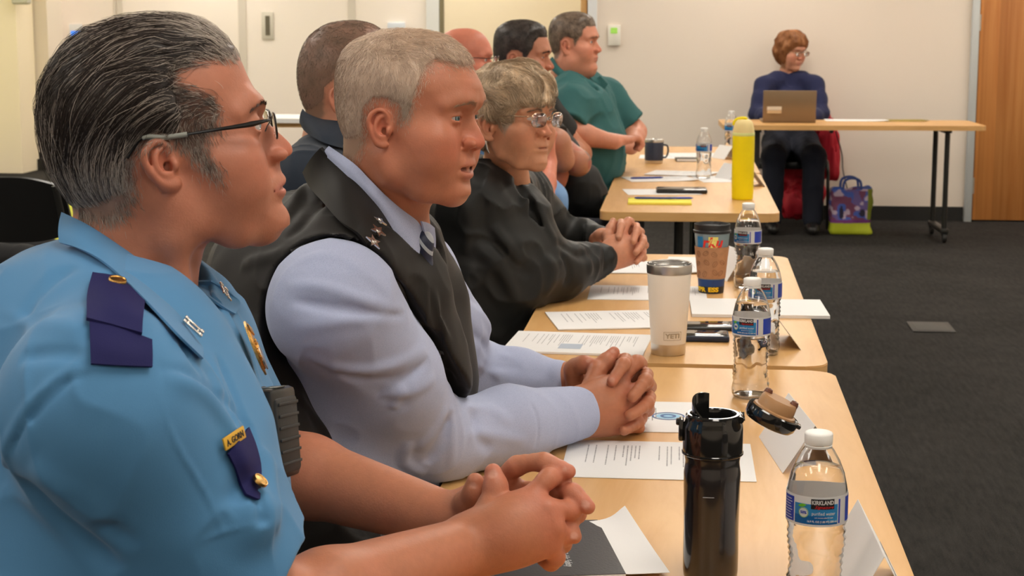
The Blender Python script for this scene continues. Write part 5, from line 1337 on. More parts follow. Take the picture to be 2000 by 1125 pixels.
nails1 = [(hit(SA, x, y, 1.7, 2.0), r) for x, y, r in ((962, 926, .0072), (924, 948, .005), (1143, 985, .006), (1121, 1046, .0055), (1104, 916, .0035))]
for c_, r_ in nails1: SA.fold([c_ - [0, 0, .003], c_ + [0, 0, .003]], -.0007, .005)
va, qa = SA.mesh(np.minimum.reduce([SH_R, eR, eL]) - .08, np.maximum.reduce([SH_L, wL, wR]) + .15, .0022)
reds1 = [(x, .022, .35) for x in list(kR)] + [(P(1148, 988, 1.845), .02, .5), (P(1110, 921, 1.855), .02, .5), (P(963, 925, 1.86), .022, .5)]
body1 = skin_obj('body', [head_part, (va, qa, tint(va, (.465, .180, .098), reds1, nails1))], p1)
eyeball(p1, H1, 0, gaze=.0); eyeball(p1, H1, 1)

# shirt
M_sh1 = mat('uniform_cloth', srgb(80, 132, 176), .72, bump=.10, bscale=900, sheen=.15, spec=.25)
M_navy = mat('navy_cloth', srgb(34, 34, 82), .75, bump=.15, bscale=900, spec=.2)
S1 = Sdf()
T1 = PP((262, 700, 1.76), (240, 830, 1.76), (238, 1020, 1.77), (235, 1330, 1.78)); T1[0] -= [0, 0, .0]
torso(S1, T1, [.095, .125, .140, .160], A1, .080, .06)
S1.chain([P(120, 690, 1.74) - A1 * .03, P(60, 830, 1.74)], [.10, .12], .08); S1.chain([P(120, 690, 1.74) + A1 * .10, P(60, 830, 1.74) + A1 * .1], [.10, .12], .08)
ns = P(236, 628, 1.755)
S1.chain([ns - A1 * .02, (ns + SH_R) / 2 + [0, 0, .014], SH_R + [0, 0, .0]], [.060, .056, .074], .05)
S1.chain([ns + A1 * .02, (ns + SH_L) / 2 + [0, 0, .014], SH_L + [0, 0, .0]], [.060, .056, .072], .05)
S1.chain([P(320, 700, 1.66), P(372, 860, 1.66), P(392, 1030, 1.68)], [.05, .070, .080], .06)
S1.chain([P(375, 690, 1.86), P(378, 850, 1.86), P(398, 1040, 1.86)], [.05, .065, .080], .06)
hemR = SH_R + (eR - SH_R) * .74; dR = unit(eR - SH_R)
sl = Sdf(); sl.cone(SH_R, hemR + dR * .03, .082, .080, .0); sl.plane(hemR, dR, .004)
sl.cone(hemR - dR * .05, hemR + dR * .1, .074, .076, .003, 's')
hemL = SH_L + (eL - SH_L) * .74; dL = unit(eL - SH_L)
sl2 = Sdf(); sl2.cone(SH_L, hemL + dL * .03, .080, .074, .0); sl2.plane(hemL, dL, .004); sl2.cone(hemL - dL * .05, hemL + dL * .1, .068, .070, .003, 's')
S1.sub(sl, .06, c=(SH_R + hemR) / 2, rad=.24); S1.sub(sl2, .03, c=(SH_L + hemL) / 2, rad=.22)
# neck opening
S1.chain([P(268, 520, 1.755), nk1, P(250, 640, 1.77)], [.080, .076, .06], .006, 's')
S1.chain([P(385, 590, 1.74), P(400, 670, 1.74)], [.020, .008], .012, 's')
S1.ell(hit(S1, 497, 1008, 1.2, 2.2, -.010), .024, .025)
S0 = Sdf(); S0.ops = list(S1.ops)
folds(S1, S0, 1.2, 2.2, [
    ([(318, 735), (400, 770), (455, 850), (480, 940)], .007, .012), ([(300, 720), (390, 745), (470, 810), (505, 900)], -.005, .008),
    ([(330, 650), (400, 720), (440, 800)], .006, .012), ([(300, 610), (360, 680), (400, 740)], -.004, .010),
    ([(150, 520), (90, 560), (40, 640)], -.004, .012), ([(60, 650), (140, 640), (180, 660)], .005, .014), ([(40, 700), (120, 690), (170, 700)], -.005, .010),
    ([(0, 600), (60, 640), (110, 720)], .0025, .008),
    ([(172, 720), (120, 735), (60, 790), (10, 880), (3, 960)], .0035, .0065), ([(180, 730), (128, 748), (72, 800), (20, 888)], -.0035, .006),
    ([(300, 760), (340, 860), (400, 960), (440, 1050)], .0016, .0035),
    ([(40, 930), (90, 990), (170, 1060), (230, 1120)], -.010, .018), ([(60, 900), (130, 960), (210, 1030)], .006, .02),
    ([(120, 950), (190, 1010), (270, 1070)], -.004, .014), ([(440, 1000), (480, 940), (500, 880)], -.005, .016),
    ([(380, 1060), (450, 1035), (515, 1020)], .0014, .003),
    ([(420, 690), (470, 800), (500, 900)], -.004, .006), ([(405, 690), (450, 800), (480, 880)], .003, .006),
    ([(520, 880), (530, 960), (535, 1040)], .006, .012), ([(500, 960), (515, 1030)], -.006, .01)])
crumple(S1, .0028, (8, 8, 5), 3); avoid_tables(S1)
lo1 = np.minimum.reduce([SH_R, T1[-1], hemR, P(0, 600, 1.6), P(-60, 900, 1.7)]) - .14; hi1 = np.maximum.reduce([SH_L, ns, P(480, 800, 1.9)]) + .15; lo1[2] = .62
shirt1 = cloth_obj('shirt', S1, lo1, hi1, .0034, M_sh1, p1)
print('shirt1', len(shirt1.data.vertices), __import__('time').time() - T0)

# collar leaves, undershirt, badges
cR = leaf('collar', H1.S, S1, [(128, 415), (175, 440), (229, 478), (275, 513), (321, 555), (356, 590), (394, 632)], [(118, 486), (150, 495), (190, 515), (232, 548), (285, 606), (335, 660), (384, 706)], p1, M_sh1)
cL = leaf('collar', S1, S1, [(388, 552), (398, 562), (412, 580), (425, 600)], [(412, 553), (440, 572), (462, 596), (452, 618)], p1, M_sh1, topoff=.008, lowoff=.004, mid=.003, z0=1.6, z1=2.3)
M_tee = mat('white_cotton', (.72, .70, .66), .8)
tee = patch('undershirt', H1.S, [[(345, 575), (362, 578), (380, 582)], [(352, 605), (370, 612), (386, 625)], [(362, 640), (380, 650), (395, 665)]], 1.5, 2.1, .0035, .002, M_tee, p1)
ep = [patch('epaulette', S1, [[(180, 546), (230, 556), (278, 592)], [(173, 592), (222, 606), (275, 628)], [(166, 636), (218, 648), (271, 663)]], 1.3, 2, .007, .003, M_navy, p1),
      patch('epaulette', S1, [[(172, 631), (230, 650), (290, 671)], [(176, 676), (233, 690), (291, 697)], [(179, 716), (235, 719), (291, 722)]], 1.3, 2, .0055, .003, M_navy, p1)]
disc('button', S1, 225, 574, .0085, M_gold, p1, off=.0125)
pf = patch('pocket_flap', S1, [[(437, 888), (458, 863), (480, 840)], [(452, 915), (474, 900), (496, 880)], [(462, 945), (484, 935), (503, 925)], [(478, 972), (492, 976), (506, 974)]], 1.3, 2.2, .0045, .003, M_navy, p1)
disc('button', S1, 501, 950, .0078, M_gold, p1, off=.006)
M_plate = mat('gold_plate', srgb(226, 178, 66), .35, metal=.35)
Mn = oriented(S1, 449, 855, 1.3, 2.2, .006, (474, 834))
np_ = MB().box((0, 0, 0), (.0385, .0115, .002), bev=.0006); bmesh.ops.transform(np_.bm, matrix=Mn, verts=np_.bm.verts[:]); plate = wl(np_.build('name_plate', M_plate, p1))
lettering('lettering', 'A. GORN', .0082, Mn @ Matrix.Translation((0, -.0005, .0012)), M_ink, plate, sx=.92, bold=.00012).location = (0, 0, 0)
def bars(px, py, right, S=S1):
    Mb = oriented(S, px, py, 1.3, 2.3, .0105, right); m = MB()
    for y in (-.0042, .0042): m.box((0, y, 0), (.019, .0036, .0022), bev=.0006)
    for x in (-.006, .006): m.box((x, 0, -.0003), (.0022, .006, .0016), bev=.0003)
    for x in (-.0095, .0095):
        for y in (-.0042, .0042): m.box((x, y, .0003), (.0042, .0052, .0026), bev=.0008)
    bmesh.ops.transform(m.bm, matrix=Mb, verts=m.bm.verts[:]); return wl(m.build('collar_pin', M_silver, p1))
bars(362, 652, (378, 668)); bars(424, 581, (432, 596))
# badge on the far chest: layered eagle and shield
Mg = oriented(S1, 482, 685, 1.5, 2.3, .008, (495, 725))
m = MB(); sh = [(-.030, 0), (-.026, .012), (-.012, .017), (.006, .019), (.020, .014), (.031, 0), (.020, -.014), (.006, -.019), (-.012, -.017), (-.026, -.012)]
m.prism(sh, 0, .002); m.prism([(x * .8, y * .8) for x, y in sh], .002, .0035)
for k in range(12):
    a = k * math.pi / 6; m.box((.004 + .011 * math.cos(a), .011 * math.sin(a), .004), (.004, .004, .002), rz=a, bev=.0006)
m.lathe([(0, .006), (.006, .0055), (.008, .003)], (.004, 0, 0), 20)
for k in range(7): m.box((-.024 + k * .0015, -.012 + k * .004, .004), (.010, .0022, .0015), rz=.5, bev=.0004)
bmesh.ops.transform(m.bm, matrix=Mg, verts=m.bm.verts[:]); bg = wl(m.build('badge', [M_gold], p1))
m = MB(); m.prism([(x * .45 + .012, y * .5) for x, y in sh], .0042, .0056); bmesh.ops.transform(m.bm, matrix=Mg, verts=m.bm.verts[:]); sc_ = m.build('shield', M_silver, bg)
# body camera
bc = empty('body_camera', p1.location); bc.parent = p1; bc.location = (0, 0, 0)
def bl(o): o.location = -p1.location; return o
cc = P(533, 846, 1.71); xr = unit(_r * .93 - _f * .30 + _u * .06); zr = unit(_u + _r * -.12 + xr * 0); zr = unit(zr - xr * (zr @ xr)); yr = np.cross(zr, xr)
Mc = Matrix(((xr[0], yr[0], zr[0], cc[0]), (xr[1], yr[1], zr[1], cc[1]), (xr[2], yr[2], zr[2], cc[2]), (0, 0, 0, 1)))
def cbox(name, specs, mt):
    m = MB()
    for c_, d_, b_ in specs: m.box(c_, d_, bev=b_)
    bmesh.ops.transform(m.bm, matrix=Mc, verts=m.bm.verts[:]); return bl(m.build(name, mt, bc))
cbox('housing', [((.002, 0, 0), (.028, .058, .092), .006)], M_plas)
cbox('front_shell', [((.012, 0, -.002), (.014, .050, .078), .005)], mat('camera_shell', (.022, .022, .022), .5, bump=.2, bscale=1500))
cbox('rib', [((.0195, 0, -.030 + .012 * k), (.0018, .044, .003), .0006) for k in range(6)], mat('camera_rib', (.03, .03, .03), .6))
cbox('clip', [((-.016, 0, .004), (.005, .045, .085), .002), ((-.014, -.012, .044), (.010, .02, .008), .002)], M_plas)
cbox('button', [((.004, -.0295, .022), (.012, .003, .018), .0012)], mat('camera_button', (.05, .05, .05), .4))
cbox('top_display', [((.004, 0, .0465), (.016, .024, .001), .0003)], mat('camera_display', (.12, .13, .11), .2))
m_ = [((.010, -.0265, -.010 - .003 * k), (.012, .0022, .0013), .0003) for k in range(8)]
cbox('speaker_grille', m_, mat('camera_grille', (.05, .05, .048), .5))
# hair
PL1 = lambda q: sgn_poly(hl1, q[:, [0, 2]]) + .030 * sstep(.0, .03, q[:, 0]) * sstep(.075, .055, q[:, 2]) + (vnoise(q, 140) - .5) * .008
def T1f(q):
    x, z = q[:, 0], q[:, 2]; d = np.clip(-(PL1(q) + .006) / .045, 0, 1)
    return (.0015 + .0085 * sstep(.02, .08, z) * d ** .7 + .0075 * sstep(-.03, -.09, x) * d * sstep(-.05, .02, z)).astype(F32)
def flow1(q):
    x, z = q[:, 0], q[:, 2]; cx, cz = .025, -.01; t = np.stack([-(z - cz), np.zeros(len(q)), (x - cx)], 1); t /= np.linalg.norm(t, axis=1, keepdims=True) + 1e-9
    m = (sstep(.06, .03, z) * sstep(-.015, .015, x))[:, None]; t = t * (1 - m) + np.array([.15, 0, -1]) * m
    m = (sstep(-.0, -.04, z) * sstep(.0, -.04, x))[:, None]; t = t * (1 - m) + np.array([.25, 0, -1]) * m
    w = (vnoise(q, 55) - .5)[:, None] * .9; return t + np.stack([w[:, 0] * .3, w[:, 0] * .8, w[:, 0] * .5], 1)
def capcol1(q):
    t = hc1(q)[:, None] ; n = vnoise(q * np.array([40, 260, 260]), 1.0)[:, None]
    return np.array([.034, .025, .021]) * (1 - t * .9) + np.array([.20, .155, .135]) * t * .9 * (.5 + n)
PLc = lambda q: PL1(q) + .007
Sc1, cv1, cq1, cc1 = hair_cap(H1, PLc, T1f, capcol1, p1, h=.0025)
def scol1(q, s):
    rs = np.random.RandomState(s + 50); g = rs.rand(len(q)); x, z = q[:, 0], q[:, 2]
    pg = .22 + .6 * sstep(.075, .0, z) + .6 * sstep(.04, .08, x); loc = vnoise(q, 70)
    t = (g < pg * (.4 + 1.2 * loc)).astype(float)[:, None]
    return (np.array([.034, .024, .02]) * (1 - t) + np.array([.42, .36, .31]) * t) * rs.uniform(.6, 1.35, (len(q), 1))
LEN1 = lambda q: .012 + .045 * sstep(-.01, .07, q[:, 2]) + .012 * sstep(-.0, -.06, q[:, 0])
dens1 = lambda q: (PL1(q) < .004).astype(float) * (1 - .6 * sstep(.02, .055, q[:, 0]) * sstep(.06, .03, q[:, 2])) * (.8 + 2.4 * np.exp(-((PL1(q) + .008) / .008) ** 2))
P1a = comb_strands(H1, Sc1, cv1, cq1, 12000, dens1, flow1, scol1, LEN1, lambda q: .0008 + .0012 * np.random.RandomState(2).rand(len(q)), rad=.00026, seed=1, jitter=.10, M=7)
P1b = comb_strands(H1, Sc1, cv1, cq1, 900, lambda q: dens1(q) * sstep(.03, .08, q[:, 2]), flow1, scol1, lambda q: LEN1(q) * 1.2, lambda q: .003 + .004 * np.random.RandomState(3).rand(len(q)), rad=.00024, seed=4, jitter=.2, M=9)
# fine temple and sideburn hairs on the skin
fz = lambda q: np.clip(np.exp(-((sgn_poly(hl1, q[:, [0, 2]]) + .004) / .007) ** 2) + 1.0 * (sgn_poly(hl1, q[:, [0, 2]]) < 0) * (PL1(q) > -.004), 0, 1) * (q[:, 0] > -.1)
P1c = comb_strands(H1, H1.S, hv1, hq1, 5200, fz, flow1, lambda q, s: scol1(q, s) * .85 + np.array([.10, .08, .065]) * np.random.RandomState(6).rand(len(q), 1), lambda q: .009 + .024 * sstep(.06, .09, q[:, 2]), lambda q: .0007 + .003 * sstep(.06, .09, q[:, 2]), rad=.00018, seed=9, jitter=.25, M=4)
v, q, c = join_np([(cv1, cq1, cc1), P1a, P1b, P1c])
wl(link('hair', npmesh('hair', v, q, col=c), M_hair, p1))
brow_hair(H1, (.10, .07, .055), p1, 200, 1.0, dens=.8)
glasses(H1, p1, col=M_frm, lens=M_lens, temple='sport', x=.1095, tilt=3, rim=.0010, w=.048, hgt=.026, z=.023)
lower_body(p1, (T1[-1][0] - .02, T1[-1][1], .56), None, M_trN, knee=.44)
print('p1', __import__('time').time() - T0)
# ---------------------------------------------------------------- person in the black vest over a pale blue shirt
T0 = __import__('time').time()
o2 = (796, 250); z2 = 2.30
PR2 = [(.098, .080), (.1, .058), (.099, .048), (.094, .036), (.097, .027), (.105, .014), (.113, .003), (.116, -.004), (.1145, -.010), (.107, -.016),
       (.1015, -.019), (.1005, -.026), (.1035, -.034), (.1035, -.0375), (.096, -.0415), (.1005, -.049), (.1, -.053), (.094, -.058), (.0915, -.063), (.0945, -.071), (.093, -.078), (.086, -.085)]
SG2 = [(x, z) for x, z in SAG]
SG2 = [(x, z if z < .07 else .07 + (z - .07) * .80) for x, z in SG2]
SG2[12:16] = [(.082, -.076), (.073, -.086), (.048, -.086), (.02, -.080)]
H2 = Head(P(*o2, z2), head_frame(-14.5, -6.5, 1), scale=.985, prof=PR2, sag=SG2, wid=1.04, jaw=1.12, cheek=1.2, thin_lips=.8, mouth_open=.009, ears=.83, eardx=.007, nose=1.12, chin2=0, eyes=.58)
p2 = empty('person', (-.62, 2.52, 0), label='man with short grey-blond hair in black vest over pale blue shirt, fingers interlaced on table', cat='person')
R2, L2 = P(652, 600, 2.2), P(800, 545, 2.60); A2 = unit(L2 - R2)
nk2 = P(735, 480, 2.36)
H2.S.chain([H2.L(P(760, 320, 2.325)), H2.L(P(735, 420, 2.35)), H2.L(nk2), H2.L(P(715, 580, 2.38))], [.062, .068, .074, .085], .035)
v, q = build_head(H2, .0016, lo=(-.17, -.13, -.26))
hv2, hq2 = v, q
HL2 = [(.093, .100), (.080, .098), (.066, .100), (.050, .101), (.042, .090), (.040, .070), (.036, .052), (.033, .035), (.031, .016), (.022, .014), (.018, .035), (.0, .043), (-.02, .041), (-.036, .025), (-.038, .0), (-.035, -.02), (-.045, -.045),
       (-.07, -.055), (-.12, -.04), (-.14, .05), (-.12, .16), (0, .19), (.12, .15)]
PL2 = lambda q: sgn_poly(HL2, q[:, [0, 2]])
hm2 = lambda q: sstep(.005, -.008, PL2(q) + (vnoise(q, 160) - .5) * .008)
head_part = (v, q, facecol(H2, v, (.455, .175, .098), hm2, (.30, .20, .14), (.44, .33, .25), lambda q: sstep(.0, .07, q[:, 2]), red=.42))
SB = Sdf()
eR, wR = P(850, 862, 2.40), P(1128, 806, 2.60); eL, wL = P(905, 752, 2.80), P(1100, 752, 2.745)
# hands: near hand back
SB.chain([wR * .75 + eR * .25, wR], [.034, .032], .02); SB.chain([wL * .7 + eL * .3, wL], [.033, .031], .02)
kR, kL, nails2 = clasp(SB, wR, wL, lambda *a: P(*a), 1.0)
avoid_tables(SB)
va, qa = SB.mesh(np.minimum.reduce([wR, wL, kR.min(0), kL.min(0)]) - .13, np.maximum.reduce([wR, wL, kR.max(0), kL.max(0)]) + .09, .0022)
reds2 = [(x, .016, .35) for x in kR] + [(c, .012, .45) for c, _ in nails2]
skin_obj('body', [head_part, (va, qa, tint(va, (.43, .165, .086), reds2, nails2))], p2)
for k in (0, 1): eyeball(p2, H2, k, iris=(.16, .24, .25), gaze=-.20, gz=.03)
m = MB()
for k in range(-3, 4): m.box((H2.lx - .014 - abs(k) * .0011, k * .0062, H2.mz - .0062), (.004, .0058, .006), bev=.001)
tm = Matrix(((H2.R[0][0], H2.R[1][0], H2.R[2][0], 0), (H2.R[0][1], H2.R[1][1], H2.R[2][1], 0), (H2.R[0][2], H2.R[1][2], H2.R[2][2], 0), (0, 0, 0, 1)))
bmesh.ops.transform(m.bm, matrix=Matrix.Translation(V(H2.o)) @ tm @ Matrix.Scale(H2.sc, 4), verts=m.bm.verts[:]); wl(m.build('teeth', M_teeth, p2))

# shirt: sleeves, body
def weave(name, c1, c2, sc):
    m = mat(name, c1, .7, spec=.25, sheen=.1); nt = m.node_tree; N = nt.nodes; L = nt.links
    tc = N.new('ShaderNodeTexCoord'); w = N.new('ShaderNodeTexVoronoi'); w.inputs['Scale'].default_value = sc; L.new(tc.outputs['Object'], w.inputs['Vector'])
    r = N.new('ShaderNodeValToRGB'); r.color_ramp.elements[0].color = (*c2, 1); r.color_ramp.elements[1].color = (*c1, 1); r.color_ramp.elements[0].position = .15; r.color_ramp.elements[1].position = .5
    L.new(w.outputs['Distance'], r.inputs[0]); L.new(r.outputs[0], N['Principled BSDF'].inputs['Base Color']); return m
M_sh2 = weave('pale_blue_weave', srgb(172, 180, 208), srgb(148, 158, 190), 1100)
M_vest = mat('black_softshell', (.0110, .0092, .0080), .6, bump=.08, bscale=700, sheen=.06, spec=.28)
S2 = Sdf()
S2.chain([R2, R2 * .5 + eR * .5, eR], [.088, .070, .054], .04, kk=.03)
S2.chain([eR, eR * .5 + wR * .5, wR], [.054, .055, .040], .035, kk=.03)
S2.chain([L2, L2 * .5 + eL * .5, eL], [.078, .072, .062], .04, kk=.03)
S2.chain([eL, eL * .5 + wL * .5, wL + (eL - wL) * .08], [.058, .056, .040], .035, kk=.03)
T2 = PP((672, 590, 2.40), (665, 720, 2.41), (635, 900, 2.42), (600, 1120, 2.44))
torso(S2, T2, [.09, .10, .10, .10], A2, .05, .06)
S2.plane(wR, unit(wR - eR), .003) if False else None
cut = Sdf(); cut.cone(wR - (wR - eR) * .10, wR + unit(wR - eR) * .08, .030, .036, 0); S2.sub(cut, .003, 's', (wR), .14)
S2.chain([P(742, 430, 2.35), nk2, P(750, 520, 2.38)], [.074, .072, .05], .006, 's')
S2b = Sdf(); S2b.ops = list(S2.ops)
folds(S2, S2b, 2.0, 3.0, [
    ([(575, 520), (640, 500), (720, 540), (770, 590)], .004, .010), ([(560, 560), (630, 560), (720, 590), (790, 605)], .006, .009), ([(560, 585), (640, 600), (720, 612), (795, 618)], -.005, .010),
    ([(560, 640), (640, 632), (720, 620), (800, 622)], .003, .012), ([(600, 690), (680, 720), (760, 715), (830, 680)], .007, .010), ([(650, 725), (720, 742), (790, 738), (838, 700)], -.006, .010),
    ([(740, 770), (800, 765), (850, 735)], .005, .010), ([(690, 740), (760, 770), (800, 800)], -.003, .014),
    ([(800, 860), (790, 900), (830, 925)], .006, .009), ([(812, 880), (840, 850), (870, 790)], .006, .010), ([(830, 905), (862, 860), (882, 800)], -.008, .011), ([(878, 920), (884, 870), (880, 790)], .005, .008),
    ([(768, 800), (780, 770), (795, 760)], .004, .010), ([(900, 790), (950, 800), (1000, 830)], .004, .012), ([(905, 850), (960, 850), (1030, 862)], .003, .012), ([(920, 800), (930, 850), (960, 880)], -.004, .012),
    ([(1035, 784), (1050, 820), (1045, 878)], -.0022, .004), ([(1100, 772), (1126, 820), (1118, 868)], .002, .006),
    ([(930, 600), (960, 640), (1000, 700)], .005, .012), ([(905, 640), (950, 680), (1020, 720)], -.005, .012), ([(900, 700), (980, 735), (1080, 750)], .004, .012), ([(900, 560), (940, 600)], -.004, .012),
    ([(535, 600), (545, 560), (575, 515)], .0025, .005)])
crumple(S2, .0020, (9, 9, 6), 8); avoid_tables(S2)
allp = np.array([R2, L2, eR, eL, wR, wL, T2[-1], T2[0]])
lo2 = allp.min(0) - .16; hi2 = allp.max(0) + .14; lo2[2] = .66
cloth_obj('shirt', S2, lo2, hi2, .0034, M_sh2, p2)
# vest
SV = Sdf()
torso(SV, T2, [.114, .138, .150, .16], A2, .095, .06)
SV.chain([P(560, 560, 2.40), P(520, 700, 2.42)], [.11, .13], .10); SV.chain([P(560, 560, 2.40) + A2 * .12, P(520, 700, 2.42) + A2 * .12], [.11, .13], .10)
nb = P(728, 500, 2.38)
SV.chain([nb - A2 * .02, (nb + R2) / 2 + [0, 0, .02], R2 + (nb - R2) * .12 + [0, 0, .03]], [.078, .070, .062], .05)
SV.chain([nb + A2 * .02, (nb + L2) / 2 + [0, 0, .02], L2 + (nb - L2) * .12 + [0, 0, .03]], [.078, .068, .06], .05)
SV.chain([P(790, 600, 2.36), P(812, 740, 2.38)], [.060, .075], .06); SV.chain([P(830, 600, 2.55), P(838, 740, 2.56)], [.060, .072], .06)
# stand-up collar of the vest
SV.chain(PP((655, 330, 2.46), (640, 390, 2.37), (690, 450, 2.30), (760, 520, 2.30), (800, 575, 2.34)), [.020, .022, .022, .020, .012], .03)
# arm holes
SV.chain([R2 + unit(R2 - L2) * .02 + [.0, 0, -.005], P(640, 700, 2.15), P(690, 800, 2.12)], [.094, .092, .09], .008, 's')
SV.chain([R2 + unit(R2 - L2) * .14, P(650, 700, 2.02)], [.13, .13], .008, 's')
SV.chain([R2, (R2 + eR) / 2, eR + [0, 0, .0]], [.093, .088, .078], .010, 's')
SV.chain([R2 - _f * .09, (R2 + eR) / 2 - _f * .09, eR - _f * .10], [.10, .105, .11], .010, 's')
SV.chain([(R2 + eR) / 2 - _f * .2, eR - _f * .2], [.13, .14], .010, 's')
SV.chain([L2 + unit(L2 - R2) * .03, eL], [.088, .085], .008, 's')
SV.chain([P(755, 400, 2.34), nk2, P(762, 520, 2.37)], [.083, .078, .05], .008, 's')
SV.chain(PP((850, 470, 2.40), (826, 560, 2.38), (838, 640, 2.40)), [.040, .022, .006], .012, 's')   # open front
SVb = Sdf(); SVb.ops = list(SV.ops)
folds(SV, SVb, 2.0, 3.0, [([(600, 350), (560, 420), (520, 480)], .006, .012), ([(640, 380), (600, 430), (560, 470)], -.006, .014), ([(470, 520), (540, 500), (600, 490)], .005, .012),
    ([(560, 760), (640, 850), (740, 950)], .006, .012), ([(540, 820), (620, 900), (700, 960)], -.006, .014), ([(845, 560), (870, 650), (872, 760)], .004, .007), ([(835, 560), (858, 650), (862, 760)], -.004, .006)])
crumple(SV, .004, (7, 7, 5), 21); avoid_tables(SV)
vest = cloth_obj('vest', SV, lo2 - [.14, .08, 0], hi2, .0036, M_vest, p2)
# piping round the near arm hole
pp = hits(SVb, [(566, 492), (600, 474), (640, 466), (680, 474), (712, 490), (745, 510), (770, 535), (788, 565), (798, 600)], 1.9, 2.7, .004)
wl(MB().tube(crom(pp, 5), .0042, 8).build('piping', mat('black_elastic', (.006, .006, .006), .5), vest)).location = (0, 0, 0)
# shirt collar, tie, rank stars, chest patch
leaf('collar', H2.S, H2.S, [(650, 286), (696, 318), (724, 346), (751, 374), (780, 405), (808, 430), (820, 450)], [(652, 300), (694, 342), (722, 378), (742, 408), (766, 455), (788, 492), (802, 512)], p2, M_sh2, .005, .014, .003, 2.1, 2.6)
leaf('vest_collar', H2.S, SV, [(646, 288), (672, 318), (700, 349), (722, 377), (742, 412), (764, 458), (786, 505), (800, 540)], [(596, 345), (612, 372), (636, 405), (664, 440), (700, 470), (734, 500), (766, 535), (792, 580)], p2, M_vest, .013, .006, .010, 2.1, 2.7, th=.005)
patch('collar', H2.S, [[(812, 430), (824, 436), (834, 446)], [(816, 450), (826, 456), (836, 466)], [(818, 468), (826, 474), (836, 484)]], 2.1, 2.8, .010, .003, M_sh2, p2)
M_tie = mat('navy_tie', (.015, .02, .05), .45); N_ = M_tie.node_tree.nodes; L_ = M_tie.node_tree.links
tc_ = N_.new('ShaderNodeTexCoord'); mp_ = N_.new('ShaderNodeMapping'); mp_.inputs['Rotation'].default_value = (.6, .5, .4); wv = N_.new('ShaderNodeTexWave'); wv.inputs['Scale'].default_value = 26
rp_ = N_.new('ShaderNodeValToRGB'); rp_.color_ramp.interpolation = 'CONSTANT'; rp_.color_ramp.elements[0].color = (.02, .028, .06, 1); rp_.color_ramp.elements[1].position = .72; rp_.color_ramp.elements[1].color = (.42, .46, .52, 1)
L_.new(tc_.outputs['Object'], mp_.inputs[0]); L_.new(mp_.outputs[0], wv.inputs['Vector']); L_.new(wv.outputs['Fac'], rp_.inputs[0]); L_.new(rp_.outputs[0], N_['Principled BSDF'].inputs['Base Color'])
tie = Sdf(); tk = hit(H2.S, 822, 474, 2.0, 2.7, .004); tie.ell(tk, (.014, .016, .018), .01); zt = float((tk - EYE) @ _f); tie.chain([tk, P(826, 530, zt + .01), P(838, 610, zt + .02)], [.010, .016, .017], .01)
cloth_obj('tie', tie, tk - [.05, .06, .14], tk + [.07, .08, .04], .0025, M_tie, p2)
for (x, y) in ((735, 437), (733, 458), (724, 478)):
    M0 = oriented(SV, x, y, 1.9, 2.8, .006, (x + 12, y + 16)); m = MB()
    star = [((.0125 if k % 2 == 0 else .0055) * math.cos(k * math.pi / 5 + .6), (.0125 if k % 2 == 0 else .0055) * math.sin(k * math.pi / 5 + .6)) for k in range(10)]
    m.prism(star, 0, .002); m.lathe([(.0001, .0035), (.003, .003), (.004, .0018)], (0, 0, 0), 10); bmesh.ops.transform(m.bm, matrix=M0, verts=m.bm.verts[:]); wl(m.build('rank_star', M_silver, p2))
M_emb = mat('grey_thread', (.13, .13, .13), .7, bump=.5, bscale=900)
M0 = oriented(SV, 854, 686, 1.9, 2.9, .0035, (880, 690)); m = MB()
m.lathe([(.006, 0), (.010, 0), (.010, .0012), (.006, .0012), (.006, 0)], (0, 0, 0), 20)
for k in range(-3, 4):
    if k: m.box((k * .0058, .001 * (3 - abs(k)), .0005), (.0042, .010 - abs(k) * .0015, .001), rz=-.5 * (1 if k > 0 else -1))
bmesh.ops.transform(m.bm, matrix=M0, verts=m.bm.verts[:]); wl(m.build('embroidered_badge', M_emb, p2))
# hair: short, grey-blond
T2f = lambda q: (.0008 + .0075 * np.clip(-PL2(q) / .03, 0, 1) * (.45 + .55 * sstep(.03, .11, q[:, 2]))).astype(F32)
def flow2(q):
    x, z = q[:, 0], q[:, 2]; t = np.stack([.9 * sstep(.07, .11, z) + .15, np.sign(q[:, 1]) * .2, -1.0 + .9 * sstep(.06, .12, z)], 1)
    m = (sstep(.02, -.06, x))[:, None]; t = t * (1 - m) + np.array([.1, 0, -1]) * m; w = (vnoise(q, 60) - .5)[:, None]; return t + w * np.array([.8, .9, .3])
def cap2(q):
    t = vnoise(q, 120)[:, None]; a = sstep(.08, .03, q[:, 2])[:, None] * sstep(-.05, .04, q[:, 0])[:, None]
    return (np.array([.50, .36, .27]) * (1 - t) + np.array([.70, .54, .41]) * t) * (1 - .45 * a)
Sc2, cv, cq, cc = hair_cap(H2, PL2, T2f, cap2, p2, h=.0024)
def sc2(q, s):
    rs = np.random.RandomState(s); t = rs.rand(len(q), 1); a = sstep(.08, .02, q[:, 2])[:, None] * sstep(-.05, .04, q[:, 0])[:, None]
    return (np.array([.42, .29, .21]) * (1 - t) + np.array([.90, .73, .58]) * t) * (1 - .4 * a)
d2 = lambda q: sstep(.003, -.002, PL2(q))
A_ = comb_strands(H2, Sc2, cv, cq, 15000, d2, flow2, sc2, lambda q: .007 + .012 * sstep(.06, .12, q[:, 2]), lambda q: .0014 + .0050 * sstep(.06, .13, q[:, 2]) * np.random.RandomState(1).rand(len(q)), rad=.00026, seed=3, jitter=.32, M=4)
B_ = comb_strands(H2, H2.S, hv2, hq2, 2600, lambda q: np.exp(-(PL2(q) / .007) ** 2), flow2, sc2, lambda q: np.full(len(q), .006), lambda q: np.full(len(q), .0008), rad=.00020, seed=5, jitter=.3, M=4)
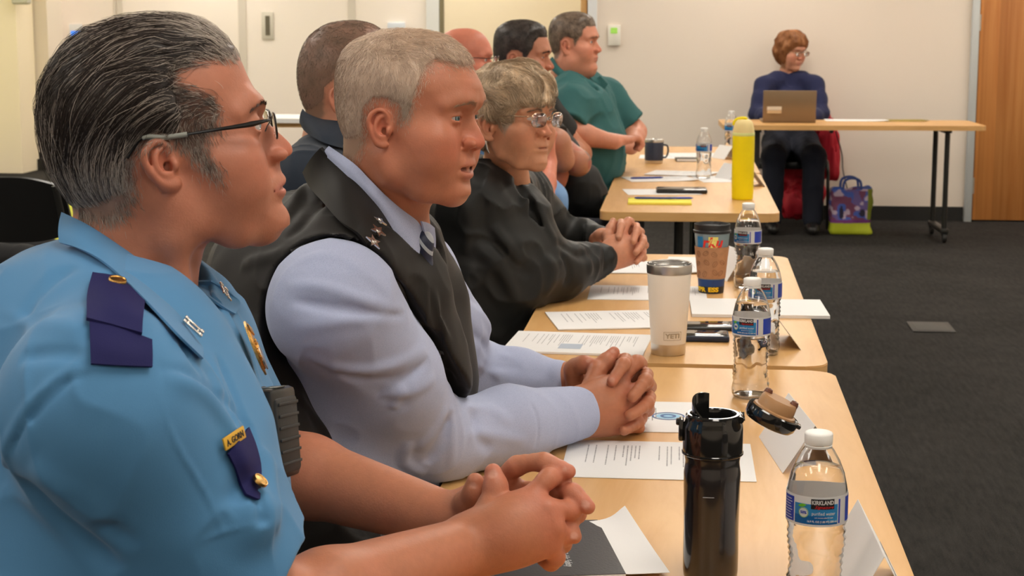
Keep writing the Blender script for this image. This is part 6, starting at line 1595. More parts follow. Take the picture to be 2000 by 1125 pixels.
v, q, c = join_np([(cv, cq, cc), A_, B_]); wl(link('hair', npmesh('hair', v, q, col=c), M_hair, p2))
brow_hair(H2, (.36, .23, .145), p2, 200, 1.3, dens=.7)
lower_body(p2, (-.63, 2.54, .56), None, M_trD, knee=.44)
print('p2', __import__('time').time() - T0)
# ---------------------------------------------------------------- woman in the black jacket
T0 = __import__('time').time()
PR3 = [(.097, .075), (.098, .058), (.0965, .048), (.0935, .036), (.097, .027), (.105, .014), (.114, .003), (.1175, -.004), (.1165, -.011), (.108, -.0165),
       (.102, -.019), (.0995, -.026), (.1015, -.034), (.1015, -.0375), (.0965, -.0415), (.1005, -.047), (.0985, -.051), (.0935, -.056), (.0935, -.062), (.0955, -.069), (.0935, -.076), (.087, -.083)]
SG3 = [(x, z) for x, z in SAG]; SG3[12:16] = [(.084, -.074), (.074, -.083), (.048, -.082), (.02, -.076)]
H3 = Head(P(1000, 251, 3.80), head_frame(-34, 0, 2), scale=.95, prof=PR3, wid=.98, jaw=.94, cheek=.9, thin_lips=1.2, ears=1.0, nose=1.1, eyes=.8, age=1.8, chin2=0, sag=SG3)
p3 = empty('person', (-.60, 3.95, 0), label='grey-blond woman with glasses and black zip jacket, hands folded on the table', cat='person')
R3, L3 = P(922, 402, 3.78), P(1010, 385, 4.12); A3 = unit(L3 - R3)
nk3 = P(985, 365, 3.90)
H3.S.chain([H3.L(P(990, 290, 3.84)), H3.L(P(985, 335, 3.88)), H3.L(nk3), H3.L(P(975, 420, 3.92))], [.052, .054, .060, .075], .03)
for dx in (0, .012): H3.S.fold([H3.L(P(1012 + dx * 900, 318, 3.80)), H3.L(P(1018 + dx * 900, 340, 3.82)), H3.L(P(1024 + dx * 900, 365, 3.85))], .004, .004, 1)
v, q = build_head(H3, .0018, lo=(-.17, -.12, -.20)); hv3, hq3 = v, q
HL3 = [(.11, .066), (.088, .060), (.070, .056), (.058, .034), (.050, .004), (.036, -.010), (.024, .0), (.016, .016), (-.008, .020), (-.026, .012), (-.033, -.012), (-.040, -.045), (-.07, -.062), (-.12, -.05), (-.17, .05), (-.14, .18), (0, .21), (.14, .15)]
PL3 = lambda q: sgn_poly(HL3, q[:, [0, 2]]) + (vnoise(q * np.array([1, 2.2, 1]), 48) - .5) * .020
base3 = (.56, .26, .145)
parts = [(v, q, facecol(H3, v, base3, lambda q: sstep(.003, -.006, PL3(q)), (.22, .17, .12), (.3, .25, .19), lambda q: q[:, 0] * 0 + .5, red=.30, lip=(.40, .14, .10)))]
SB = Sdf()
eR, wR = P(1008, 552, 3.84), P(1180, 505, 4.03); eL, wL = P(1085, 470, 4.30), P(1172, 470, 4.18)
ca, sa_ = math.cos(math.radians(-22)), math.sin(math.radians(-22))
def f3(x, y, d):
    u, w = (x - 1190) * .60, (y - 775) * .60; return P(1212 + u * ca - w * sa_, 482 + u * sa_ + w * ca, 4.06 + (d - 2.64) * .9)
SB.chain([eR * .2 + wR * .8, wR], [.028, .026], .02); SB.chain([wL * .8 + eL * .2, wL], [.027, .026], .02)
k1, k2, n3 = clasp(SB, wR, wL, f3, .86)
va, qa = SB.mesh(np.minimum(k1.min(0), np.minimum(wR, wL)) - .10, np.maximum(k1.max(0), np.maximum(wR, wL)) + .10, .0024)
parts.append((va, qa, tint(va, (.56, .25, .15), [(x, .014, .35) for x in k1], n3)))
skin_obj('body', parts, p3)
for k in (0, 1): eyeball(p3, H3, k, iris=(.10, .13, .15), gaze=.25)
M_lens3 = mat('coated_lens', (.90, .88, 1.0), 0, trans=1, ior=1.5, coat=1)
glasses(H3, p3, col=M_gold2, lens=M_lens3, x=.109, w=.047, hgt=.034, tilt=6, rim=.0011, z=.024, wrap=.12)
ear = H3.W(H3.earc[0] + np.array([.002, -.006, -.036])); m = MB(); m.tube([ear + _r * .003 + [0, 0, .012], ear + _r * -.004 + [0, 0, .002], ear + [0, 0, -.014], ear + _r * .004 + [0, 0, -.022]], [.0025, .0036, .0032, .002], 10); wl(m.build('earring', M_silver, p3))
# jacket
M_jk = mat('black_nylon', (.0100, .0105, .0100), .50, bump=.10, bscale=500, sheen=.06, spec=.33)
S3 = Sdf()
S3.chain([R3, R3 * .5 + eR * .5, eR], [.078, .074, .064], .05, kk=.03)
S3.chain([eR, eR * .5 + wR * .5, wR + (eR - wR) * .06], [.060, .060, .040], .035, kk=.03)
S3.chain([L3, L3 * .5 + eL * .5, eL], [.072, .068, .058], .05, kk=.03); S3.chain([eL, eL * .5 + wL * .5, wL + (eL - wL) * .1], [.056, .050, .038], .03, kk=.03)
T3 = PP((945, 430, 3.92), (935, 500, 3.93), (905, 600, 3.95), (880, 700, 3.95))
torso(S3, T3, [.10, .13, .15, .155], A3, .085, .06)
nb = P(975, 375, 3.92)
S3.chain([nb - A3 * .01, (nb + R3) / 2 + [0, 0, .018], R3], [.062, .058, .066], .05); S3.chain([nb + A3 * .01, (nb + L3) / 2 + [0, 0, .018], L3], [.062, .058, .066], .05)
S3.chain([P(1030, 430, 3.86), P(1035, 500, 3.88)], [.055, .08], .06)
S3.chain(PP((938, 318, 3.98), (945, 345, 3.84), (985, 372, 3.80), (1020, 400, 3.80)), [.016, .020, .020, .014], .03)
S3.chain([P(992, 330, 3.86), nk3, P(1010, 395, 3.90)], [.062, .062, .04], .006, 's')
S3.chain(PP((1022, 365, 3.80), (1038, 410, 3.80), (1060, 450, 3.82)), [.026, .018, .006], .012, 's')
cut = Sdf(); cut.cone(wR - (wR - eR) * .06, wR + unit(wR - eR) * .05, .028, .032, 0); S3.sub(cut, .003, 's', wR, .12)
S3b = Sdf(); S3b.ops = list(S3.ops)
folds(S3, S3b, 3.5, 4.5, [([(900, 380), (915, 430), (905, 500)], .006, .018), ([(940, 370), (945, 430), (950, 500)], -.005, .018), ([(960, 440), (990, 480), (1020, 520)], .007, .018), ([(930, 470), (980, 530), (1010, 590)], .008, .02),
    ([(950, 450), (1000, 510), (1040, 540)], -.009, .018), ([(1060, 500), (1080, 530), (1060, 580)], .008, .016), ([(1090, 490), (1110, 530), (1100, 560)], -.007, .014), ([(1130, 480), (1150, 510), (1150, 540)], .006, .014), ([(1080, 470), (1130, 500), (1170, 490)], -.006, .014),
    ([(1185, 478), (1198, 500), (1195, 525)], .005, .010), ([(1172, 478), (1183, 505), (1178, 532)], -.005, .008), ([(1035, 380), (1062, 430), (1088, 480)], .005, .012)])
crumple(S3, .006, (8, 8, 6), 40); avoid_tables(S3)
ap = np.array([R3, L3, eR, eL, wR, wL, T3[-1], T3[0]]); lo3 = ap.min(0) - .17; hi3 = ap.max(0) + .14; lo3[2] = .62
cloth_obj('jacket', S3, lo3, hi3, .005, M_jk, p3)
M_seq = mat('black_sequins', (.006, .006, .007), .3, bump=.8, bscale=260, spec=.5)
ST = Sdf(); ST.chain([nk3 + [0, 0, -.02], P(1015, 420, 3.89), P(1020, 500, 3.92)], [.045, .062, .07], .04); ST.chain([P(992, 320, 3.86), nk3], [.056, .056], .006, 's')
cloth_obj('top', ST, nk3 - [.14, .14, .26], nk3 + [.2, .14, .05], .006, M_seq, p3)
# hair
def T3f(q):
    d = np.clip(-PL3(q) / .03, 0, 1); x, z = q[:, 0], q[:, 2]; w = vnoise(q * np.array([26, 30, 34]) + 4, 1.0)
    return (.002 + ((.012 + .002 * sstep(.03, .11, z)) + .008 * sstep(-.02, -.09, x) + .024 * (w - .5)) * d ** .6).astype(F32)
def flow3(q):
    x, z = q[:, 0], q[:, 2]; t = np.stack([.55 + .6 * sstep(.05, .12, z), .25 * np.sign(q[:, 1]), -.9 * sstep(.14, .06, z)], 1)
    m = sstep(.0, -.06, x)[:, None]; t = t * (1 - m) + np.array([-.35, 0, -1]) * m; w = np.stack([vnoise(q, 26), vnoise(q + 7, 26), vnoise(q + 13, 26)], 1) - .5; return t + w * 2.6
def col3(q, s=0):
    rs = np.random.RandomState(s + 3); t = np.clip(vnoise(q, 50) * 1.3 - .2 + rs.normal(0, .22, len(q)), 0, 1)[:, None]; return np.array([.30, .21, .13]) * (1 - t) + np.array([.92, .72, .50]) * t
Sc3, cv, cq, cc = hair_cap(H3, PL3, T3f, col3, p3, h=.0035)
A_ = comb_strands(H3, Sc3, cv, cq, 7000, lambda q: sstep(.004, -.002, PL3(q)), flow3, col3, lambda q: .034 + .026 * np.random.RandomState(4).rand(len(q)), lambda q: .002 + .008 * vnoise(q, 60), rad=.00042, seed=3, jitter=.10, curl=.10, M=8)
v, q, c = join_np([(cv, cq, cc), A_]); wl(link('hair', npmesh('hair', v, q, col=c), M_hair, p3))
brow_hair(H3, (.22, .15, .10), p3, 160, 1, dens=1.1)
lower_body(p3, (-.62, 3.97, .56), None, M_trD, knee=.42)
print('p3', __import__('time').time() - T0)
# ---------------------------------------------------------------- the people further back
T0 = __import__('time').time()
def dressed(parent, H, skin, neck, nr, T, tr, SR, SL, arms, ar, cloth, hairspec, h=.005, hh=.0024, cname='shirt', short=0, collar=None, hands=None, tw=.08, lobox=.6, red=.35, crum=.004, sh=.06, headlo=(-.17, -.12, -.22), extra=None, coll_cut=None, skinobj=None, hd=None):
    """arms: [(elbow R, wrist R), (elbow L, wrist L)] ; ar: sleeve radii (shoulder, elbow, wrist); short: fraction of the upper arm the sleeve covers"""
    A = unit(SL - SR)
    H.S.chain([H.L(x) for x in neck], nr, .03)
    v, q = build_head(H, hh, lo=headlo)
    hm, hc0, hc1_, tf = hairspec['mask'], hairspec['c0'], hairspec['c1'], hairspec.get('t', lambda q: q[:, 0] * 0 + .5)
    parts = [(v, q, facecol(H, v, skin, hm, hc0, hc1_, tf, red=red))]
    SA = Sdf(); any_ = False
    for (e, w), s_ in zip(arms, (SR, SL)):
        if short: SA.chain([s_, e], [ar[1] * .86, ar[1] * .74], .02); SA.chain([e, e * .6 + w * .4, w], [ar[1] * .74, ar[1] * .70, .029], .02); any_ = True
        else: SA.chain([neck[-1], s_, e, w], [.03, .03, .028, .027], .02)
    if hands: hands(SA)
    pa = np.array([SR, SL] + [x for a in arms for x in a])
    va, qa = SA.mesh(pa.min(0) - .16, pa.max(0) + .16, .0035)
    parts.append((va, qa, tint(va, skin)))
    if not skinobj: skin_obj('body', parts, parent)
    else: skinobj(parts)
    S = Sdf(); torso(S, T, tr, A, tw, .06)
    nb = neck[-1]
    for sgn, s_ in ((-1, SR), (1, SL)): S.chain([nb + A * .01 * sgn, (nb + s_) / 2 + [0, 0, .016], s_], [sh, sh * .93, ar[0] * .92], .05)
    for (e, w), s_ in zip(arms, (SR, SL)):
        if short:
            hem = s_ + (e - s_) * short; d = unit(e - s_); sl = Sdf(); sl.cone(s_, hem + d * .03, ar[0], ar[0] * .92, 0); sl.plane(hem, d, .004); sl.cone(hem - d * .0, hem + d * .1, ar[0] * .72, ar[0] * .80, .003, 's'); S.sub(sl, .03, c=(s_ + hem) / 2, rad=.25)
        else:
            S.chain([s_, (s_ + e) / 2, e], [ar[0], ar[0] * .94, ar[1]], .05, kk=.03); S.chain([e, (e + w) / 2, w], [ar[1], (ar[1] + ar[2]) / 2 + .004, ar[2]], .03, kk=.03)
    S.chain([neck[0] + (neck[1] - neck[0]) * .5, nb + [0, 0, .005]], [nr[1] + .010, nr[-1] + .006], .008, 's')
    if extra: extra(S)
    crumple(S, crum, (8, 8, 6), 13); avoid_tables(S)
    ap = np.array([SR, SL, T[0], T[-1]] + [x for a in arms for x in a]); lo = ap.min(0) - .19; hi = ap.max(0) + .17; lo[2] = lobox
    g = cloth_obj(cname, S, lo, hi, h, cloth, parent)
    # hair
    if 'T' in hairspec:
        Sc, cv, cq, cc = hair_cap(H, hairspec['poly'], hairspec['T'], hairspec['cap'], parent, h=hh * 1.15); arr = [(cv, cq, cc)]
        if hairspec.get('n'): arr.append(comb_strands(H, Sc, cv, cq, hairspec['n'], lambda q: sstep(.003, -.002, hairspec['poly'](q)), hairspec['flow'], hairspec['col'], hairspec.get('len', lambda q: np.full(len(q), .009)), lambda q: np.full(len(q), hairspec.get('lift', .0012)), rad=hairspec.get('rad', .0003), seed=3, jitter=hairspec.get('jit', .25), M=4))
        v, q, c = join_np(arr); wl(link('hair', npmesh('hair', v, q, col=c), M_hair, parent))
    return S
def two(a, b, sc=70):
    def f(q, s=0):
        rs = np.random.RandomState(s + 3); t = np.clip(vnoise(q, sc) + rs.normal(0, .25, len(q)), 0, 1)[:, None]; return np.array(a) * (1 - t) + np.array(b) * t
    return f
crop_flow = lambda q: np.stack([np.full(len(q), .25) * sstep(.05, .12, q[:, 2]) + .05, np.sign(q[:, 1]) * .1, np.full(len(q), -1.0) + .9 * sstep(.06, .13, q[:, 2])], 1) + (vnoise(q, 50) - .5)[:, None] * np.array([.7, .9, .2])
def fist(S, w, d, up, side, s=1.0):
    """a resting hand: palm and five curled fingers. d forwards, side towards the little finger"""
    d, up, side = unit(d), unit(up), unit(side)
    for k in range(4):
        b = w + d * .075 * s + side * (k - 1.5) * .019 * s; S.cone(w + side * (k - 1.5) * .010 * s, b, .017 * s, .0115 * s, .02 * s)
        finger(S, [b, b + d * .030 * s + up * .006 * s, b + d * .046 * s - up * .016 * s, b + d * .034 * s - up * .034 * s], .0105 * s, .008 * s)
    t = w + d * .015 * s - side * .022 * s; finger(S, [t, t + d * .030 * s - side * .018 * s, t + d * .055 * s - side * .016 * s - up * .004 * s], .014 * s, .009 * s)

HLm = [(.093, .092), (.080, .088), (.066, .088), (.056, .075), (.052, .055), (.040, .040), (.034, .028), (.031, .010), (.022, .010), (.018, .035), (.0, .043), (-.02, .041), (-.036, .025), (-.038, .0), (-.035, -.02), (-.045, -.045),
       (-.07, -.055), (-.12, -.04), (-.14, .05), (-.12, .17), (0, .2), (.12, .16)]
PLm = lambda q: sgn_poly(HLm, q[:, [0, 2]])
mask_m = lambda q: sstep(.005, -.008, PLm(q) + (vnoise(q, 160) - .5) * .008)
Tm = lambda top, side: (lambda q: (.0006 + (side + (top - side) * sstep(.04, .12, q[:, 2])) * np.clip(-PLm(q) / .03, 0, 1)).astype(F32))

# --- man in dark navy uniform seated behind the man in the vest
H4 = Head(P(682, 196, 3.45), head_frame(2, -3, 0), scale=1.03, jaw=1.1, cheek=1.1, thin_lips=.6, ears=.80, sag=[(x, z if z < .07 else .07 + (z - .07) * 1.22) for x, z in SAG])
p4 = empty('person', (-.92, 3.35, 0), label='man in dark navy uniform with cropped brown hair behind the man in the vest', cat='person')
M_nvu = mat('dark_navy_wool', srgb(38, 46, 58), .75, bump=.1, bscale=700, sheen=.1, spec=.25)
SR, SL = P(600, 372, 3.30), P(690, 362, 3.68)
def thin_top(q):   # scalp shows through on top
    t = np.clip(vnoise(q, 60) * .7 + .9 * sstep(.11, .13, q[:, 2]) * sstep(.02, .05, q[:, 0]), 0, 1)[:, None]; return np.array([.17, .11, .075]) * (1 - t) + np.array([.36, .20, .145]) * t
S4 = dressed(p4, H4, (.55, .25, .155), [P(665, 235, 3.46), P(655, 275, 3.47), P(650, 315, 3.48)], [.060, .062, .072], [P(640, 400, 3.5), P(632, 480, 3.5), P(625, 620, 3.5)], [.11, .14, .15], SR, SL,
        [(P(640, 590, 3.28), P(790, 605, 3.30)), (P(745, 595, 3.62), P(800, 605, 3.42))], (.075, .06, .042), M_nvu,
        dict(mask=mask_m, c0=(.12, .07, .045), c1=(.25, .16, .11), poly=PLm, T=Tm(.006, .0025), cap=lambda q: thin_top(q), n=7000, flow=crop_flow, col=two((.13, .08, .055), (.32, .22, .16)), len=lambda q: .005 + .006 * sstep(.05, .12, q[:, 2]), lift=.0012, rad=.00028, jit=.35),
        lobox=.62, hands=lambda S: (fist(S, P(790, 605, 3.30), (.6, .8, 0), (0, 0, 1), (0, -1, 0), .95), fist(S, P(800, 605, 3.42), (1, -.2, 0), (0, 0, 1), (0, 1, 0), .95)))
leaf('collar', H4.S, S4, [(596, 212), (606, 222), (628, 232), (655, 236), (690, 240)], [(588, 244), (598, 262), (622, 280), (655, 292), (695, 296)], p4, M_nvu, .005, .006, .010, 3.1, 3.7)
for k in (0, 1): eyeball(p4, H4, k)
brow_hair(H4, (.10, .06, .04), p4, 120)
lower_body(p4, (-.92, 3.38, .56), None, M_trD)

# --- bald man with glasses
H5 = Head(P(905, 130, 6.0), head_frame(-2, -2, 0), jaw=1.12, cheek=1.2, thin_lips=.5)
p5 = empty('person', (-.78, 5.95, 0), label='bald man with dark-framed glasses and light blue shirt, mostly hidden behind the grey-haired woman', cat='person')
M_sh5 = mat('light_blue_shirt', srgb(120, 158, 205), .7, bump=.08, bscale=500, spec=.25)
SR, SL = P(935, 235, 5.85), P(968, 225, 6.25); eR_, wR_ = P(1056, 385, 5.75), P(1072, 318, 5.9)
def hands5(S):
    fist(S, wR_, (.1, .1, 1), (1, 0, 0), (0, -1, 0), .95)
nobald = lambda q: np.zeros(len(q))
dressed(p5, H5, (.64, .22, .14), [P(893, 165, 6.02), P(888, 190, 6.04), P(886, 205, 6.05)], [.062, .064, .07], [P(930, 270, 6.06), P(950, 320, 6.06), P(950, 400, 6.06)], [.12, .15, .16], SR, SL,
        [(eR_, wR_), (P(1075, 360, 6.15), P(1100, 330, 6.1))], (.075, .06, .042), M_sh5, dict(mask=nobald, c0=(.3, .2, .2), c1=(.3, .2, .2)), h=.008, hh=.0032, short=.62, hands=hands5, red=.7,
        extra=lambda S: S.chain([P(1030, 360, 6.0), P(1066, 395, 5.9), P(1078, 430, 5.9)], [.09, .07, .05], .06))
for k in (0, 1): eyeball(p5, H5, k)
glasses(H5, p5, col=M_frm if 'M_frm' in globals() else M_black, lens=M_lens, rim=.0012, w=.050, hgt=.032)
lower_body(p5, (-.80, 5.95, .56), None, mat('grey_trousers', srgb(84, 80, 78), .85), kz=.56, knee=.46)

# --- man with dark hair and moustache, tattooed forearm
H6 = Head(P(1018, 122, 6.42), head_frame(-8, -5, 0), scale=1.07, jaw=1.05, thin_lips=.4, eyes=.35)
p6 = empty('person', (-.74, 6.45, 0), label='man with short black hair, moustache and tattooed forearm, looking down', cat='person')
def hands6(S): fist(S, P(1100, 322, 6.25), (.3, .9, .1), (0, 0, 1), (1, 0, 0), 1); S.chain([P(1040, 262, 6.08), P(1084, 282, 6.0), P(1098, 312, 6.02)], [.050, .058, .046], .01)
M_blk6 = mat('black_shirt', (.012, .012, .012), .75, bump=.1, bscale=400)
SR, SL = P(1010, 218, 6.22), P(1050, 205, 6.66)
HL6 = [(.093, .102), (.084, .096), (.066, .094), (.056, .078), (.052, .055), (.042, .040), (.036, .024), (.032, .004), (.022, .004), (.018, .035)] + HLm[10:]
PL6 = lambda q: sgn_poly(HL6, q[:, [0, 2]]); m6 = lambda q: sstep(.004, -.006, PL6(q))
dark6 = two((.018, .014, .012), (.07, .055, .048))
def sk6(parts):
    # tattoo ink over the near forearm
    v, q, c = parts[1]; w = vnoise(v, 42); w2 = vnoise(v + 5, 90); e = P(1138, 305, 6.15); d = np.linalg.norm(v - e, axis=1)
    m = (sstep(.10, .075, d) * sstep(.42, .56, w * .6 + w2 * .4))[:, None] * .8; rd = (vnoise(v + 11, 30) > .68)[:, None] * sstep(.15, .1, d)[:, None] * .5
    c = c * (1 - m) + np.array([.09, .08, .08]) * m; c = c * (1 - rd) + np.array([.45, .08, .05]) * rd; parts[1] = (v, q, c); skin_obj('body', parts, p6)
e6R, w6R = P(1128, 318, 6.10), P(1090, 288, 6.3)
dressed(p6, H6, (.46, .20, .12), [P(1008, 160, 6.43), P(1003, 185, 6.44), P(1000, 198, 6.45)], [.060, .062, .07], [P(1025, 265, 6.46), P(1050, 320, 6.46), P(1050, 400, 6.46)], [.12, .14, .15], SR, SL,
        [(e6R, w6R), (P(1132, 300, 6.8), P(1100, 290, 6.5))], (.075, .062, .042), M_blk6, dict(mask=m6, c0=(.03, .024, .02), c1=(.07, .055, .05), poly=PL6, T=lambda q: (.0006 + (.002 + .012 * sstep(.05, .12, q[:, 2])) * np.clip(-PL6(q) / .03, 0, 1)).astype(F32),
        cap=dark6, n=3500, flow=crop_flow, col=dark6, rad=.0004, jit=.2), h=.008, hh=.0032, short=.60, hands=hands6, skinobj=sk6,
        extra=lambda S: S.chain([P(1080, 335, 6.35), P(1130, 365, 6.3), P(1150, 385, 6.3)], [.09, .085, .07], .06))
for k in (0, 1): eyeball(p6, H6, k)
brow_hair(H6, (.025, .018, .015), p6, 200, 1.4, dens=1.6)
m = Sdf((H6.o, H6.R)); m.chain([(.090, -.024, -.040), (.098, -.014, -.030), (.103, 0, -.028), (.098, .014, -.030), (.090, .024, -.040)], .0045, .002); m.chain([(.090, -.026, -.04), (.086, -.028, -.058), (.088, -.016, -.078), (.094, 0, -.082)], .003, .002)
m.disp(lambda p: ((vnoise(p, 400) - .5) * .003).astype(F32)); cc = H6.W(np.array([.09, 0, -.05])); v, q = m.mesh(cc - .06, cc + .06, .0022); wl(link('moustache', npmesh('moustache', v, q, col=np.tile([.03, .022, .018], (len(v), 1))), M_hair, p6))
w_ = P(1080, 288, 6.3); wl(MB().tube([w_ + [-.012, -.01, -.03], w_ + [.0, -.034, -.005], w_ + [.012, -.02, .03]], .008, 10).build('wristwatch', M_plas, p6))
lower_body(p6, (-.76, 6.45, .56), None, M_trN, kz=.55, knee=.50)

# --- man in teal polo
H7 = Head(P(1120, 93, 7.1), head_frame(-12, -2, 0), jaw=1.18, cheek=1.25, thin_lips=.5, ears=.95, chin2=.6, scale=1.02)
p7 = empty('person', (-.68, 7.15, 0), label='heavy-set man in a teal polo shirt leaning on the table with wrists crossed', cat='person')
M_teal = mat('teal_pique', srgb(52, 98, 98), .75, bump=.15, bscale=500, spec=.25)
SR, SL = P(1118, 208, 6.88), P(1182, 190, 7.34); eR7, wR7 = P(1105, 262, 6.85), P(1200, 278, 6.84); eL7, wL7 = P(1240, 258, 7.35), P(1234, 288, 7.10)
def hands7(S): fist(S, P(1192, 274, 6.86), (.8, .5, 0), (0, 0, 1), (.3, -1, 0), 1.15); fist(S, P(1232, 288, 7.08), (-.85, -.5, .05), (0, 0, 1), (.4, -.9, 0), 1.1)
def ex7(S):
    S.chain([P(1150, 225, 7.0), P(1152, 290, 7.02), P(1145, 350, 7.05)], [.10, .12, .12], .08); S.chain(PP((1148, 146, 6.99), (1156, 172, 6.96), (1162, 192, 6.93)), [.032, .024, .010], .01, 's')
dressed(p7, H7, (.58, .245, .155), [P(1112, 128, 7.1), P(1110, 146, 7.12), P(1108, 160, 7.13)], [.066, .070, .078], [P(1135, 215, 7.12), P(1142, 290, 7.12), P(1135, 400, 7.15)], [.12, .14, .15], SR, SL,
        [(P(1106, 256, 6.80), wR7), (eL7, wL7)], (.082, .066, .045), M_teal, dict(mask=mask_m, c0=(.10, .065, .045), c1=(.26, .19, .14), t=lambda q: sstep(.06, .12, q[:, 2]), poly=PLm, T=Tm(.010, .003),
        cap=two((.08, .055, .04), (.26, .19, .14)), n=3500, flow=crop_flow, col=two((.07, .045, .035), (.32, .24, .18)), rad=.0004), h=.008, hh=.0032, short=.80, hands=hands7, extra=ex7, tw=.10, sh=.065, crum=.006)
for k in (0, 1): eyeball(p7, H7, k)
brow_hair(H7, (.16, .10, .07), p7, 160, 1.2, dens=1.3)
for top, low in (([(1084, 112), (1094, 130), (1112, 146), (1132, 156)], [(1080, 122), (1090, 142), (1108, 158), (1122, 170)]), ([(1150, 148), (1160, 150), (1168, 146)], [(1162, 168), (1172, 166), (1178, 158)])):
    S_ = Sdf((H7.o, H7.R), H7.sc); S_.ops = list(H7.S.ops)
    leaf('collar', S_, S_, top, low, p7, M_teal, .010, .024, .004, 6.7, 7.4, th=.004)
lower_body(p7, (-.70, 7.2, .56), None, M_trN)

# --- woman at the laptop
H8 = Head(P(1543, 104, 11.55), head_frame(-50, -14, 0), scale=1.04, jaw=.96, thin_lips=.3)
p8 = empty('person', (.56, 11.62, 0), label='woman with auburn bobbed hair and glasses in a navy sweater, seated at the laptop', cat='person')
M_nsw = mat('navy_knit', srgb(24, 30, 68), .85, bump=.3, bscale=300, sheen=.1)
SR, SL = P(1492, 168, 11.5), P(1592, 166, 11.5)
PL8 = lambda q: sgn_poly([(.115, .075), (.090, .070), (.082, .045), (.060, .030), (.052, -.01), (.048, -.06), (.03, -.10), (-.05, -.11), (-.15, -.06), (-.16, .05), (-.13, .18), (0, .22), (.14, .16)], q[:, [0, 2]])
c8 = two((.20, .07, .025), (.50, .22, .085), 60)
H8f = lambda q: np.stack([np.full(len(q), .2) * sstep(.05, .12, q[:, 2]), np.sign(q[:, 1]) * .5 * sstep(.08, .13, q[:, 2]), np.full(len(q), -1.0)], 1) + (vnoise(q, 30) - .5)[:, None] * np.array([.8, .8, .2])
dressed(p8, H8, (.60, .29, .19), [P(1540, 128, 11.58), P(1538, 145, 11.6), P(1538, 156, 11.6)], [.050, .054, .062], [P(1540, 195, 11.58), P(1540, 235, 11.6), P(1540, 275, 11.62)], [.095, .105, .11], SR, SL,
        [(P(1478, 222, 11.42), P(1512, 234, 11.22)), (P(1604, 222, 11.42), P(1575, 234, 11.22))], (.058, .050, .040), M_nsw, dict(mask=lambda q: sstep(.003, -.006, PL8(q)), c0=(.20, .08, .03), c1=(.4, .18, .07), poly=PL8,
        T=lambda q: (.002 + (.016 + .016 * sstep(.06, -.04, q[:, 2]) + .026 * (vnoise(q, 30) - .5)) * np.clip(-PL8(q) / .025, 0, 1) ** .6).astype(F32), cap=c8, n=4500, flow=H8f, col=c8, len=lambda q: np.full(len(q), .04), lift=.003, rad=.0006, jit=.12),
        h=.008, hh=.0036, hands=lambda S: (fist(S, P(1512, 234, 11.22), (.2, -1, -.1), (0, 0, 1), (-1, 0, 0), .85), fist(S, P(1575, 234, 11.22), (-.2, -1, -.1), (0, 0, 1), (1, 0, 0), .85)), tw=.055, lobox=.5)
for k in (0, 1): eyeball(p8, H8, k)
glasses(H8, p8, col=M_gold2 if 'M_gold2' in globals() else M_gold, lens=M_lens, rim=.0014)
brow_hair(H8, (.2, .09, .04), p8, 100)
pel8 = np.array([P(1540, 300, 11.72)[0], 11.66, .55])
lower_body(p8, pel8, None, mat('dark_blue_trousers', srgb(26, 30, 44), .85, bump=.1, bscale=100), A=(1, 0, 0), fwd=(0, -1, 0), knee=.44, r=.105, spread=.13, kz=.50)

# --- person at the left edge of the frame
c9 = P(-110, 300, 6.2)
H9 = Head(P(-130, 215, 6.30), head_frame(-5, 0, 0), thin_lips=.3)
p9 = empty('person', (P(-130, 300, 6.30)[0], P(-130, 300, 6.30)[1], 0), label='person in dark navy sleeves at the left edge, only hands and forearm in frame', cat='person')
SR, SL = P(-180, 330, 6.10), P(-130, 320, 6.50); w9 = P(8, 520, 6.35); 
dressed(p9, H9, (.58, .26, .17), [P(-135, 250, 6.30), P(-140, 280, 6.30), P(-140, 300, 6.30)], [.058, .06, .07], [P(-140, 370, 6.30), P(-130, 450, 6.30), P(-130, 540, 6.30)], [.12, .14, .15], SR, SL,
        [(P(-130, 480, 6.05), P(20, 514, 6.25)), (P(-90, 490, 6.55), P(30, 505, 6.45))], (.072, .058, .044), M_nvu, dict(mask=mask_m, c0=(.12, .07, .045), c1=(.25, .16, .11), poly=PLm, T=Tm(.008, .003), cap=two((.1, .06, .04), (.2, .12, .08))),
        h=.008, hh=.0034, hands=lambda S: (fist(S, P(22, 514, 6.25), (1, .3, -.1), (0, 0, 1), (0, -1, 0), 1.1), fist(S, P(34, 508, 6.42), (1, -.3, -.1), (0, 0, 1), (0, 1, 0), 1.1)), lobox=.45)
for k in (0, 1): eyeball(p9, H9, k)
lower_body(p9, (c9[0] - .12, P(-130, 300, 6.30)[1], .52), None, M_trD)
print('p4-9', __import__('time').time() - T0)
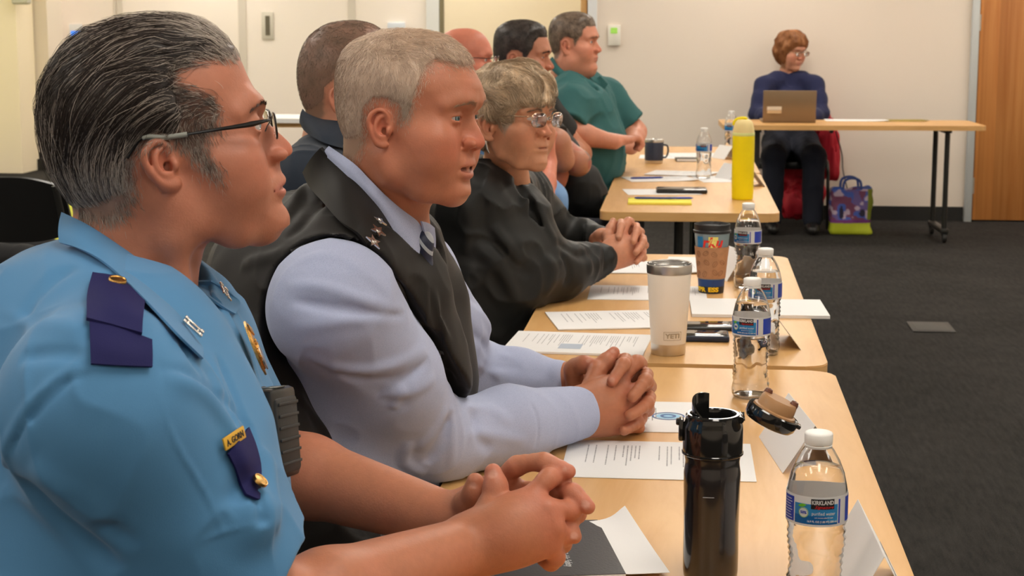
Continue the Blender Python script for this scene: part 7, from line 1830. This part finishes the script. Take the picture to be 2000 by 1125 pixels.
# ---------------------------------------------------------------- chairs
M_mesh = mat('chair_fabric_black', (.012, .012, .012), .85, bump=.3, bscale=500)
def make_chair():
    t = empty('stacking_chair', (0, 0, 0))
    S = Sdf(); S.box((0, 0, .425), (.22, .225, .022), .02, 0); S.ell((0, 0, .62), (.30, .34, .18), .03, 's')
    v, q = S.mesh((-.26, -.26, .39), (.26, .26, .48), .008); link('seat', npmesh('seat', v, q), M_mesh, t)
    g = [[(-.235 - .03 * (k - 1) / 2 * 0 - .035 * k + .03 * abs(u) * 1.4, u * .225 / 1, .665 + k * .110 - .03 * (abs(u) ** 3) * (k - 1)) for u in (-1, -.5, 0, .5, 1)] for k in range(3)]
    v, q = thick(spl_grid(np.array(g, float), 5), .012); MB().raw(v, q).build('backrest', M_plas, t)
    for s_ in (-1, 1):
        MB().tube(crom([(-.24, s_ * .24, .01), (-.20, s_ * .235, .42), (-.24, s_ * .228, .62), (-.30, s_ * .215, .86)], 5), .011, 10).build('rear_leg', M_metal, t)
        MB().tube(crom([(.24, s_ * .24, .01), (.21, s_ * .235, .42), (-.18, s_ * .235, .43)], 5), .011, 10).build('front_leg', M_metal, t)
        MB().tube(crom([(-.23, s_ * .24, .64), (-.10, s_ * .265, .655), (.10, s_ * .262, .65)], 4), .014, 10).build('armrest', M_plas, t)
    return t
proto = make_chair(); used = []
def chair(x, y, rz, label, group='black stacking chairs'):
    o = proto if not used else copy_tree(proto); used.append(o); o.location = (x, y, 0); o.rotation_euler = (0, 0, rz); return tag(o, label, 'chair', group)
c_ = P(28, 410, 5.75)
chair(-2.22, 5.54, math.radians(84), 'empty black chair at the left edge behind the man in light blue')
for pp_, nm in ((p1, 'man in the light blue uniform'), (p2, 'man in the black vest'), (p3, 'woman in the black jacket'), (p4, 'man in dark navy'), (p5, 'bald man'), (p6, 'man with the tattooed forearm'), (p7, 'man in the teal polo')):
    chair(pp_.location.x - .11, pp_.location.y + (.03 if pp_ in (p6, p7) else -.03), 0, 'black chair under the ' + nm)
chair(p9.location.x, p9.location.y, 0, 'black chair at the left edge under the person in navy sleeves')
ch8 = chair(pel8[0], 11.60, math.radians(-90), 'black chair by the wall under the woman with auburn hair')
# red jacket hanging over that chair
M_redj = mat('red_jacket_cloth', srgb(176, 18, 40), .7, bump=.2, bscale=200)
J = Sdf(); jx = pel8[0]
J.chain([(jx - .20, 11.86, .86), (jx + .20, 11.86, .86)], .035, .03); J.chain([(jx + .20, 11.84, .82), (jx + .25, 11.72, .60), (jx + .29, 11.68, .36)], [.05, .065, .055], .05); J.chain([(jx + .12, 11.84, .80), (jx + .14, 11.82, .50), (jx + .10, 11.78, .22)], [.05, .09, .10], .06)
J.chain([(jx - .10, 11.84, .80), (jx - .02, 11.82, .45), (jx + .02, 11.74, .17)], [.05, .08, .11], .06); J.chain([(jx + .03, 11.45, .16), (jx + .12, 11.60, .22)], [.10, .12], .06)
J.disp(lambda p: ((vnoise(p * np.array([3, 3, .7]), 12) - .5) * .035).astype(F32)); J.plane((0, 11.975, 0), (0, 1, 0))
t = empty('jacket', (jx + .1, 11.8, 0), label='bright red jacket draped over the back and side of the chair by the wall', cat='jacket')
v, q = J.mesh((jx - .32, 11.25, .04), (jx + .42, 11.99, .94), .010); wl(link('cloth', npmesh('cloth', v, q), M_redj, t));
